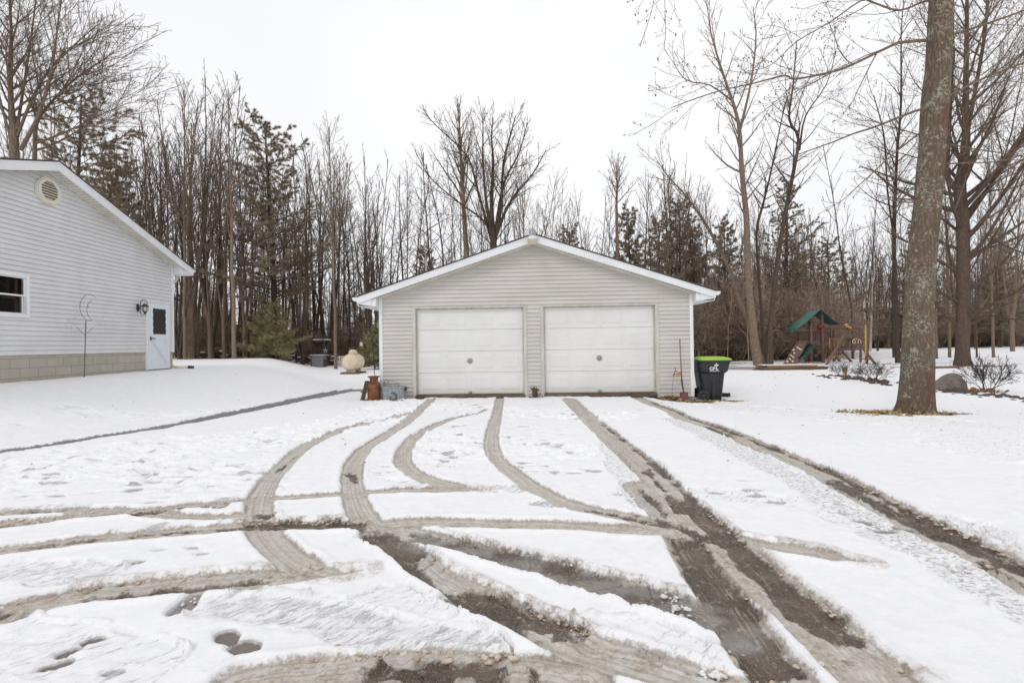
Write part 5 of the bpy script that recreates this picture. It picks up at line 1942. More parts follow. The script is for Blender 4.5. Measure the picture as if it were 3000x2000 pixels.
def par(**k):
    P = dict(max=4, seg=[9, 6, 4, 3, 2], wig=[.03, .07, .10, .12, .12], trop=[.03, .06, .05, .03, .02], taper=[.86, .85, .8, .7, .6],
             rmin=[.02, .010, .0065, .0048, .0038], n=[0, 24, 7, 6, 4], t0=[0, .35, .22, .15, .15], ang=[(0, 0), (55, 30), (45, 35), (45, 35), (45, 40)],
             len=[0, 4.2, 1.7, .75, .34], ref=[1, 3.6, 1.4, .65], rr=[0, .55, .55, .6, .7], slim=.022, shape=lambda t: .45 + .9 * (1 - t) * t * 2.2)
    P.update(k)
    return P


SID = {0: 10, 1: 5, 2: 4, 3: 3, 4: 3}


def lean(H, d=(0, 0, 1)):
    return d


def proto(seed, H, r0, P, trunk_lv=(0, 1), crown_lv=(2, 3, 4)):
    g = Grow(seed, P)
    rnd = g.r
    g.branch((0, 0, -.15), (rnd.gauss(0, .02), rnd.gauss(0, .02), 1), H, r0, 0)
    # flare the foot
    lev, pts, rad = g.br[0]
    g.br[0] = (0, [(pts[0][0], pts[0][1], pts[0][2])] + [tuple(np.array(pts[0]) * .93 + np.array(pts[1]) * .07), tuple(np.array(pts[0]) * .8 + np.array(pts[1]) * .2)] + pts[1:], [r0 * 1.45, r0 * 1.12, r0 * 1.0] + rad[1:])
    return g


def multistem(seed, H, r0, P, stems, spread, forkz=1.0):
    """several leaders rising from one short bole"""
    g = Grow(seed, P)
    rnd = g.r
    g.br.append((0, [(0, 0, -.15), (0, 0, .1), (0, 0, forkz * .6), (0, 0, forkz)], [r0 * 1.5, r0 * 1.1, r0, r0 * .95]))
    for k in range(stems):
        a = 6.28 * k / stems + rnd.uniform(-.4, .4)
        s = spread * rnd.uniform(.6, 1.2)
        d = (math.cos(a) * s, math.sin(a) * s, 1)
        n = math.sqrt(sum(c * c for c in d))
        g.branch((math.cos(a) * r0 * .3, math.sin(a) * r0 * .3, forkz * .75), tuple(c / n for c in d), (H - forkz) * rnd.uniform(.8, 1.0), r0 * rnd.uniform(.5, .68), 0)
    return g


def tree_from(g, name, label, cat, loc, rz, group, bark_m, twig_m, scale=1.0, tl=(0, 1), cl=(2, 3, 4)):
    t = thing(name, label, cat, loc, rz, group)
    t.scale = (scale,) * 3
    V, Fq = g.mesh(tl, SID)
    np_obj('trunk', V, Fq, bark_m, t)
    V, Fq = g.mesh(cl, SID)
    np_obj('crown', V, Fq, twig_m, t)
    return t


def copy_tree(src, loc, rz, sc, label, group, name=None):
    c = src.copy()
    COL.objects.link(c)
    c.location = loc
    c.rotation_euler = (0, 0, rz)
    c.scale = sc if isinstance(sc, tuple) else (sc,) * 3
    if name:
        c.name = name
    c['label'] = label
    if group:
        c['group'] = group
    elif 'group' in c:
        del c['group']
    for ch in src.children:
        k = ch.copy()
        COL.objects.link(k)
        k.parent = c
        for gch in ch.children:
            q = gch.copy()
            COL.objects.link(q)
            q.parent = k
    return c


def needles(g, lev_list, per, ln, wd, rnd_seed, spread=.5):
    """needle tufts along the outer branches: thin triangles"""
    rs = np.random.RandomState(rnd_seed)
    B, D = [], []
    for lev, pts, rad in g.br:
        if lev in lev_list:
            P_ = np.array(pts)
            for i in range(len(P_) - 1):
                B.append((P_[i], P_[i + 1]))
    A = np.array([b[0] for b in B])
    E = np.array([b[1] for b in B])
    A = np.repeat(A, per, 0)
    E = np.repeat(E, per, 0)
    n = len(A)
    t = rs.rand(n, 1)
    base = A + (E - A) * t
    d = (E - A)
    d /= np.linalg.norm(d, axis=1, keepdims=True) + 1e-9
    rv = rs.randn(n, 3)
    rv /= np.linalg.norm(rv, axis=1, keepdims=True)
    dr = d * .7 + rv * spread * 1.4
    dr /= np.linalg.norm(dr, axis=1, keepdims=True)
    s = np.cross(dr, rs.randn(n, 3))
    s /= np.linalg.norm(s, axis=1, keepdims=True) + 1e-9
    l = ln * (.6 + .8 * rs.rand(n, 1))
    V = np.stack([base - s * wd, base + s * wd, base + dr * l], 1).reshape(-1, 3)
    Fq = np.arange(n * 3).reshape(-1, 3)
    return V, Fq


def pine(seed, H, r0, nwh, brl, name, label, cat, loc, rz, group, mat, t0=.25, per=16, ln=.13, wd=.011, droop=.0, shape=None, dens=1.0, ang=(88, 45)):
    P = par(max=3, seg=[10, 5, 3, 2, 2], wig=[.012, .05, .09, .1, .1], trop=[.03, .03 + droop, .03, .02, 0], n=[0, nwh, int(13 * dens), 3, 0], t0=[0, t0, .14, .15, 0],
            ang=[(0, 0), ang, (50, 40), (45, 35), (0, 0)], len=[0, brl * 1.12, brl * .27, .34, 0], ref=[1, brl * .8, brl * .28], rmin=[.02, .012, .006, .004, .003],
            rr=[0, .32, .5, .6, 0], slim=.014, shape=shape or (lambda t: max(.12, 1.12 - t) * (.75 if t < .4 else 1)), flat=.35)
    g = Grow(seed, P)
    g.branch((0, 0, -.15), (g.r.gauss(0, .012), g.r.gauss(0, .012), 1), H, r0, 0)
    t = thing(name, label, cat, loc, rz, group)
    V, Fq = g.mesh((0, 1), {0: 9, 1: 4, 2: 3, 3: 3})
    np_obj('trunk', V, Fq, 'bark_dark', t)
    V, Fq = g.mesh((2, 3), {0: 9, 1: 4, 2: 3, 3: 3})
    cr = np_obj('branch', V, Fq, 'twig', t)
    V, Fq = needles(g, (2, 3), per, ln, wd, seed)
    np_obj('crown', V, Fq, mat, t, smooth=False, tri=True)
    return t


def at(px, Y, dz=0.0):
    """spot on the ground in the direction of the photograph's column px, Y metres ahead"""
    x = dp(px, 1020, Y).x
    return (x, Y, gz1(x, Y) + dz)


ST = (0.0, 0.0, -60.0)   # prototypes are built out of sight and then moved to their own spots
GW = 'bare trees of the wood between the white house and the garage'
GB = 'bare trees of the wood behind the garage'
GR = 'bare trees of the wood beyond the right lawn'

# --- foreground maple, traced
def wline(pts):
    return [tuple(dp(a, b, Y)) for a, b, Y in pts]


TY = 9.75
MP = par(max=4, seg=[9, 8, 6, 4, 3], wig=[.03, .05, .09, .11, .12], trop=[.03, .01, .02, .03, .02], n=[0, 0, 11, 7, 4], t0=[0, .3, .12, .12, .1],
         ang=[(0, 0), (60, 60), (42, 32), (42, 36), (42, 40)], len=[0, 4, 1.5, .62, .24], ref=[1, 4.2, 1.3, .55], rmin=[.02, .008, .0042, .0026, .0019], rr=[0, .5, .5, .55, .7], slim=.016)
g = Grow(77, MP)
tr_px = [(2681, 1232, 128), (2682, 1205, 124), (2683, 1185, 116), (2684, 1150, 110), (2686, 1100, 103), (2688, 1016, 98), (2692, 900, 94), (2698, 800, 91), (2706, 700, 87), (2717, 600, 85), (2724, 500, 84), (2733, 400, 84), (2740, 300, 84), (2748, 200, 80), (2753, 100, 78), (2757, 0, 75), (2764, -150, 72), (2775, -400, 64), (2790, -800, 52), (2800, -1300, 36)]
tp = [tuple(dp(a, b, TY)) for a, b, w in tr_px]
rd = [w / 2 / F * TY / math.sqrt(1 + ((a - 1500) / F) ** 2) for a, b, w in tr_px]
g.br.append((0, tp, rd))
limbs = [
    ([(2728, 118, TY), (2690, 120, TY - .1), (2640, 125, TY - .2), (2614, 133, TY - .3), (2487, 194, TY - .5), (2420, 215, TY - .6), (2328, 232, TY - .7), (2298, 222, TY - .8), (2206, 245, TY - .9), (2114, 265, TY - 1), (2030, 292, TY - 1.1), (1966, 316, TY - 1.2)], 13),
    ([(2720, 320, TY), (2686, 324, TY - .1), (2563, 372, TY + .4), (2500, 392, TY + .6), (2436, 418, TY + .9), (2334, 454, TY + 1.3), (2272, 480, TY + 1.6), (2200, 540, TY + 1.8)], 11),
    ([(2715, 385, TY), (2691, 393, TY + .1), (2614, 454, TY + .3), (2553, 510, TY + .5), (2502, 556, TY + .7), (2461, 592, TY + .8), (2420, 610, TY + .9)], 8),
    ([(2735, 3, TY), (2706, 5, TY - .1), (2635, 31, TY - .4), (2563, 10, TY - .5), (2522, 3, TY - .6), (2431, 66, TY - .8), (2334, 122, TY - 1), (2260, 190, TY - 1.2), (2190, 210, TY - 1.3)], 9),
    ([(2745, 110, TY), (2788, 102, TY), (2869, 77, TY - .2), (3000, 31, TY - .6), (3150, -30, TY - 1), (3400, -110, TY - 1.4)], 13),
    ([(2735, 290, TY), (2775, 284, TY), (2869, 235, TY + .3), (3000, 184, TY + .5), (3200, 110, TY + .8), (3420, 60, TY + 1)], 13),
    ([(2725, 422, TY), (2778, 423, TY), (2869, 439, TY - .4), (3000, 459, TY - .8), (3180, 500, TY - 1.1)], 8),
    ([(2715, 485, TY), (2742, 482, TY), (2819, 478, TY - .3), (2920, 474, TY - .6), (3000, 454, TY - .8), (3160, 440, TY - 1.2)], 8),
    ([(2700, 560, TY), (2660, 560, TY + .2), (2600, 640, TY + .9), (2540, 665, TY + 1.2), (2480, 680, TY + 1.3)], 6),
    ([(2745, 60, TY), (2700, -60, TY - .5), (2560, -190, TY - 1.2), (2350, -260, TY - 1.8), (2100, -240, TY - 2.2), (1960, -100, TY - 2.4), (1905, 0, TY - 2.5)], 10),
    ([(2750, -100, TY), (2850, -260, TY - .3), (2990, -420, TY - .6), (3200, -600, TY - .8)], 12),
    ([(2755, -250, TY), (2640, -420, TY + .3), (2500, -700, TY + .6), (2350, -1000, TY + .8)], 13),
    ([(2760, -400, TY), (2800, -600, TY + .8), (2760, -900, TY + 1.6), (2700, -1200, TY + 2.4)], 12),
    ([(2790, 300, TY), (2850, 120, TY + 1.5), (2900, 30, TY + 2.4), (2960, -80, TY + 3.2)], 8),
]
for pts, w in limbs:
    q = smooth_line(np.array(wline(pts)), 3)
    r0 = w / 2 / F * TY * .80
    n = len(q)
    rads = [max(.006, r0 * (1 - .82 * (i / (n - 1)) ** .8)) for i in range(n)]
    ln = float(np.sum(np.linalg.norm(np.diff(q, axis=0), axis=1)))
    g.br.append((1, [tuple(v) for v in q], rads))
    g.sprout([tuple(v) for v in q], rads, ln, 1, t0=.22, n=int(ln * 3.0), lscale=.95)
base = Vector((tp[1][0], tp[1][1], gz1(tp[1][0], TY)))
for b in range(len(g.br)):
    lv, pts, rads = g.br[b]
    g.br[b] = (lv, [(a[0] - base.x, a[1] - base.y, a[2] - base.z) for a in pts], rads)
maple = thing('maple_tree', 'large foreground tree with a thick lichen covered trunk on the right lawn', 'tree', base)
V, Fq = g.mesh((0,), {0: 64})
# root flare, furrows and knots
rr = np.hypot(V[:, 0] - np.interp(V[:, 2], [p[2] - base.z for p in tp], [p[0] - base.x for p in tp]), V[:, 1] - np.interp(V[:, 2], [p[2] - base.z for p in tp], [p[1] - base.y for p in tp]))
nn = len(tp)
SUB = 12
ring = V.reshape(nn, 64, 3)
fine = np.concatenate([ring[i][None] * (1 - k / SUB) + ring[i + 1][None] * (k / SUB) for i in range(nn - 1) for k in range(SUB)] + [ring[-1][None]], 0)
cen = fine.mean(1, keepdims=True)
ang = np.arange(64)[None, :] / 64 * 2 * np.pi
zz = fine[:, :, 2]
x1 = np.cos(ang) * 6 + 0 * zz
y1 = np.sin(ang) * 6 + 0 * zz
fur = fbm(x1 * 2.2 + 40, y1 * 2.2 + zz * 1.1, 4, 61)
bigb = fbm(x1 * .28 + 9, y1 * .28 + zz * .9, 2, 62)
off = 1 + (fur - .5) * .085 + (bigb - .5) * .13
flare = np.exp(-np.clip(zz, 0, 9) / .16)
off = off + flare * (.16 * np.maximum(0, np.cos(ang * 5 + 1.0)) + .10 * np.maximum(0, np.cos(ang - 5.9)))
fine = cen + (fine - cen) * off[:, :, None]
nf = fine.shape[0]
i_, s_ = np.meshgrid(np.arange(nf - 1), np.arange(64), indexing='ij')
Fq = np.stack([i_ * 64 + s_, i_ * 64 + (s_ + 1) % 64, (i_ + 1) * 64 + (s_ + 1) % 64, (i_ + 1) * 64 + s_], -1).reshape(-1, 4)
np_obj('trunk', fine.reshape(-1, 3), Fq, 'bark_big', maple)
V, Fq = g.mesh((1,), {1: 8})
np_obj('limb', V, Fq, 'bark', maple)
V, Fq = g.mesh((2, 3, 4), SID)
crown = np_obj('crown', V, Fq, 'twig', maple)
# buds
rs = np.random.RandomState(4)
tips = np.array([b[1][-1] for b in g.br if b[0] in (3, 4)])
tips = tips[rs.rand(len(tips)) < .8]
nb = len(tips)
s = .011 * (.6 + .8 * rs.rand(nb, 1, 1))
octa = np.array([[1, 0, 0], [-1, 0, 0], [0, 1, 0], [0, -1, 0], [0, 0, 1.5], [0, 0, -1.5]])[None] * s
V = (tips[:, None, :] + octa).reshape(-1, 3)
of = np.array([[0, 2, 4], [2, 1, 4], [1, 3, 4], [3, 0, 4], [2, 0, 5], [1, 2, 5], [3, 1, 5], [0, 3, 5]])
Fq = (np.arange(nb)[:, None, None] * 6 + of[None]).reshape(-1, 3)
np_obj('bud', V, Fq, 'twig', crown, smooth=False, tri=True)


def traced(seed, Y, stems, P, name, label, bm_, tm_, tl=(0, 1), n1=None, group=None, rz=0):
    """tree whose leaders are traced as (px, py, width px) at the distance Y"""
    g = Grow(seed, P)
    a0 = stems[0][0][0]
    b = dp(a0[0], a0[1], Y)
    base = Vector((b.x, Y, gz1(b.x, Y)))
    for si, (st, dY) in enumerate(stems):
        pts = []
        m = len(st)
        for i, (px, py, w) in enumerate(st):
            pts.append(tuple(dp(px, py, Y + dY * (i / (m - 1)))))
        pts = np.array(pts)
        if si == 0:
            pts[0][2] = base.z - .1
        q = smooth_line(pts, 3)
        wv = np.interp(np.linspace(0, m - 1, len(q)), range(m), [w for _, _, w in st]) / 2 / F * Y / math.sqrt(1 + ((st[0][0] - 1500) / F) ** 2)
        q = q - np.array(base)
        ln = float(np.sum(np.linalg.norm(np.diff(q, axis=0), axis=1)))
        g.br.append((0, [tuple(v) for v in q], list(wv)))
        nb_ = n1 if n1 else int(ln * 1.7)
        g.sprout([tuple(v) for v in q], list(wv), ln, 0, n=nb_, t0=P['t0'][1] * (1 if si == 0 else .7))
    t = thing(name, label, 'tree', base, 0, group)
    V, Fq = g.mesh(tl, SID)
    np_obj('trunk', V, Fq, bm_, t)
    V, Fq = g.mesh(tuple(l for l in (1, 2, 3, 4) if l not in tl), SID)
    np_obj('crown', V, Fq, tm_, t)
    return t


MID = par(n=[0, 20, 7, 5, 4], t0=[0, .45, .2, .15, .1], len=[0, 3.3, 1.4, .7, .32], ang=[(0, 0), (62, 34), (45, 35), (42, 36), (42, 38)], shape=lambda t: 1.0 - .45 * t, rmin=[.02, .012, .008, .006, .0048])
traced(101, 29.0, [([(2225, 1069, 36), (2212, 1010, 28), (2206, 954, 25), (2192, 811, 20), (2187, 643, 18), (2173, 500, 15), (2163, 357, 11), (2119, 219, 7), (2084, 102, 4), (2070, 0, 2)], -1),
                   ([(2168, 380, 9), (2190, 290, 7), (2206, 204, 6), (2215, 100, 4), (2206, 20, 2)], .5),
                   ([(2150, 300, 6), (2080, 250, 4), (2010, 235, 3), (1970, 180, 2)], -.6)], MID, 'maple_tree', 'tall curving bare tree, leftmost thick trunk in front of the playset', 'bark', 'twig')
traced(102, 29.6, [([(2236, 1066, 20), (2200, 960, 15), (2168, 883, 13), (2139, 797, 12), (2101, 715, 10), (2058, 643, 8), (2015, 580, 6), (1960, 520, 4), (1925, 470, 2)], 1)], MID, 'maple_tree', 'bare tree leaning steeply left over the garage side', 'bark', 'twig')
traced(103, 28.6, [([(2254, 1063, 26), (2256, 1000, 18), (2259, 930, 15), (2278, 768, 14), (2297, 643, 13), (2318, 536, 12), (2339, 408, 9), (2312, 350, 7), (2323, 255, 5), (2334, 120, 3)], 0),
                   ([(2342, 440, 7), (2360, 340, 5), (2420, 250, 3), (2450, 150, 2)], .8)], MID, 'maple_tree', 'dark bare tree leaning right between the leftmost thick trunk and playset', 'bark_dark', 'twig')
traced(104, 30.5, [([(2240, 1060, 12), (2230, 906, 9), (2216, 691, 8), (2235, 600, 7), (2254, 524, 6), (2280, 400, 4), (2300, 300, 3)], 1)], MID, 'maple_tree', 'slim dark bare tree behind the thick trunks left of the playset', 'bark_dark', 'twig')
# big tree on the right, broad fans of ascending branches
BIG = par(n=[0, 34, 10, 7, 4], t0=[0, .22, .15, .12, .1], len=[0, 6.2, 2.2, .9, .36], ref=[1, 5, 1.9, .8], ang=[(0, 0), (66, 30), (40, 30), (40, 34), (42, 38)], trop=[.03, .085, .06, .03, .02], shape=lambda t: 1.15 - .6 * t, rmin=[.02, .012, .008, .006, .0048])
traced(105, 25.6, [([(2822, 1071, 70), (2820, 1050, 52), (2820, 1016, 46), (2821, 900, 45), (2822, 760, 43), (2820, 640, 42), (2812, 545, 40), (2829, 440, 30), (2829, 306, 22), (2832, 120, 15), (2834, -60, 10), (2840, -300, 5)], 0),
                   ([(2812, 560, 30), (2775, 515, 18), (2780, 400, 14), (2785, 300, 11), (2790, 160, 9), (2770, 0, 7), (2740, -180, 4)], 1.0),
                   ([(2828, 420, 16), (2860, 250, 13), (2885, 100, 11), (2900, -60, 8), (2930, -250, 4)], -1.0),
                   ([(2835, 950, 20), (2880, 930, 15), (2915, 905, 12), (2945, 870, 9), (2985, 850, 7), (3060, 800, 4)], -1.5),
                   ([(2835, 760, 18), (2880, 730, 14), (2940, 690, 12), (3010, 640, 9), (3100, 560, 5)], 1.5),
                   ([(2835, 640, 18), (2890, 560, 14), (2950, 470, 11), (3020, 360, 8), (3090, 230, 4)], -.5)], BIG, 'maple_tree', 'broad dark bare tree with low spreading limbs at the right edge', 'bark_dark', 'twig')
# tree between the maple and playset, dark straight
traced(106, 29.5, [([(2633, 1062, 24), (2628, 1000, 15), (2626, 900, 14), (2620, 760, 12), (2622, 600, 11), (2628, 450, 9), (2640, 300, 7), (2640, 100, 4), (2650, -20, 2)], 0),
                   ([(2622, 720, 7), (2600, 560, 6), (2590, 400, 5), (2560, 280, 3)], .6)], MID, 'maple_tree', 'dark straight bare tree just left of the lichen covered trunk', 'bark_dark', 'twig')

# left: big tree behind the house
HB = par(n=[0, 26, 9, 6, 4], t0=[0, .40, .15, .12, .1], len=[0, 5.0, 2.0, .85, .36], ref=[1, 4, 1.7, .8], ang=[(0, 0), (52, 30), (38, 30), (40, 34), (42, 38)], trop=[.03, .05, .05, .03, .02], shape=lambda t: 1.1 - .55 * t, rmin=[.02, .012, .008, .006, .0046])
traced(110, 24.0, [([(48, 1060, 40), (46, 700, 36), (42, 455, 33), (40, 380, 28), (33, 312, 20), (30, 200, 15), (33, 90, 10), (25, -60, 6), (20, -200, 3)], 0),
                   ([(60, 440, 16), (103, 360, 13), (129, 290, 11), (156, 178, 8), (170, 67, 5), (190, -60, 3)], -.5),
                   ([(50, 400, 12), (90, 300, 10), (140, 210, 8), (220, 130, 5), (290, 70, 3)], 1),
                   ([(50, 380, 12), (70, 250, 9), (90, 120, 7), (110, -40, 4)], 1.4),
                   ([(40, 430, 11), (10, 330, 9), (-20, 200, 7), (-30, 50, 5), (-40, -100, 3)], -1)], HB, 'maple_tree', 'big bare tree with upswept limbs rising behind the house roof', 'bark', 'twig')
traced(111, 26.0, [([(100, 1050, 20), (101, 600, 18), (102, 440, 15), (108, 360, 12), (150, 300, 9), (210, 240, 7), (280, 190, 5), (340, 150, 2)], 0),
                   ([(104, 420, 10), (160, 400, 8), (230, 370, 6), (310, 330, 4), (380, 300, 2)], -1),
                   ([(103, 440, 9), (140, 430, 8), (200, 400, 6), (270, 350, 4), (330, 250, 2)], 1)], HB, 'maple_tree', 'slimmer bare tree reaching right over the house roof', 'bark', 'twig')

# behind the garage
GA = par(n=[0, 22, 8, 5, 4], t0=[0, .45, .15, .12, .1], len=[0, 5.0, 1.9, .9, .40], ref=[1, 4, 1.7, .8], ang=[(0, 0), (34, 20), (34, 28), (36, 32), (40, 36)], trop=[.03, .05, .05, .04, .03], shape=lambda t: 1.25 - 1.05 * t, rmin=[.02, .012, .008, .006, .0048])
traced(120, 33.0, [([(1372, 1050, 19), (1366, 749, 15), (1360, 640, 13), (1353, 512, 10), (1347, 400, 6), (1342, 305, 3)], 0)], GA, 'maple_tree', 'tall slender bare tree with vertical plumes, highest behind the garage', 'bark', 'twig')
SPR = par(slim=.016, n=[0, 17, 8, 6, 5], t0=[0, .30, .15, .12, .1], len=[0, 3.2, 1.6, .8, .36], ref=[1, 3, 1.5, .7], ang=[(0, 0), (40, 28), (38, 32), (40, 34), (42, 38)], trop=[.03, .04, .04, .03, .02], shape=lambda t: 1.15 - .85 * t, rmin=[.02, .012, .008, .006, .0048])
traced(121, 32.0, [([(1446, 1050, 24.5), (1446, 820, 21.6), (1445, 713, 18.7), (1440, 600, 12.2), (1445, 480, 7.9), (1440, 400, 4.3), (1445, 345, 2.2)], 0),
                   ([(1445, 720, 10.1), (1400, 560, 7.2), (1370, 460, 5.0), (1290, 380, 2.9), (1240, 330, 1.4)], .5),
                   ([(1446, 720, 10.1), (1425, 600, 7.9), (1415, 470, 5.8), (1415, 370, 2.9), (1410, 330, 1.4)], -1),
                   ([(1447, 720, 12.2), (1468, 600, 10.1), (1475, 480, 7.2), (1500, 380, 4.3), (1510, 340, 2.2)], .5),
                   ([(1450, 700, 10.8), (1480, 620, 8.6), (1510, 570, 6.5), (1560, 510, 4.3), (1600, 440, 2.2)], -.8),
                   ([(1449, 690, 9.4), (1475, 540, 6.5), (1520, 450, 4.3), (1545, 360, 2.2)], 1),
                   ([(1443, 715, 9.4), (1420, 650, 6.5), (1340, 590, 4.3), (1260, 520, 2.9), (1215, 440, 1.4)], .6)], SPR, 'maple_tree', 'wide fan shaped bare tree rising behind the garage roof, left of the ridge', 'bark_dark', 'twig')
traced(122, 36.0, [([(1812, 1045, 12), (1808, 700, 10), (1806, 600, 7), (1808, 540, 5), (1806, 490, 2)], 0)], par(n=[0, 24, 8, 5, 3], t0=[0, .5, .15, .1, .1], len=[0, 3.4, 1.5, .7, .35], ang=[(0, 0), (48, 30), (38, 30), (40, 34), (42, 38)], shape=lambda t: 1.0 - .6 * t, rmin=[.02, .014, .010, .008, .006]), 'maple_tree', 'round topped bare tree above the right slope of the garage roof', 'bark', 'twig')

# --- prototypes copied through the wood
PT = {}
PT['tallA'] = proto(11, 17, .115, par(n=[0, 26, 8, 7, 5], t0=[0, .40, .2, .12, .1], len=[0, 3.6, 1.5, .75, .36], ang=[(0, 0), (38, 20), (36, 28), (38, 34), (42, 36)], rmin=[.02, .012, .0075, .0055, .0042]))
PT['tallB'] = proto(12, 15, .092, par(n=[0, 22, 8, 7, 4], t0=[0, .45, .2, .12, .1], len=[0, 2.8, 1.3, .7, .36], ang=[(0, 0), (48, 28), (40, 30), (40, 34), (42, 36)], wig=[.045, .08, .10, .12, .12], rmin=[.02, .012, .0075, .0055, .0042]))
PT['fork'] = multistem(13, 16, .15, par(n=[0, 14, 7, 7, 4], t0=[0, .35, .2, .12, .1], len=[0, 3.0, 1.3, .7, .34], ang=[(0, 0), (36, 22), (36, 30), (38, 34), (42, 36)], rmin=[.02, .012, .0075, .0055, .0042]), 3, .14, 3.2)
PT['clump'] = multistem(14, 15, .125, par(n=[0, 11, 7, 6, 4], t0=[0, .35, .2, .12, .1], len=[0, 2.6, 1.2, .65, .32], ang=[(0, 0), (36, 22), (36, 30), (38, 34), (42, 36)], wig=[.04, .07, .1, .12, .12], rmin=[.02, .012, .0075, .0055, .0042]), 5, .17, .6)
PT['pole'] = proto(15, 14, .062, par(n=[0, 19, 7, 6, 4], t0=[0, .35, .2, .12, .1], len=[0, 1.9, .9, .5, .3], ang=[(0, 0), (55, 30), (40, 32), (40, 34), (42, 36)], rmin=[.015, .010, .007, .0055, .0042]))
PT['dead'] = proto(16, 13, .085, par(max=3, n=[0, 26, 4, 3, 0], t0=[0, .12, .3, .2, .1], len=[0, 1.9, .7, .4, .2], ang=[(0, 0), (85, 50), (45, 40), (40, 34), (42, 36)], trop=[.03, .0, .0, .0, .0], rmin=[.02, .010, .008, .007, .006]))
PT['sapling'] = proto(17, 8, .045, par(max=3, n=[0, 18, 7, 4, 0], t0=[0, .15, .15, .1, .1], len=[0, 2.0, .8, .4, .2], ang=[(0, 0), (45, 26), (40, 32), (40, 34), (42, 36)], rmin=[.01, .008, .007, .006, .005], wig=[.06, .1, .12, .12, .12]))
PROTO = {}
BK = {'tallA': ('bark', 'twig'), 'tallB': ('bark_dark', 'twig'), 'fork': ('bark', 'twig'), 'clump': ('bark_dark', 'twig'), 'pole': ('bark_dark', 'twig'), 'dead': ('bark_dark', 'twig_pale'), 'sapling': ('twig_pale', 'twig_pale')}
USED = set()


def put(kind, px, Y, H, label, group, rz=None, w=1.0, mats=None, rnd=random.Random(9), pale=False):
    base_h = {'tallA': 17, 'tallB': 15, 'fork': 16, 'clump': 15, 'pole': 14, 'dead': 13, 'sapling': 8}[kind]
    x, y, z = at(px, Y)
    key = kind
    rz = rnd.uniform(0, 6.28) if rz is None else rz
    s = H / base_h
    if key not in PROTO:
        PROTO[key] = tree_from(PT[kind], 'bare_tree', label, 'tree', (x, y, z), rz, group, *BK[kind])
        PROTO[key].scale = (s * w, s * w, s)
        return PROTO[key]
    c = copy_tree(PROTO[key], (x, y, z), rz, (s * w, s * w, s), label, group)
    if pale:
        for ch in c.children:
            if ch.name.startswith('trunk'):
                pass
    return c


def Hof(px, py, Y):
    """height of a tree at distance Y whose top reaches the pixel row py"""
    p = dp(px, py, Y)
    return p.z - gz1(p.x, Y)


rw = random.Random(21)
# named trunks of the left wood: (px, top row, distance, kind, label)
for px, top, Y, kind, w, lab in (
        (560, 185, 30, 'fork', 1.0, 'tallest bare tree left of the pine, forking into three plumes'),
        (541, 260, 29, 'tallA', .95, 'tall bare tree just right of the house gutter'),
        (618, 240, 33, 'clump', .9, 'many stemmed bare tree between the house gutter and the mossy trunk'),
        (686, 250, 28.2, 'tallA', 1.15, 'tall bare tree with a mossy greenish trunk left of the pine'),
        (480, 330, 38, 'fork', 1.0, 'bare tree showing above the eave of the house roof'),
        (725, 330, 30, 'pole', 1.2, 'slim straight bare tree left beside the tall pine'),
        (983, 365, 28.5, 'tallA', 1.0, 'tall bare tree right of the pine standing over the picket pieces'),
        (1085, 465, 33, 'clump', 1.0, 'crooked bare tree beside the left end of the garage roof'),
        (868, 560, 34, 'pole', 1.3, 'slim bare tree behind the grey cabinet'),
        (1020, 520, 36, 'dead', 1.0, 'dark dead trunk with short twigs above the cream tank'),
        (400, 420, 40, 'tallB', 1.0, 'bare tree above the middle of the house roof slope')):
    put(kind, px, Y, Hof(px, top, Y), lab, None, w=w)
# the remaining wood, left
kinds = ['tallA', 'tallB', 'fork', 'clump', 'pole', 'pole', 'tallB', 'dead']
LWc = {'tallA': 'slender bare tree', 'tallB': 'crooked bare tree', 'fork': 'forked bare tree', 'clump': 'many stemmed bare tree', 'pole': 'thin pole like bare tree', 'dead': 'dead dark tree with short side twigs', 'sapling': 'pale bare sapling'}


def fill(n, x0, x1, Ya, Yb, topf, group, where, kk, seed):
    rs = random.Random(seed)
    for i in range(n):
        px = x0 + (x1 - x0) * (i + rs.random()) / n
        Y = rs.uniform(Ya, Yb)
        k = rs.choice(kk)
        if (735 < px < 885 and Y < 35) or (2225 < px < 2400 and Y < 47):
            Y += 13
        if 890 < px < 1062 and Y < 37:
            Y += 10
        top = topf(px) + rs.uniform(-30, 110)
        H = max(6.0, min(23, Hof(px, top, Y)))
        put(k, px, Y, H, LWc[k] + ' ' + where, '%s, %s' % (group, k.replace('tallA', 'slender').replace('tallB', 'crooked').replace('clump', 'many stemmed').replace('fork', 'forked').replace('pole', 'thin').replace('dead', 'dead')), w=rs.uniform(.75, 1.25))


def top_left(px):
    return np.interp(px, [300, 420, 560, 640, 760, 860, 940, 1040, 1120, 1200], [420, 400, 330, 330, 440, 480, 420, 500, 540, 560])


def top_mid(px):
    return np.interp(px, [1100, 1200, 1300, 1400, 1500, 1600, 1700, 1800, 1900, 2000], [520, 480, 430, 470, 470, 500, 560, 530, 540, 460])


def top_right(px):
    return np.interp(px, [1950, 2100, 2300, 2500, 2700, 3000], [480, 520, 600, 560, 560, 540])


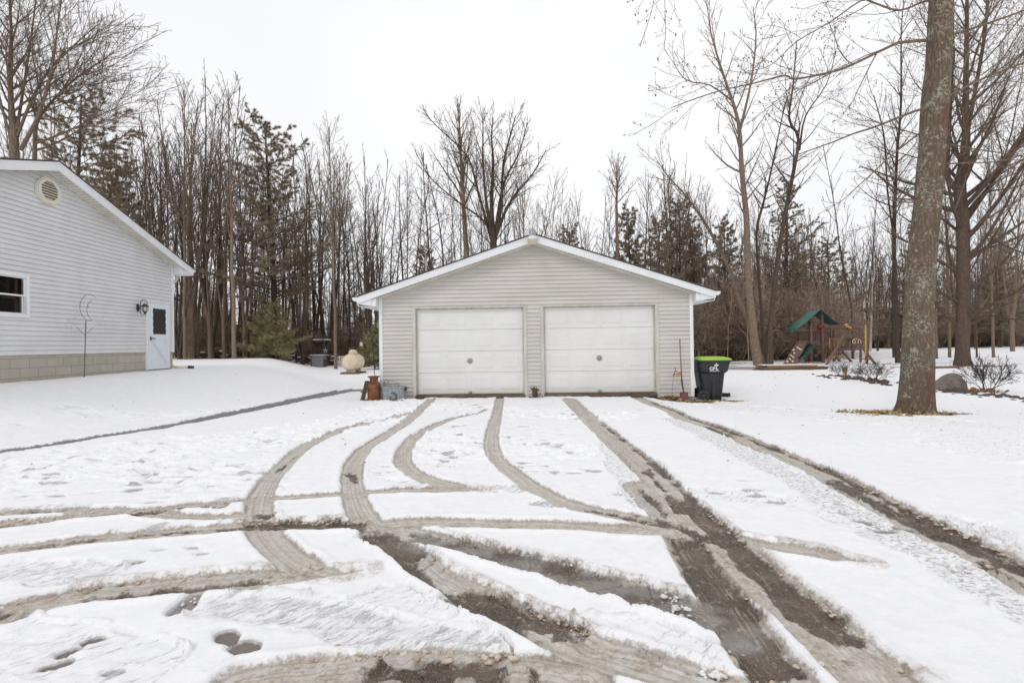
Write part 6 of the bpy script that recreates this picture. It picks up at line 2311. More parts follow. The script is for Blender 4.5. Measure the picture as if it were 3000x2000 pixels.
fill(62, 330, 1130, 29, 46, top_left, GW, 'in the wood between the house and the garage', kinds, 1)
fill(26, 520, 1130, 46, 70, lambda p: top_left(p) + 120, GW, 'in the wood between the house and the garage', ['pole', 'tallB', 'dead'], 2)
fill(50, 1120, 2030, 31, 55, top_mid, GB, 'in the wood behind the garage', kinds, 3)
fill(40, 2030, 3040, 48, 68, lambda p: top_right(p) + 60, GR, 'in the wood beyond the right lawn', kinds, 4)
fill(16, 1960, 2420, 36, 50, lambda p: top_right(p) + 20, GR, 'in the wood beyond the right lawn', ['tallA', 'tallB', 'clump', 'pole'], 6)
fill(10, 2480, 3050, 34, 50, lambda p: 420, GR, 'in the wood beyond the right lawn', ['tallA', 'fork', 'pole'], 7)
fill(8, -120, 330, 30, 44, lambda p: 330, 'bare trees behind the house roof', 'behind the house roof', ['tallA', 'fork', 'tallB'], 5)
fill(40, 2030, 2440, 34, 46, lambda p: 740, GR + ', saplings', 'at the edge of the wood right of the garage', ['sapling'], 8)

# birches with white stems
for px, top, Y, H0, lab in ((1268, 600, 36, 0, 'white barked birch behind the left slope of the garage roof'), (2550, 810, 52, 0, 'slim white birch stem leaning behind the playset'), (1712, 640, 40, 0, 'pale birch right of the garage ridge')):
    g = proto(int(px), Hof(px, top, Y) * 1.15, .085 if px != 2550 else .13, par(n=[0, 18, 6, 4, 3], t0=[0, .4, .2, .12, .1], len=[0, 2.2, .9, .5, .3], ang=[(0, 0), (48, 26), (40, 32), (40, 34), (42, 36)], rmin=[.02, .012, .009, .0075, .006]))
    tree_from(g, 'birch_tree', lab, 'tree', at(px, Y), .3, None, 'birch', 'twig', tl=(0,), cl=(1, 2, 3, 4))

# evergreens
pine(201, Hof(805, 362, 33), .26, 66, 5.0, 'pine_tree', 'tall dark pine with layered boughs between the house and the garage', 'tree', at(805, 33), .4, None, 'needle', t0=.22, per=50, shape=lambda t: (1.0 - .62 * t) * (.8 if t < .3 else 1.0) if t < .93 else .28, ln=.17, wd=.0085)
pine(202, Hof(225, 285, 31), .26, 60, 5.2, 'pine_tree', 'dark pine rising behind the house roof', 'tree', at(225, 31), 1.4, None, 'needle', t0=.2, per=50, shape=lambda t: (1.0 - .55 * t) if t < .93 else .28, ln=.17, wd=.0085)
pine(203, Hof(2305, 520, 46), .30, 72, 5.6, 'pine_tree', 'large pine behind the playset and the curving bare trunks', 'tree', at(2305, 46), 2.2, None, 'needle', t0=.12, per=50, ln=.17, wd=.0085, shape=lambda t: 1.12 - 1.0 * t)
pine(204, Hof(2440, 700, 50), .22, 50, 4.4, 'pine_tree', 'darker lower pine right of the playset canopy', 'tree', at(2430, 50), 3.2, None, 'needle', t0=.10, per=50, ln=.17, wd=.0085, shape=lambda t: 1.1 - .9 * t)
pn = pine(205, Hof(1905, 640, 40), .18, 54, 3.2, 'pine_tree', 'shaggy pine at the right behind the garage roof slope', 'tree', at(1930, 40), 3.9, None, 'needle', t0=.14, per=50, ln=.17, wd=.0085, shape=lambda t: 1.1 - .85 * t)
for i, (px, top, Y, lab) in enumerate(((2130, 620, 44, 'pine between the garage eave and the large pine'), (1680, 640, 41, 'small dark pine just right of the garage ridge light'), (1850, 590, 44, 'dark pine left of the shaggy pine behind the garage'), (1245, 700, 38, 'low dark pine behind the left slope of the garage roof'), (2030, 640, 47, 'dark pine just above the right garage eave'), (340, 420, 38, 'pine half hidden behind the house roof slope'), (2700, 640, 58, 'distant pine behind the lichen covered trunk'), (2930, 650, 58, 'distant pine at the far right beyond the lawn'), (1990, 560, 50, 'tall thin pine behind the right end of the garage roof'))):
    s = Hof(px, top + 25, Y) / Hof(1905, 640, 40)
    copy_tree(pn, at(px, Y), i * 1.3, (s * .95, s * .95, s), lab, None)
hm = pine(206, 3.6, .05, 60, 1.9, 'hemlock_sapling', 'yellowish green young hemlock below the tall pine', 'tree', at(808, 30.0), .2, None, 'needle_green', t0=.06, per=11, ln=.13, wd=.010, shape=lambda t: 1.1 - .95 * t, dens=.8)
for i, (px, Y, s, lab) in enumerate(((770, 31.5, .85, 'young hemlock left of the yellowish green one'), (1098, 27.5, .72, 'green young hemlock beside the left wall of the garage'), (905, 40, 1.0, 'green young hemlock behind the grey cabinet'), (730, 42, 1.1, 'young hemlock deep in the left wood'), (1060, 42, 1.2, 'young hemlock behind the red bird feeder'), (600, 40, 1.0, 'young hemlock just right of the storm door'), (2190, 46, 1.1, 'young hemlock at the wood edge left of the playset'))):
    copy_tree(hm, at(px, Y), i * 2.1, s, lab, None)

# undergrowth, brush and the far wood: masses nobody could count
def merge(gr, spots, levels, sides, name, mat, label, cat):
    V0, F0 = gr.mesh(levels, sides)
    VV, FF = [], []
    n = len(V0)
    for i, (x, y, z, a, sx, sz) in enumerate(spots):
        c, s = math.cos(a), math.sin(a)
        V = np.stack([(V0[:, 0] * c - V0[:, 1] * s) * sx + x, (V0[:, 0] * s + V0[:, 1] * c) * sx + y, V0[:, 2] * sz + z], 1)
        VV.append(V)
        FF.append(F0 + i * n)
    o = np_obj(name, np.concatenate(VV), np.concatenate(FF), mat)
    return tag(o, label, cat, None, 'stuff')


bs = Grow(31, par(max=3, n=[0, 7, 5, 4, 0], seg=[6, 4, 3, 2, 2], t0=[0, .2, .2, .1, .1], len=[0, 1.2, .6, .3, .2], ref=[1, .9, .45], ang=[(0, 0), (65, 45), (60, 45), (50, 40), (0, 0)], rmin=[.007, .005, .0042, .0036, .003], wig=[.16, .18, .2, .2, .1], slim=.012))
for k in range(13):
    a = bs.r.uniform(0, 6.28)
    s = bs.r.uniform(.1, .45)
    bs.branch((.5 * math.cos(a) * bs.r.random(), .5 * math.sin(a) * bs.r.random(), 0), (math.cos(a) * s, math.sin(a) * s, 1), bs.r.uniform(1.6, 3.2), .016, 0)
rs = random.Random(41)
sp = []
for _ in range(150):
    px, Y = rs.uniform(2025, 2440), rs.uniform(36, 50)
    x, y, z = at(px, Y)
    sp.append((x, y, z, rs.uniform(0, 6.3), rs.uniform(1.2, 2.6), rs.uniform(.7, 1.3) + rs.random() ** 3 * 1.6))
merge(bs, sp, (0, 1, 2, 3), {0: 4, 1: 3, 2: 3, 3: 3}, 'undergrowth', 'brush', 'tangled pale brown undergrowth at the wood edge right of the garage', 'undergrowth')
sp = []
for _ in range(110):
    px, Y = rs.uniform(2420, 3050), rs.uniform(62, 76)
    x, y, z = at(px, Y)
    sp.append((x, y, z, rs.uniform(0, 6.3), rs.uniform(1.4, 2.6), rs.uniform(.9, 1.8)))
merge(bs, sp, (0, 1, 2, 3), {0: 4, 1: 3, 2: 3, 3: 3}, 'undergrowth', 'brush', 'low brown brush along the far edge of the right lawn', 'undergrowth')
sp = []
for _ in range(120):
    px, Y = rs.uniform(440, 1130), rs.uniform(36, 66)
    x, y, z = at(px, Y)
    sp.append((x, y, z, rs.uniform(0, 6.3), rs.uniform(.9, 2.0), rs.uniform(.5, 1.3)))
merge(bs, sp, (0, 1, 2, 3), {0: 4, 1: 3, 2: 3, 3: 3}, 'undergrowth', 'brush', 'thin brown undergrowth among the trunks of the left wood', 'undergrowth')
fw = Grow(32, par(max=3, n=[0, 14, 5, 3, 0], seg=[5, 3, 2, 2, 2], t0=[0, .3, .2, .1, .1], len=[0, 2.6, 1.2, .6, .2], ref=[1, 2.4, 1.1], ang=[(0, 0), (45, 26), (40, 35), (45, 35), (0, 0)], rmin=[.03, .018, .014, .012, .01]))
for k in range(3):
    fw.branch((k * 1.7 - 1.7, fw.r.uniform(-1, 1), 0), (fw.r.gauss(0, .03), 0, 1), fw.r.uniform(9, 14), .12, 0)
sp = []
for _ in range(430):
    px, Y = rs.uniform(-300, 3300), rs.uniform(72, 125)
    x = dp(px, 1020, Y).x
    sp.append((x, Y, gz1(x, Y), rs.uniform(0, 6.3), rs.uniform(.9, 1.4), rs.uniform(.75, 1.25)))
merge(fw, sp, (0, 1, 2, 3), {0: 5, 1: 3, 2: 3, 3: 3}, 'far_woods', 'far_bark', 'grey brown mass of distant bare woods behind everything', 'woods')
# ------------------------------------------------------------------ yard things, left background
YT = 23.6
p = dp(1036, 1090, YT)
tz = gz1(p.x, YT)
k = YT / F
tank = thing('propane_tank', 'cream oval propane tank with a domed lid standing in the snow', 'propane tank', (p.x, YT, p.z), R(84))
mb = MB()
rt = 24 * k
lt = .36
prof = [(0.02, -lt - rt * .62)] + [(rt * math.sin(a), -lt - rt * .62 * math.cos(a)) for a in [R(15 * i) for i in range(1, 7)]] + [(rt, -.02), (rt * 1.012, -.02), (rt * 1.012, .02), (rt, .02)] + [(rt * math.cos(a), lt + rt * .62 * math.sin(a)) for a in [R(15 * i) for i in range(0, 6)]] + [(.02, lt + rt * .62)]
mb.lathe(prof, (0, 0, rt + .10), 32, 'x')
mb.build('tank_body', 'tank', tank, auto=.6)
mb = MB()
mb.lathe([(.20, 0), (.205, .10), (.19, .17), (.13, .23), (.04, .25)], (-.05, 0, rt * 2 + .055), 22)
mb.build('dome', 'tank', tank, smooth=True)
for s in (-1, 1):
    mb = MB()
    mb.box(s * .32 - .04, s * .32 + .04, -.22, .22, .03, .16)
    mb.build('foot', 'tank', tank)
mb = MB()
mb.box(-.55, -.2, -.42, .42, -.06, .03)
mb.box(.2, .55, -.42, .42, -.06, .03)
mb.build('pad', 'lumber_old', tank)

Yc = 31.5
p0, p1 = dp(914, 1063, Yc), dp(954, 1038, Yc)
zc = gz1(p0.x, Yc)
cb = thing('wooden_cabinet', 'grey weathered wooden chest with a pale blue top among the trees', 'cabinet', ((p0.x + p1.x) / 2, Yc, zc), 0)
w, h = (p1.x - p0.x) / 2, p1.z - zc
mb = MB()
for i in range(7):
    x = -w * .86 + i * (w * 1.72 / 7)
    mb.box(x, x + w * 1.72 / 7 - .012, -.3, -.27, 0, h - .05)
mb.box(-w * .86, w * .86, -.268, .3, 0, h - .05)
mb.build('chest_body', 'barnwood', cb)
mb = MB()
mb.box(-w, w, -.36, .36, h - .05, h)
mb.build('top', 'palegrey', cb)
mb = MB()
mb.box(w * .86 + .005, w * .86 + .10, -.28, .2, .0, h * .6)
mb.box(-w * .86 - .02, -w * .86 + .03, -.33, -.302, 0, h - .06)
mb.build('corner_post', 'brownwood', cb)

Yd = 33.2
p0, p1 = dp(918, 1040, Yd), dp(954, 999, Yd)
ar = thing('garden_arch', 'brown lattice arch frame with a flat snowy top behind the grey chest', 'arch', ((p0.x + p1.x) / 2, Yd, gz1(p0.x, Yd)), 0)
w, h = (p1.x - p0.x) / 2, p1.z - gz1(p0.x, Yd)
for s in (-1, 1):
    mb = MB()
    mb.box(s * w - .05, s * w + .05, -.25, -.15, 0, h)
    mb.box(s * w - .05, s * w + .05, .15, .25, 0, h)
    mb.build('post', 'brownwood', ar)
mb = MB()
mb.box(-w + .06, w - .06, .18, .20, 0, h - .1)
mb.build('panel', 'brownwood', ar)
mb = MB()
mb.box(-w - .15, w + .12, -.3, .3, h, h + .07)
mb.build('top_beam', 'brownwood', ar)
mb = MB()
for (x, l) in ((-.1, .5), (.55, .3)):
    mb.box(x - l / 2, x + l / 2, -.28, .28, h + .071, h + .13)
mb.build('snow', 'snowcap', ar, bevel=.02)
mb = MB()
for kx in range(5):
    a = R(72 * kx + 90)
    mb.bar((w + .09, -.3, h * .62), (w + .09 + .16 * math.cos(a), -.3, h * .62 + .16 * math.sin(a)), .05, .02, up=(0, 1, 0))
mb.build('star', 'palegrey', ar)

Yp = 31.0
p0, p1 = dp(986, 1070, Yp), dp(1015, 1040, Yp)
pk = thing('picket_fence', 'short run of peeling white pickets standing in the snow', 'fence', ((p0.x + p1.x) / 2, Yp, gz1(p0.x, Yp)), R(4))
w = (p1.x - p0.x) / 2
rs = random.Random(2)
for i in range(9):
    x = -w + i * 2 * w / 8
    hh = (p1.z - gz1(p0.x, Yp)) * rs.uniform(.85, 1.03)
    mb = MB()
    mb.prism([(x - .024, 0), (x + .024, 0), (x + .024, hh - .04), (x, hh), (x - .024, hh - .04)], -.01, .01)
    o = mb.build('picket', 'picket', pk)
    o.rotation_euler = (0, R(rs.uniform(-3, 3)), 0)
mb = MB()
mb.box(-w, w, .011, .04, .10, .22)
mb.box(-w, w, .011, .04, .40, .47)
mb.build('rail', 'barnwood', pk)

Yf = 33.0
p0, p1 = dp(1063, 1052, Yf), dp(1063, 990, Yf)
fd = thing('bird_feeder', 'red brown bird feeder with a pale tray on a stout post', 'bird feeder', (p0.x, Yf, gz1(p0.x, Yf)), 0)
H = dp(1063, 1023, Yf).z - gz1(p0.x, Yf)
mb = MB()
mb.box(-.09, .09, -.09, .09, 0, H)
mb.build('post', 'rust_dark', fd)
mb = MB()
mb.box(-.32, .32, -.22, .22, H, H + .07)
mb.box(-.22, -.17, -.15, .15, H + .07, H + .6)
mb.box(.17, .22, -.15, .15, H + .07, H + .6)
mb.build('tray', 'rust', fd)
mb = MB()
mb.prism([(-.34, H + .6), (.34, H + .6), (0, H + .85)], -.24, .24)
mb.build('roof', 'rust_dark', fd)
mb = MB()
mb.box(-.14, .08, -.17, -.02, H + .22, H + .50)
mb.build('feed_box', 'cream', fd)

# snowy brush pile and logs
rs = random.Random(12)
mb = MB()
for _ in range(260):
    px = rs.choice((rs.uniform(845, 915), rs.uniform(950, 1000), rs.uniform(1040, 1095), rs.uniform(560, 680)))
    x, y, z = at(px, rs.uniform(34.2, 39))
    a = rs.uniform(-.5, .5)
    l = rs.uniform(.5, 1.8)
    zz = z + rs.uniform(0, .75)
    mb.tube([(x - l / 2 * math.cos(a), y - l / 2 * math.sin(a), zz), (x + l / 2 * math.cos(a), y + l / 2 * math.sin(a), zz + rs.uniform(-.25, .35))], rs.uniform(.015, .07), 5)
o = mb.build('brush_pile', 'lumber_old', None)
tag(o, 'tangled brush pile with sticks behind the chest and pickets', 'brush pile', None, 'stuff')
mb = MB()
for _ in range(230):
    px = rs.choice((rs.uniform(845, 915), rs.uniform(950, 1010), rs.uniform(1040, 1100), rs.uniform(500, 690)))
    x, y, z = at(px, rs.uniform(34, 39))
    zz = z + rs.uniform(0, .7)
    mb.lathe([(.02, .05), (.09, .045), (.12, .01), (.10, -.02)], (x, y, zz), 7, sx=rs.uniform(.6, 2.0), sy=.7)
o = mb.build('snow_lumps', 'snowcap', None, smooth=True)
tag(o, 'lumps of snow lying on the brush pile', 'snow', None, 'stuff')
# pale bench like thing far left
x, y, z = at(748, 44)
bn = thing('garden_bench', 'small pale metal bench far back among the left trunks', 'bench', (x, y, z), 0)
mb = MB()
for i in range(7):
    mb.box(-.75 + i * .25 - .015, -.75 + i * .25 + .015, .15, .17, .4, .85)
mb.box(-.8, .8, .14, .18, .82, .88)
mb.build('backrest', 'palegrey', bn)
mb = MB()
mb.box(-.8, .8, -.25, .18, .38, .42)
mb.build('seat', 'palegrey', bn)
for xx in (-.75, .75):
    for yy in (-.22, .15):
        mb = MB()
        mb.box(xx - .02, xx + .02, yy - .02, yy + .02, 0, .38)
        mb.build('leg', 'palegrey', bn)

# ------------------------------------------------------------------ playset
YP = 31.5


def pp(u, v, dy=0.0):
    return dp(2280 + u / 7.84, 880 + v / 7.84, YP + dy)


b0 = pp(1050, 1430)
play = thing('playset', 'brown wooden playset with a green canopy, rock wall, slide and swings', 'playset', (b0.x, YP, gz1(b0.x, YP)))
O = Vector(play.location)


def q(u, v, dy=0.0):
    return pp(u, v, dy) - O


def foot(u, v, dy):
    """end of a leg on the ground"""
    e = pp(u, v, dy)
    e.z = gz1(e.x, e.y) - .03
    return e - O


def pbar(name, a, b, w, mat='play_wood', par_=None):
    mb = MB()
    mb.bar(a, b, w, w)
    return mb.build(name, mat, par_ or play)


# tower posts
pbar('post', foot(760, 1440, -.6), q(745, 560, -.6), .13)
pbar('post', foot(1030, 1440, -.6), q(995, 200, -.6), .13)
pbar('post', foot(700, 1420, 1.0), q(705, 400, 1.0), .13)
pbar('post', foot(1285, 1420, 1.0), q(1285, 650, 1.0), .13)
pbar('post', foot(470, 1420, .6), q(470, 690, .6), .11)
mb = MB()
mb.bar(q(470, 975, -.55), q(1290, 975, -.4), .07, .26)
mb.bar(q(470, 965, 1.0), q(1290, 965, 1.0), .07, .20)
mb.build('platform', 'play_wood', play)
mb = MB()
c = [q(470, 960, -.5), q(1290, 960, -.4), q(1290, 955, 1.0), q(470, 955, 1.0)]
mb.poly(c)
mb.poly([a - Vector((0, 0, .06)) for a in c][::-1])
mb.build('floor', 'play_wood', play)
mb = MB()
mb.bar(q(300, 700, -.6), q(1300, 668, -.4), .06, .14)
mb.bar(q(400, 715, 1.0), q(1290, 690, 1.0), .05, .12)
mb.build('rail', 'play_wood', play)
mb = MB()
for i in range(19):
    u = 500 + i * 41.5
    if abs(u - 745) < 20 or abs(u - 1030) < 18:
        continue
    mb.bar(q(u, 950, -.5), q(u, 700, -.5), .045, .03)
for i in range(14):
    u = 520 + i * 56
    mb.bar(q(u, 950, 1.0), q(u, 700, 1.0), .045, .03)
mb.build('baluster', 'play_wood', play)
# canopy
rn, rf_ = q(985, 188, -1.0), q(690, 232, 1.2)
ln_, lf_ = q(400, 683, -1.0), q(130, 692, 1.2)
gn, gf = q(1440, 560, -1.0), q(1180, 578, 1.2)


def sheet(a, b, c, d, mat, name, sag=.05, n=8):
    mb = MB()
    n0 = 0
    for i in range(n + 1):
        for j in range(5):
            u, v = i / n, j / 4
            p_ = (a * (1 - u) + c * u) * (1 - v) + (b * (1 - u) + d * u) * v
            p_ = p_ - Vector((0, 0, sag * math.sin(math.pi * u) + .012 * math.sin(u * 14 + v * 4)))
            mb.v.append(tuple(p_))
    for i in range(n):
        for j in range(4):
            a_ = i * 5 + j
            mb.f.append((a_, a_ + 5, a_ + 6, a_ + 1))
    o = mb.build(name, mat, play, smooth=True)
    s = o.modifiers.new('thick', 'SOLIDIFY')
    s.thickness = .012
    return o


sheet(rn, rf_, ln_, lf_, 'green_vinyl', 'canopy')
sheet(rn, rf_, gn, gf, 'green_vinyl', 'canopy', .08)
pbar('ridge_pole', rn + Vector((0, 0, -.05)), rf_ + Vector((0, 0, -.05)), .07)
# swing beam and its legs
pbar('swing_beam', q(1010, 615, -.6), q(2040, 530, -3.0), .155)
pbar('swing_beam', q(980, 655, -.5), q(2020, 655, -2.0), .05)
pbar('leg', foot(1095, 1510, -3.2), q(1615, 640, -1.9), .115)
pbar('leg', foot(1440, 1430, .6), q(1130, 1060, -.1), .105)
pbar('leg', foot(1700, 1440, .2), q(1390, 1080, -1.6), .105)
pbar('leg', q(1390, 1080, -1.6), q(1250, 880, -1.8), .10)
pbar('leg', foot(2255, 1485, -3.4), q(1850, 980, -2.6), .115)
pbar('leg', foot(1892, 1410, -.6), q(1890, 640, -1.2), .13)
pbar('leg', foot(2032, 1415, -2.4), q(2035, 560, -2.9), .13)
pbar('cross_beam', q(1280, 1150, -1.4), q(2010, 1118, -1.6), .085)
pbar('brace', q(1740, 690, -1.6), q(1865, 800, -1.5), .05)
pbar('brace', q(1870, 670, -1.8), q(1990, 785, -1.9), .05)
mb = MB()
mb.tube([q(2005, 560, -3.1), q(2010, 1400, -3.0)], .042, 10)
mb.build('fire_pole', 'yellow', play, smooth=True)
mb = MB()
for (u, v) in ((1560, 560), (1645, 620), (1590, 590)):
    c = q(u, v, -2.2)
    mb.lathe([(.02, -.09), (.07, -.05), (.07, .05), (.02, .09)], tuple(c), 10, 'y')
mb.bar(q(1530, 565, -2.15), q(1680, 640, -2.15), .10, .06)
mb.build('beam_bracket', 'yellow', play)
mb = MB()
c = q(960, 612, -.8)
mb.lathe([(.02, -.14), (.13, -.10), (.16, 0), (.13, .08), (.02, .1)], tuple(c), 16, 'y')
mb.build('porthole', 'red', play, smooth=True)
# rings on a yellow bar
mb = MB()
mb.tube([q(1735, 880, -2.2), q(1870, 880, -2.2)], .022, 8)
mb.build('trapeze_bar', 'yellow', play)
for u in (1737, 1868):
    mb = MB()
    c = q(u, 940, -2.2)
    ring = [c + Vector((.085 * math.sin(a) * (1 + .35 * -math.cos(a)), 0, .11 * math.cos(a))) for a in [2 * math.pi * i / 14 for i in range(15)]]
    mb.tube(ring, .018, 6)
    mb.build('ring', 'cream', play, smooth=True)
mb = MB()
for (u0, v0, u1, v1, d) in ((1735, 640, 1735, 880, -2.2), (1870, 630, 1870, 880, -2.2), (825, 1000, 795, 1320, 0), (875, 1000, 875, 1320, 0), (900, 1000, 960, 1320, 0), (1390, 640, 1385, 1275, -1.5), (1490, 640, 1492, 1275, -1.5), (1180, 640, 1185, 1275, -1.2), (1290, 640, 1300, 1275, -1.2)):
    mb.tube([q(u0, v0, d), q(u1, v1, d)], .007, 4)
mb.build('chain', 'black_iron', play)
for u in (1440, 1240):
    mb = MB()
    pts = [q(u - 60 + 120 * t, 1270 + 55 * math.sin(math.pi * t), -1.4) for t in [i / 8 for i in range(9)]]
    for i in range(8):
        mb.bar(pts[i], pts[i + 1], .16, .035)
    mb.build('swing_seat', 'yellow', play)
for u in (1180, 1375, 1285, 1490):
    mb = MB()
    mb.tube([q(u, 860 if u != 1490 else 940, -1.3), q(u, 1080, -1.3)], .02, 7)
    mb.build('grip_tube', 'yellow', play)
mb = MB()
c = q(875, 1350, 0)
tor = []
for i in range(28):
    for j in range(10):
        a, b_ = 2 * math.pi * i / 28, 2 * math.pi * j / 10
        r = .36 - .02 + .13 * math.cos(b_)
        mb.v.append((c.x + r * math.cos(a), c.y + r * math.sin(a), c.z + .145 * math.sin(b_) * (1 - .1 * math.cos(b_))))
for i in range(28):
    for j in range(10):
        a0_, a1_ = i * 10, ((i + 1) % 28) * 10
        j1 = (j + 1) % 10
        mb.f.append((a0_ + j, a1_ + j, a1_ + j1, a0_ + j1))
mb.build('tyre_swing', 'rubber', play, smooth=True)
# climbing wall with holds
wa, wb_, wc_, wd = q(470, 965, -.7), q(610, 1010, -.9), foot(395, 1445, -2.2), foot(140, 1445, -2.0)
mb = MB()
for i in range(6):
    u0, u1 = i / 6 + .008, (i + 1) / 6 - .008
    mb.quad(wa * (1 - u0) + wd * u0, wa * (1 - u1) + wd * u1, wb_ * (1 - u1) + wc_ * u1, wb_ * (1 - u0) + wc_ * u0)
o = mb.build('climbing_wall', 'play_wood', play)
s_ = o.modifiers.new('t', 'SOLIDIFY')
s_.thickness = .05
s_.offset = 0
pbar('side_board', wb_ + Vector((.03, 0, .03)), wc_ + Vector((.03, 0, .03)), .10)
pbar('side_board', wa + Vector((-.03, 0, .03)), wd + Vector((-.03, 0, .03)), .10)
for (u, v) in ((437, 1078), (475, 1110), (516, 1135), (348, 1140), (362, 1215), (290, 1265), (336, 1303), (265, 1348), (205, 1400), (322, 1400)):
    mb = MB()
    t = (v - 985) / 460
    c = q(u, v, -.8 - 1.35 * t)
    n0 = len(mb.v)
    mb.lathe([(.02, -.09), (.055, -.07), (.07, -.0), (.055, .05)], tuple(c), 10, 'y', sx=.8, sy=1.1)
    mb.build('climbing_hold', 'cream', play, smooth=True)
# slide
mb = MB()
sl = [(q(700, 1000, -.5), q(870, 1005, -1.1)), (q(690, 1020, -.8), q(860, 1030, -1.4)), (q(625, 1130, -1.2), q(760, 1150, -1.8)), (q(560, 1240, -1.5), q(660, 1260, -2.1)), (q(500, 1320, -1.8), q(580, 1340, -2.4)), (q(470, 1345, -2.0), q(520, 1360, -2.6))]
for i in range(len(sl) - 1):
    mb.quad(sl[i][0], sl[i][1], sl[i + 1][1], sl[i + 1][0])
for i in range(len(sl) - 1):
    for side in (0, 1):
        a, b_ = sl[i][side], sl[i + 1][side]
        mb.quad(a, b_, b_ + Vector((0, 0, .12)), a + Vector((0, 0, .12)))
o = mb.build('slide', 'green_slide', play, smooth=True)
s_ = o.modifiers.new('t', 'SOLIDIFY')
s_.thickness = .03
# ladder of rope and a low picnic bench under the deck
mb = MB()
for (u0, u1) in ((930, 1080), (975, 1125), (1020, 1165)):
    mb.tube([q(u0, 1010, -.4), q(u1, 1390, -1.4)], .010, 4)
mb.bar(q(915, 1222, -.9), q(1095, 1235, -.9), .05, .03)
mb.build('rope_ladder', 'black_iron', play)
mb = MB()
mb.bar(q(450, 1400, -.3), q(640, 1400, -.2), .06, .06)
mb.bar(q(470, 1355, -.3), q(640, 1355, -.2), .2, .05)
mb.bar(q(610, 1280, .0), q(640, 1415, -.1), .12, .09)
mb.build('bench', 'play_wood', play)
mb = MB()
for v in (1210, 1310):
    mb.tube([q(1905, v, -.9), q(2025, v, -2.4)], .018, 6)
mb.build('rung', 'palegrey', play)
mb = MB()
mb.lathe([(.05, -.02), (.30, 0), (.30, .03), (.05, .04)], tuple(q(2020, 1352, -3.0)), 16)
mb.build('disc_seat', 'rust', play)

# ------------------------------------------------------------------ stack of lumber
YL = 24.6
lx0, lx1 = dp(2195, 1078, YL), dp(2417, 1078, YL)
lum = thing('lumber_pile', 'low pile of tan lumber with snow on top before the playset', 'lumber pile', ((lx0.x + lx1.x) / 2, YL, gz1(lx1.x, YL)), 0)
Lx = (lx1.x - lx0.x) / 2
rs = random.Random(6)
for i in range(9):
    lay = i // 3
    mb = MB()
    z = .02 + lay * .085
    y = -.35 + (i % 3) * .2
    xa = -Lx + rs.uniform(0, .5) + (.3 if lay == 2 else 0)
    xb = Lx - rs.uniform(0, .25) - (.55 if lay == 2 else 0)
    a = rs.uniform(-.06, .06)
    mb.bar((xa, y - a, z + .04), (xb, y + a, z + .04), .15, .072)
    mb.build('board', 'lumber' if lay == 2 else 'lumber_old', lum)
mb = MB()
mb.bar((-Lx - .9, .5, .04), (Lx - 1.0, -.62, .05), .14, .07)
mb.bar((-Lx - 1.2, .9, .12), (-Lx + .9, .3, .13), .14, .06)
mb.build('loose_board', 'lumber_old', lum)
mb = MB()
mb.box(-Lx + .5, Lx - .7, -.40, .10, .262, .30)
mb.build('snow', 'snowcap', lum, bevel=.015)
mb = MB()
mb.lathe([(.05, .0), (.07, .05), (.04, .12)], (Lx - .9, -.3, .27), 10)
mb.build('bucket', 'yellow', lum)

# ------------------------------------------------------------------ rocks
def rockmesh(seed, rx, ry, rz_, rough=.22, n=3):
    import bmesh
    bm = bmesh.new()
    bmesh.ops.create_icosphere(bm, subdivisions=n, radius=1)
    for v in bm.verts:
        c = v.co
        f = float(fbm(np.array([c.x * 1.3 + seed * 3.1 + c.z]), np.array([c.y * 1.3 + c.z * .8 + seed]), 3, seed)[0]) - .5
        f2 = float(fbm(np.array([c.x * 5 + seed]), np.array([c.y * 5 + c.z * 4]), 2, seed + 5)[0]) - .5
        s = 1 + f * rough * 2.4 + f2 * .06
        v.co = Vector((c.x * rx * s, c.y * ry * s, max(-.25, c.z) * rz_ * s))
    me = bpy.data.meshes.new('stone')
    bm.to_mesh(me)
    bm.free()
    for f in me.polygons:
        f.use_smooth = True
    return me


YB = 13.9
p = dp(2782, 1141, YB)
mb = MB()
k = YB / F
prof = []
me = rockmesh(5, 44 * k, .35, 50 * k, .16, 4)
for v in me.vertices:      # lean the crest to the right
    t = max(0, v.co.z) / (50 * k)
    v.co.x = v.co.x * (1 - .28 * t) + .15 * t * 44 * k + (.10 * t * t)
me.materials.append(M['rock'])
bo = bpy.data.objects.new('boulder', me)
COL.objects.link(bo)
bo.location = (p.x, YB, gz1(p.x, YB) + .02)
tag(bo, 'large brown boulder leaning behind the lichen covered tree trunk', 'boulder')
p = dp(2802, 1147, 13.3)
me = rockmesh(7, 19 * k, .15, 13 * k, .16, 3)
me.materials.append(M['rock_dark'])
o = bpy.data.objects.new('fieldstone', me)
COL.objects.link(o)
o.location = (p.x, 13.3, gz1(p.x, 13.3) + .03)
tag(o, 'rounded dark stone at the foot of the large boulder', 'stone')
STN = []
for i in range(5):
    me = rockmesh(20 + i, .13, .10, .085, .24, 2)
    me.materials.append(M['rock_dark'])
    STN.append(me)
rs = random.Random(15)
bands = [((2415, 1104), (2480, 1104), (2560, 1116), (2636, 1132), 'around the shrubs left of the thick trunk', 70), ((2750, 1147), (2830, 1152), (2920, 1160), (3010, 1170), 'on the snowy bed at the right edge', 64)]
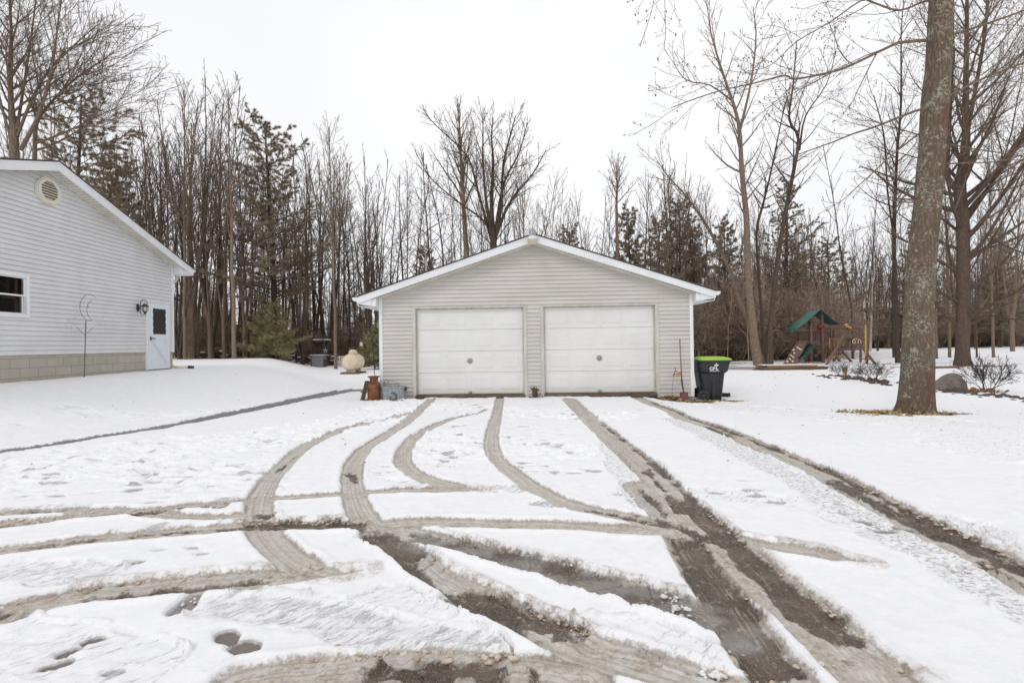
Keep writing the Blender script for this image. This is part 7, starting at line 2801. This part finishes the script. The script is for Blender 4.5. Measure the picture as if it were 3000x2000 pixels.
for *pl_, where, n in bands:
    P_ = np.array([gp(a, b, -.13) for a, b in pl_])
    Q = smooth_line(P_, 8)
    for i in range(n):
        c = Q[rs.randrange(len(Q))]
        x, y = c[0] + rs.gauss(0, .22), c[1] + rs.gauss(0, .8)
        o = bpy.data.objects.new('fieldstone', STN[rs.randrange(5)])
        COL.objects.link(o)
        s = rs.uniform(.35, .95)
        o.location = (x, y, gz1(x, y) + .025)
        o.rotation_euler = (0, 0, rs.uniform(0, 6.3))
        o.scale = (s * rs.uniform(.7, 1.4), s, s * rs.uniform(.7, 1.2))
        tag(o, 'flat dark fieldstone half buried in snow ' + where, 'stone', 'fieldstones ' + where)
p = gp(2565, 1112, -.13)
o = bpy.data.objects.new('fieldstone', rockmesh(9, .24, .16, .13, .2, 3))
o.data.materials.append(M['rock_dark'])
COL.objects.link(o)
o.location = (p[0] - .35, p[1] + .4, gz1(*p) + .02)
tag(o, 'long low dark stone between the two left shrubs', 'stone')

# leafless shrubs
shp = Grow(51, par(max=3, n=[0, 7, 4, 3, 0], seg=[6, 4, 3, 2, 2], t0=[0, .25, .2, .1, .1], len=[0, .45, .24, .12, .2], ref=[1, .4, .2], ang=[(0, 0), (45, 35), (45, 35), (45, 35), (0, 0)], rmin=[.006, .005, .004, .0034, .003], wig=[.09, .12, .15, .15, .1], trop=[-.02, .02, .02, 0, 0], slim=.012))
for i in range(13):
    a = shp.r.uniform(0, 6.28)
    s = shp.r.uniform(.2, .95)
    shp.branch((.06 * math.cos(a), .06 * math.sin(a), 0), (math.cos(a) * s, math.sin(a) * s, 1), shp.r.uniform(.55, .95), .008, 0)


def shrub(px, py, sc, lab, orange=.0, src=[None]):
    x, y = gp(px, py, -.13)
    z = gz1(x, y) + .02
    t = thing('bare_shrub', lab, 'shrub', (x, y, z), random.Random(px).uniform(0, 6))
    t.scale = sc if isinstance(sc, tuple) else (sc,) * 3
    if src[0] is None:
        V, Fq = shp.mesh((0, 1, 2, 3), {0: 4, 1: 3, 2: 3, 3: 3})
        src[0] = np_obj('stem', V, Fq, 'bark_dark', t)
        mb = MB()
        rs = random.Random(3)
        for i in range(90):
            a, r = rs.uniform(0, 6.28), rs.random() * .38
            x_, y_ = r * math.cos(a), r * math.sin(a)
            mb.quad((x_ - .015, y_, 0), (x_ + .015, y_ + .01, 0), (x_ * 1.3 + rs.gauss(0, .03), y_ * 1.3, rs.uniform(.03, .14)), (x_ * 1.3 - .02, y_ * 1.3, rs.uniform(.02, .12)))
        src.append(mb.build('dead_leaves', 'leaf', t))
    else:
        for s_ in src[0], src[1]:
            c = s_.copy()
            COL.objects.link(c)
            c.parent = t
    return t


shrub(2466, 1101, (.75, .75, .62), 'sprawling bare shrub in the stone bed in front of the playset')
shrub(2562, 1117, (.9, .9, .8), 'bare shrub in the stone bed just left of the thick trunk')
shrub(2512, 1101, (.4, .4, .35), 'small reddish dead clump between the two left shrubs')
shrub(2892, 1147, (1.0, 1.0, 1.05), 'wide bare shrub with tangled branches right of the boulder')
t = thing('dead_seed_head', 'upright rusty seed head beside the shrub in front of the playset', 'dead plant', (*gp(2478, 1102, -.13), -.13))
mb = MB()
for i in range(16):
    mb.tube([(rs.uniform(-.03, .03), 0, 0), (rs.uniform(-.08, .06), 0, rs.uniform(.1, .32))], .014, 5)
mb.build('stalk', 'leaf', t)

# straw and leaves at the tree feet
bx, by = float(base.x), float(base.y)
p = gp(2681, 1215, -.13)
litter('dead_grass', 'tan dead grass round the foot of the lichen covered trunk', [(p[0] - .45, TY - .45, .85, .45, .07), (p[0] - .8, TY - .1, .6, .5, .06), (p[0] + .15, TY - .6, .6, .25, .05)], 800, 'straw', 9, 'dead grass', (.03, .09))
p = at(2822, 25.6)
litter('leaf_ring', 'brown leaves round the foot of the broad tree at the right', [(p[0], p[1] - .8, 1.6, .6, .05)], 500, 'leaf', 10, 'dead leaves', (.04, .09))

# ------------------------------------------------------------------ lumps of slush thrown up beside the tracks
import bmesh
bm = bmesh.new()
bmesh.ops.create_icosphere(bm, subdivisions=2, radius=1)
ICO = np.array([v.co[:] for v in bm.verts])
ICF = np.array([[v.index for v in f.verts] for f in bm.faces])
bm.free()


def clods(name, mat, label, spec, seed):
    rs = np.random.RandomState(seed)
    VV, FF, n = [], [], 0
    for P, off, cnt, smin, smax, u0, u1 in spec:
        Q = smooth_line(P, 8)
        for _ in range(cnt):
            f = (u0 + (u1 - u0) * rs.rand()) * (len(Q) - 2)
            i = int(f)
            a, b = Q[i], Q[i + 1]
            d = (b - a) / (np.linalg.norm(b - a) + 1e-9)
            nrm = np.array([-d[1], d[0]])
            c = a + (b - a) * (f - i) + nrm * (off + rs.randn() * .028)
            s = smin + (smax - smin) * rs.rand() ** 2.5
            seed_ = rs.rand() * 50
            r = 1 + (fbm(ICO[:, 0] * 2.6 + seed_, ICO[:, 1] * 2.6 + ICO[:, 2] * 2.3, 3, 3) - .5) * 1.7
            V = ICO * r[:, None] * np.array([s * rs.uniform(.8, 1.7), s * rs.uniform(.8, 1.4), s * rs.uniform(.5, .8)])
            an = rs.rand() * 6.3
            V = np.stack([V[:, 0] * math.cos(an) - V[:, 1] * math.sin(an), V[:, 0] * math.sin(an) + V[:, 1] * math.cos(an), V[:, 2]], 1)
            V += np.array([c[0], c[1], gz1(c[0], c[1]) + .022])
            VV.append(V)
            FF.append(ICF + n)
            n += len(V)
    o = np_obj(name, np.concatenate(VV), np.concatenate(FF), mat, tri=True)
    return tag(o, label, 'slush', None, 'stuff')


M['slush_tan'] = pm('tan_slush', (0.66, 0.57, 0.46), (0.42, 0.33, 0.25), 18, 0.6, 0.5, 60)
M['slush_white'] = pm('grey_slush', (0.84, 0.83, 0.82), (0.66, 0.63, 0.59), 14, 0.6, 0.5, 60)
clods('slush_lumps', 'slush_tan', 'tan lumps of slush along the darkest tyre tracks', [
    (T4b, -.17, 110, .004, .014, .2, 1), (T4b, .15, 50, .003, .012, 0, 1), (T4, .17, 160, .003, .012, .45, 1), (H4, .13, 200, .004, .018, .1, .8), (H3, .14, 150, .003, .014, .2, .9),
    (H1, .0, 120, .003, .012, .1, .55), (T1, .12, 150, .003, .011, .6, 1), (H2, .08, 100, .003, .012, .3, .5), (T5, .14, 220, .003, .015, .45, 1)], 1)
clods('snow_lumps', 'slush_white', 'pale lumps of broken snow beside the tyre tracks', [
    (T4b, -.25, 120, .004, .016, .35, 1), (WS, .16, 90, .003, .010, 0, .6), (H3, -.16, 120, .003, .012, .1, .9), (T5, .30, 220, .004, .018, .45, 1), (T4s, -.1, 110, .004, .016, 0, 1), (T6, 0, 90, .003, .014, .3, .7),
    (H1, .13, 120, .003, .012, 0, .6)], 2)

# wind blown bits on the snow
rs = random.Random(77)
mb = MB()
for _ in range(520):
    if rs.random() < .5:
        x, y = rs.uniform(-14, -1), rs.uniform(5, 14)
        if x < -9.3:
            continue
    else:
        x, y = rs.uniform(2, 15), rs.uniform(5, 22)
    z = gz1(x, y) + .047 + .0
    s_ = rs.uniform(.006, .022) * (1 + y / 20)
    a = rs.uniform(0, 6.3)
    d = Vector((math.cos(a), math.sin(a), rs.uniform(-.2, .4))) * s_
    e = Vector((-math.sin(a), math.cos(a), rs.uniform(0, .8))) * s_ * rs.uniform(.15, .5)
    p_ = Vector((x, y, z))
    mb.quad(p_ - d, p_ - e, p_ + d, p_ + e)
o = mb.build('leaf_debris', 'brownwood', None)
tag(o, 'tiny dark twigs and leaf bits blown over the snow', 'debris', None, 'stuff')
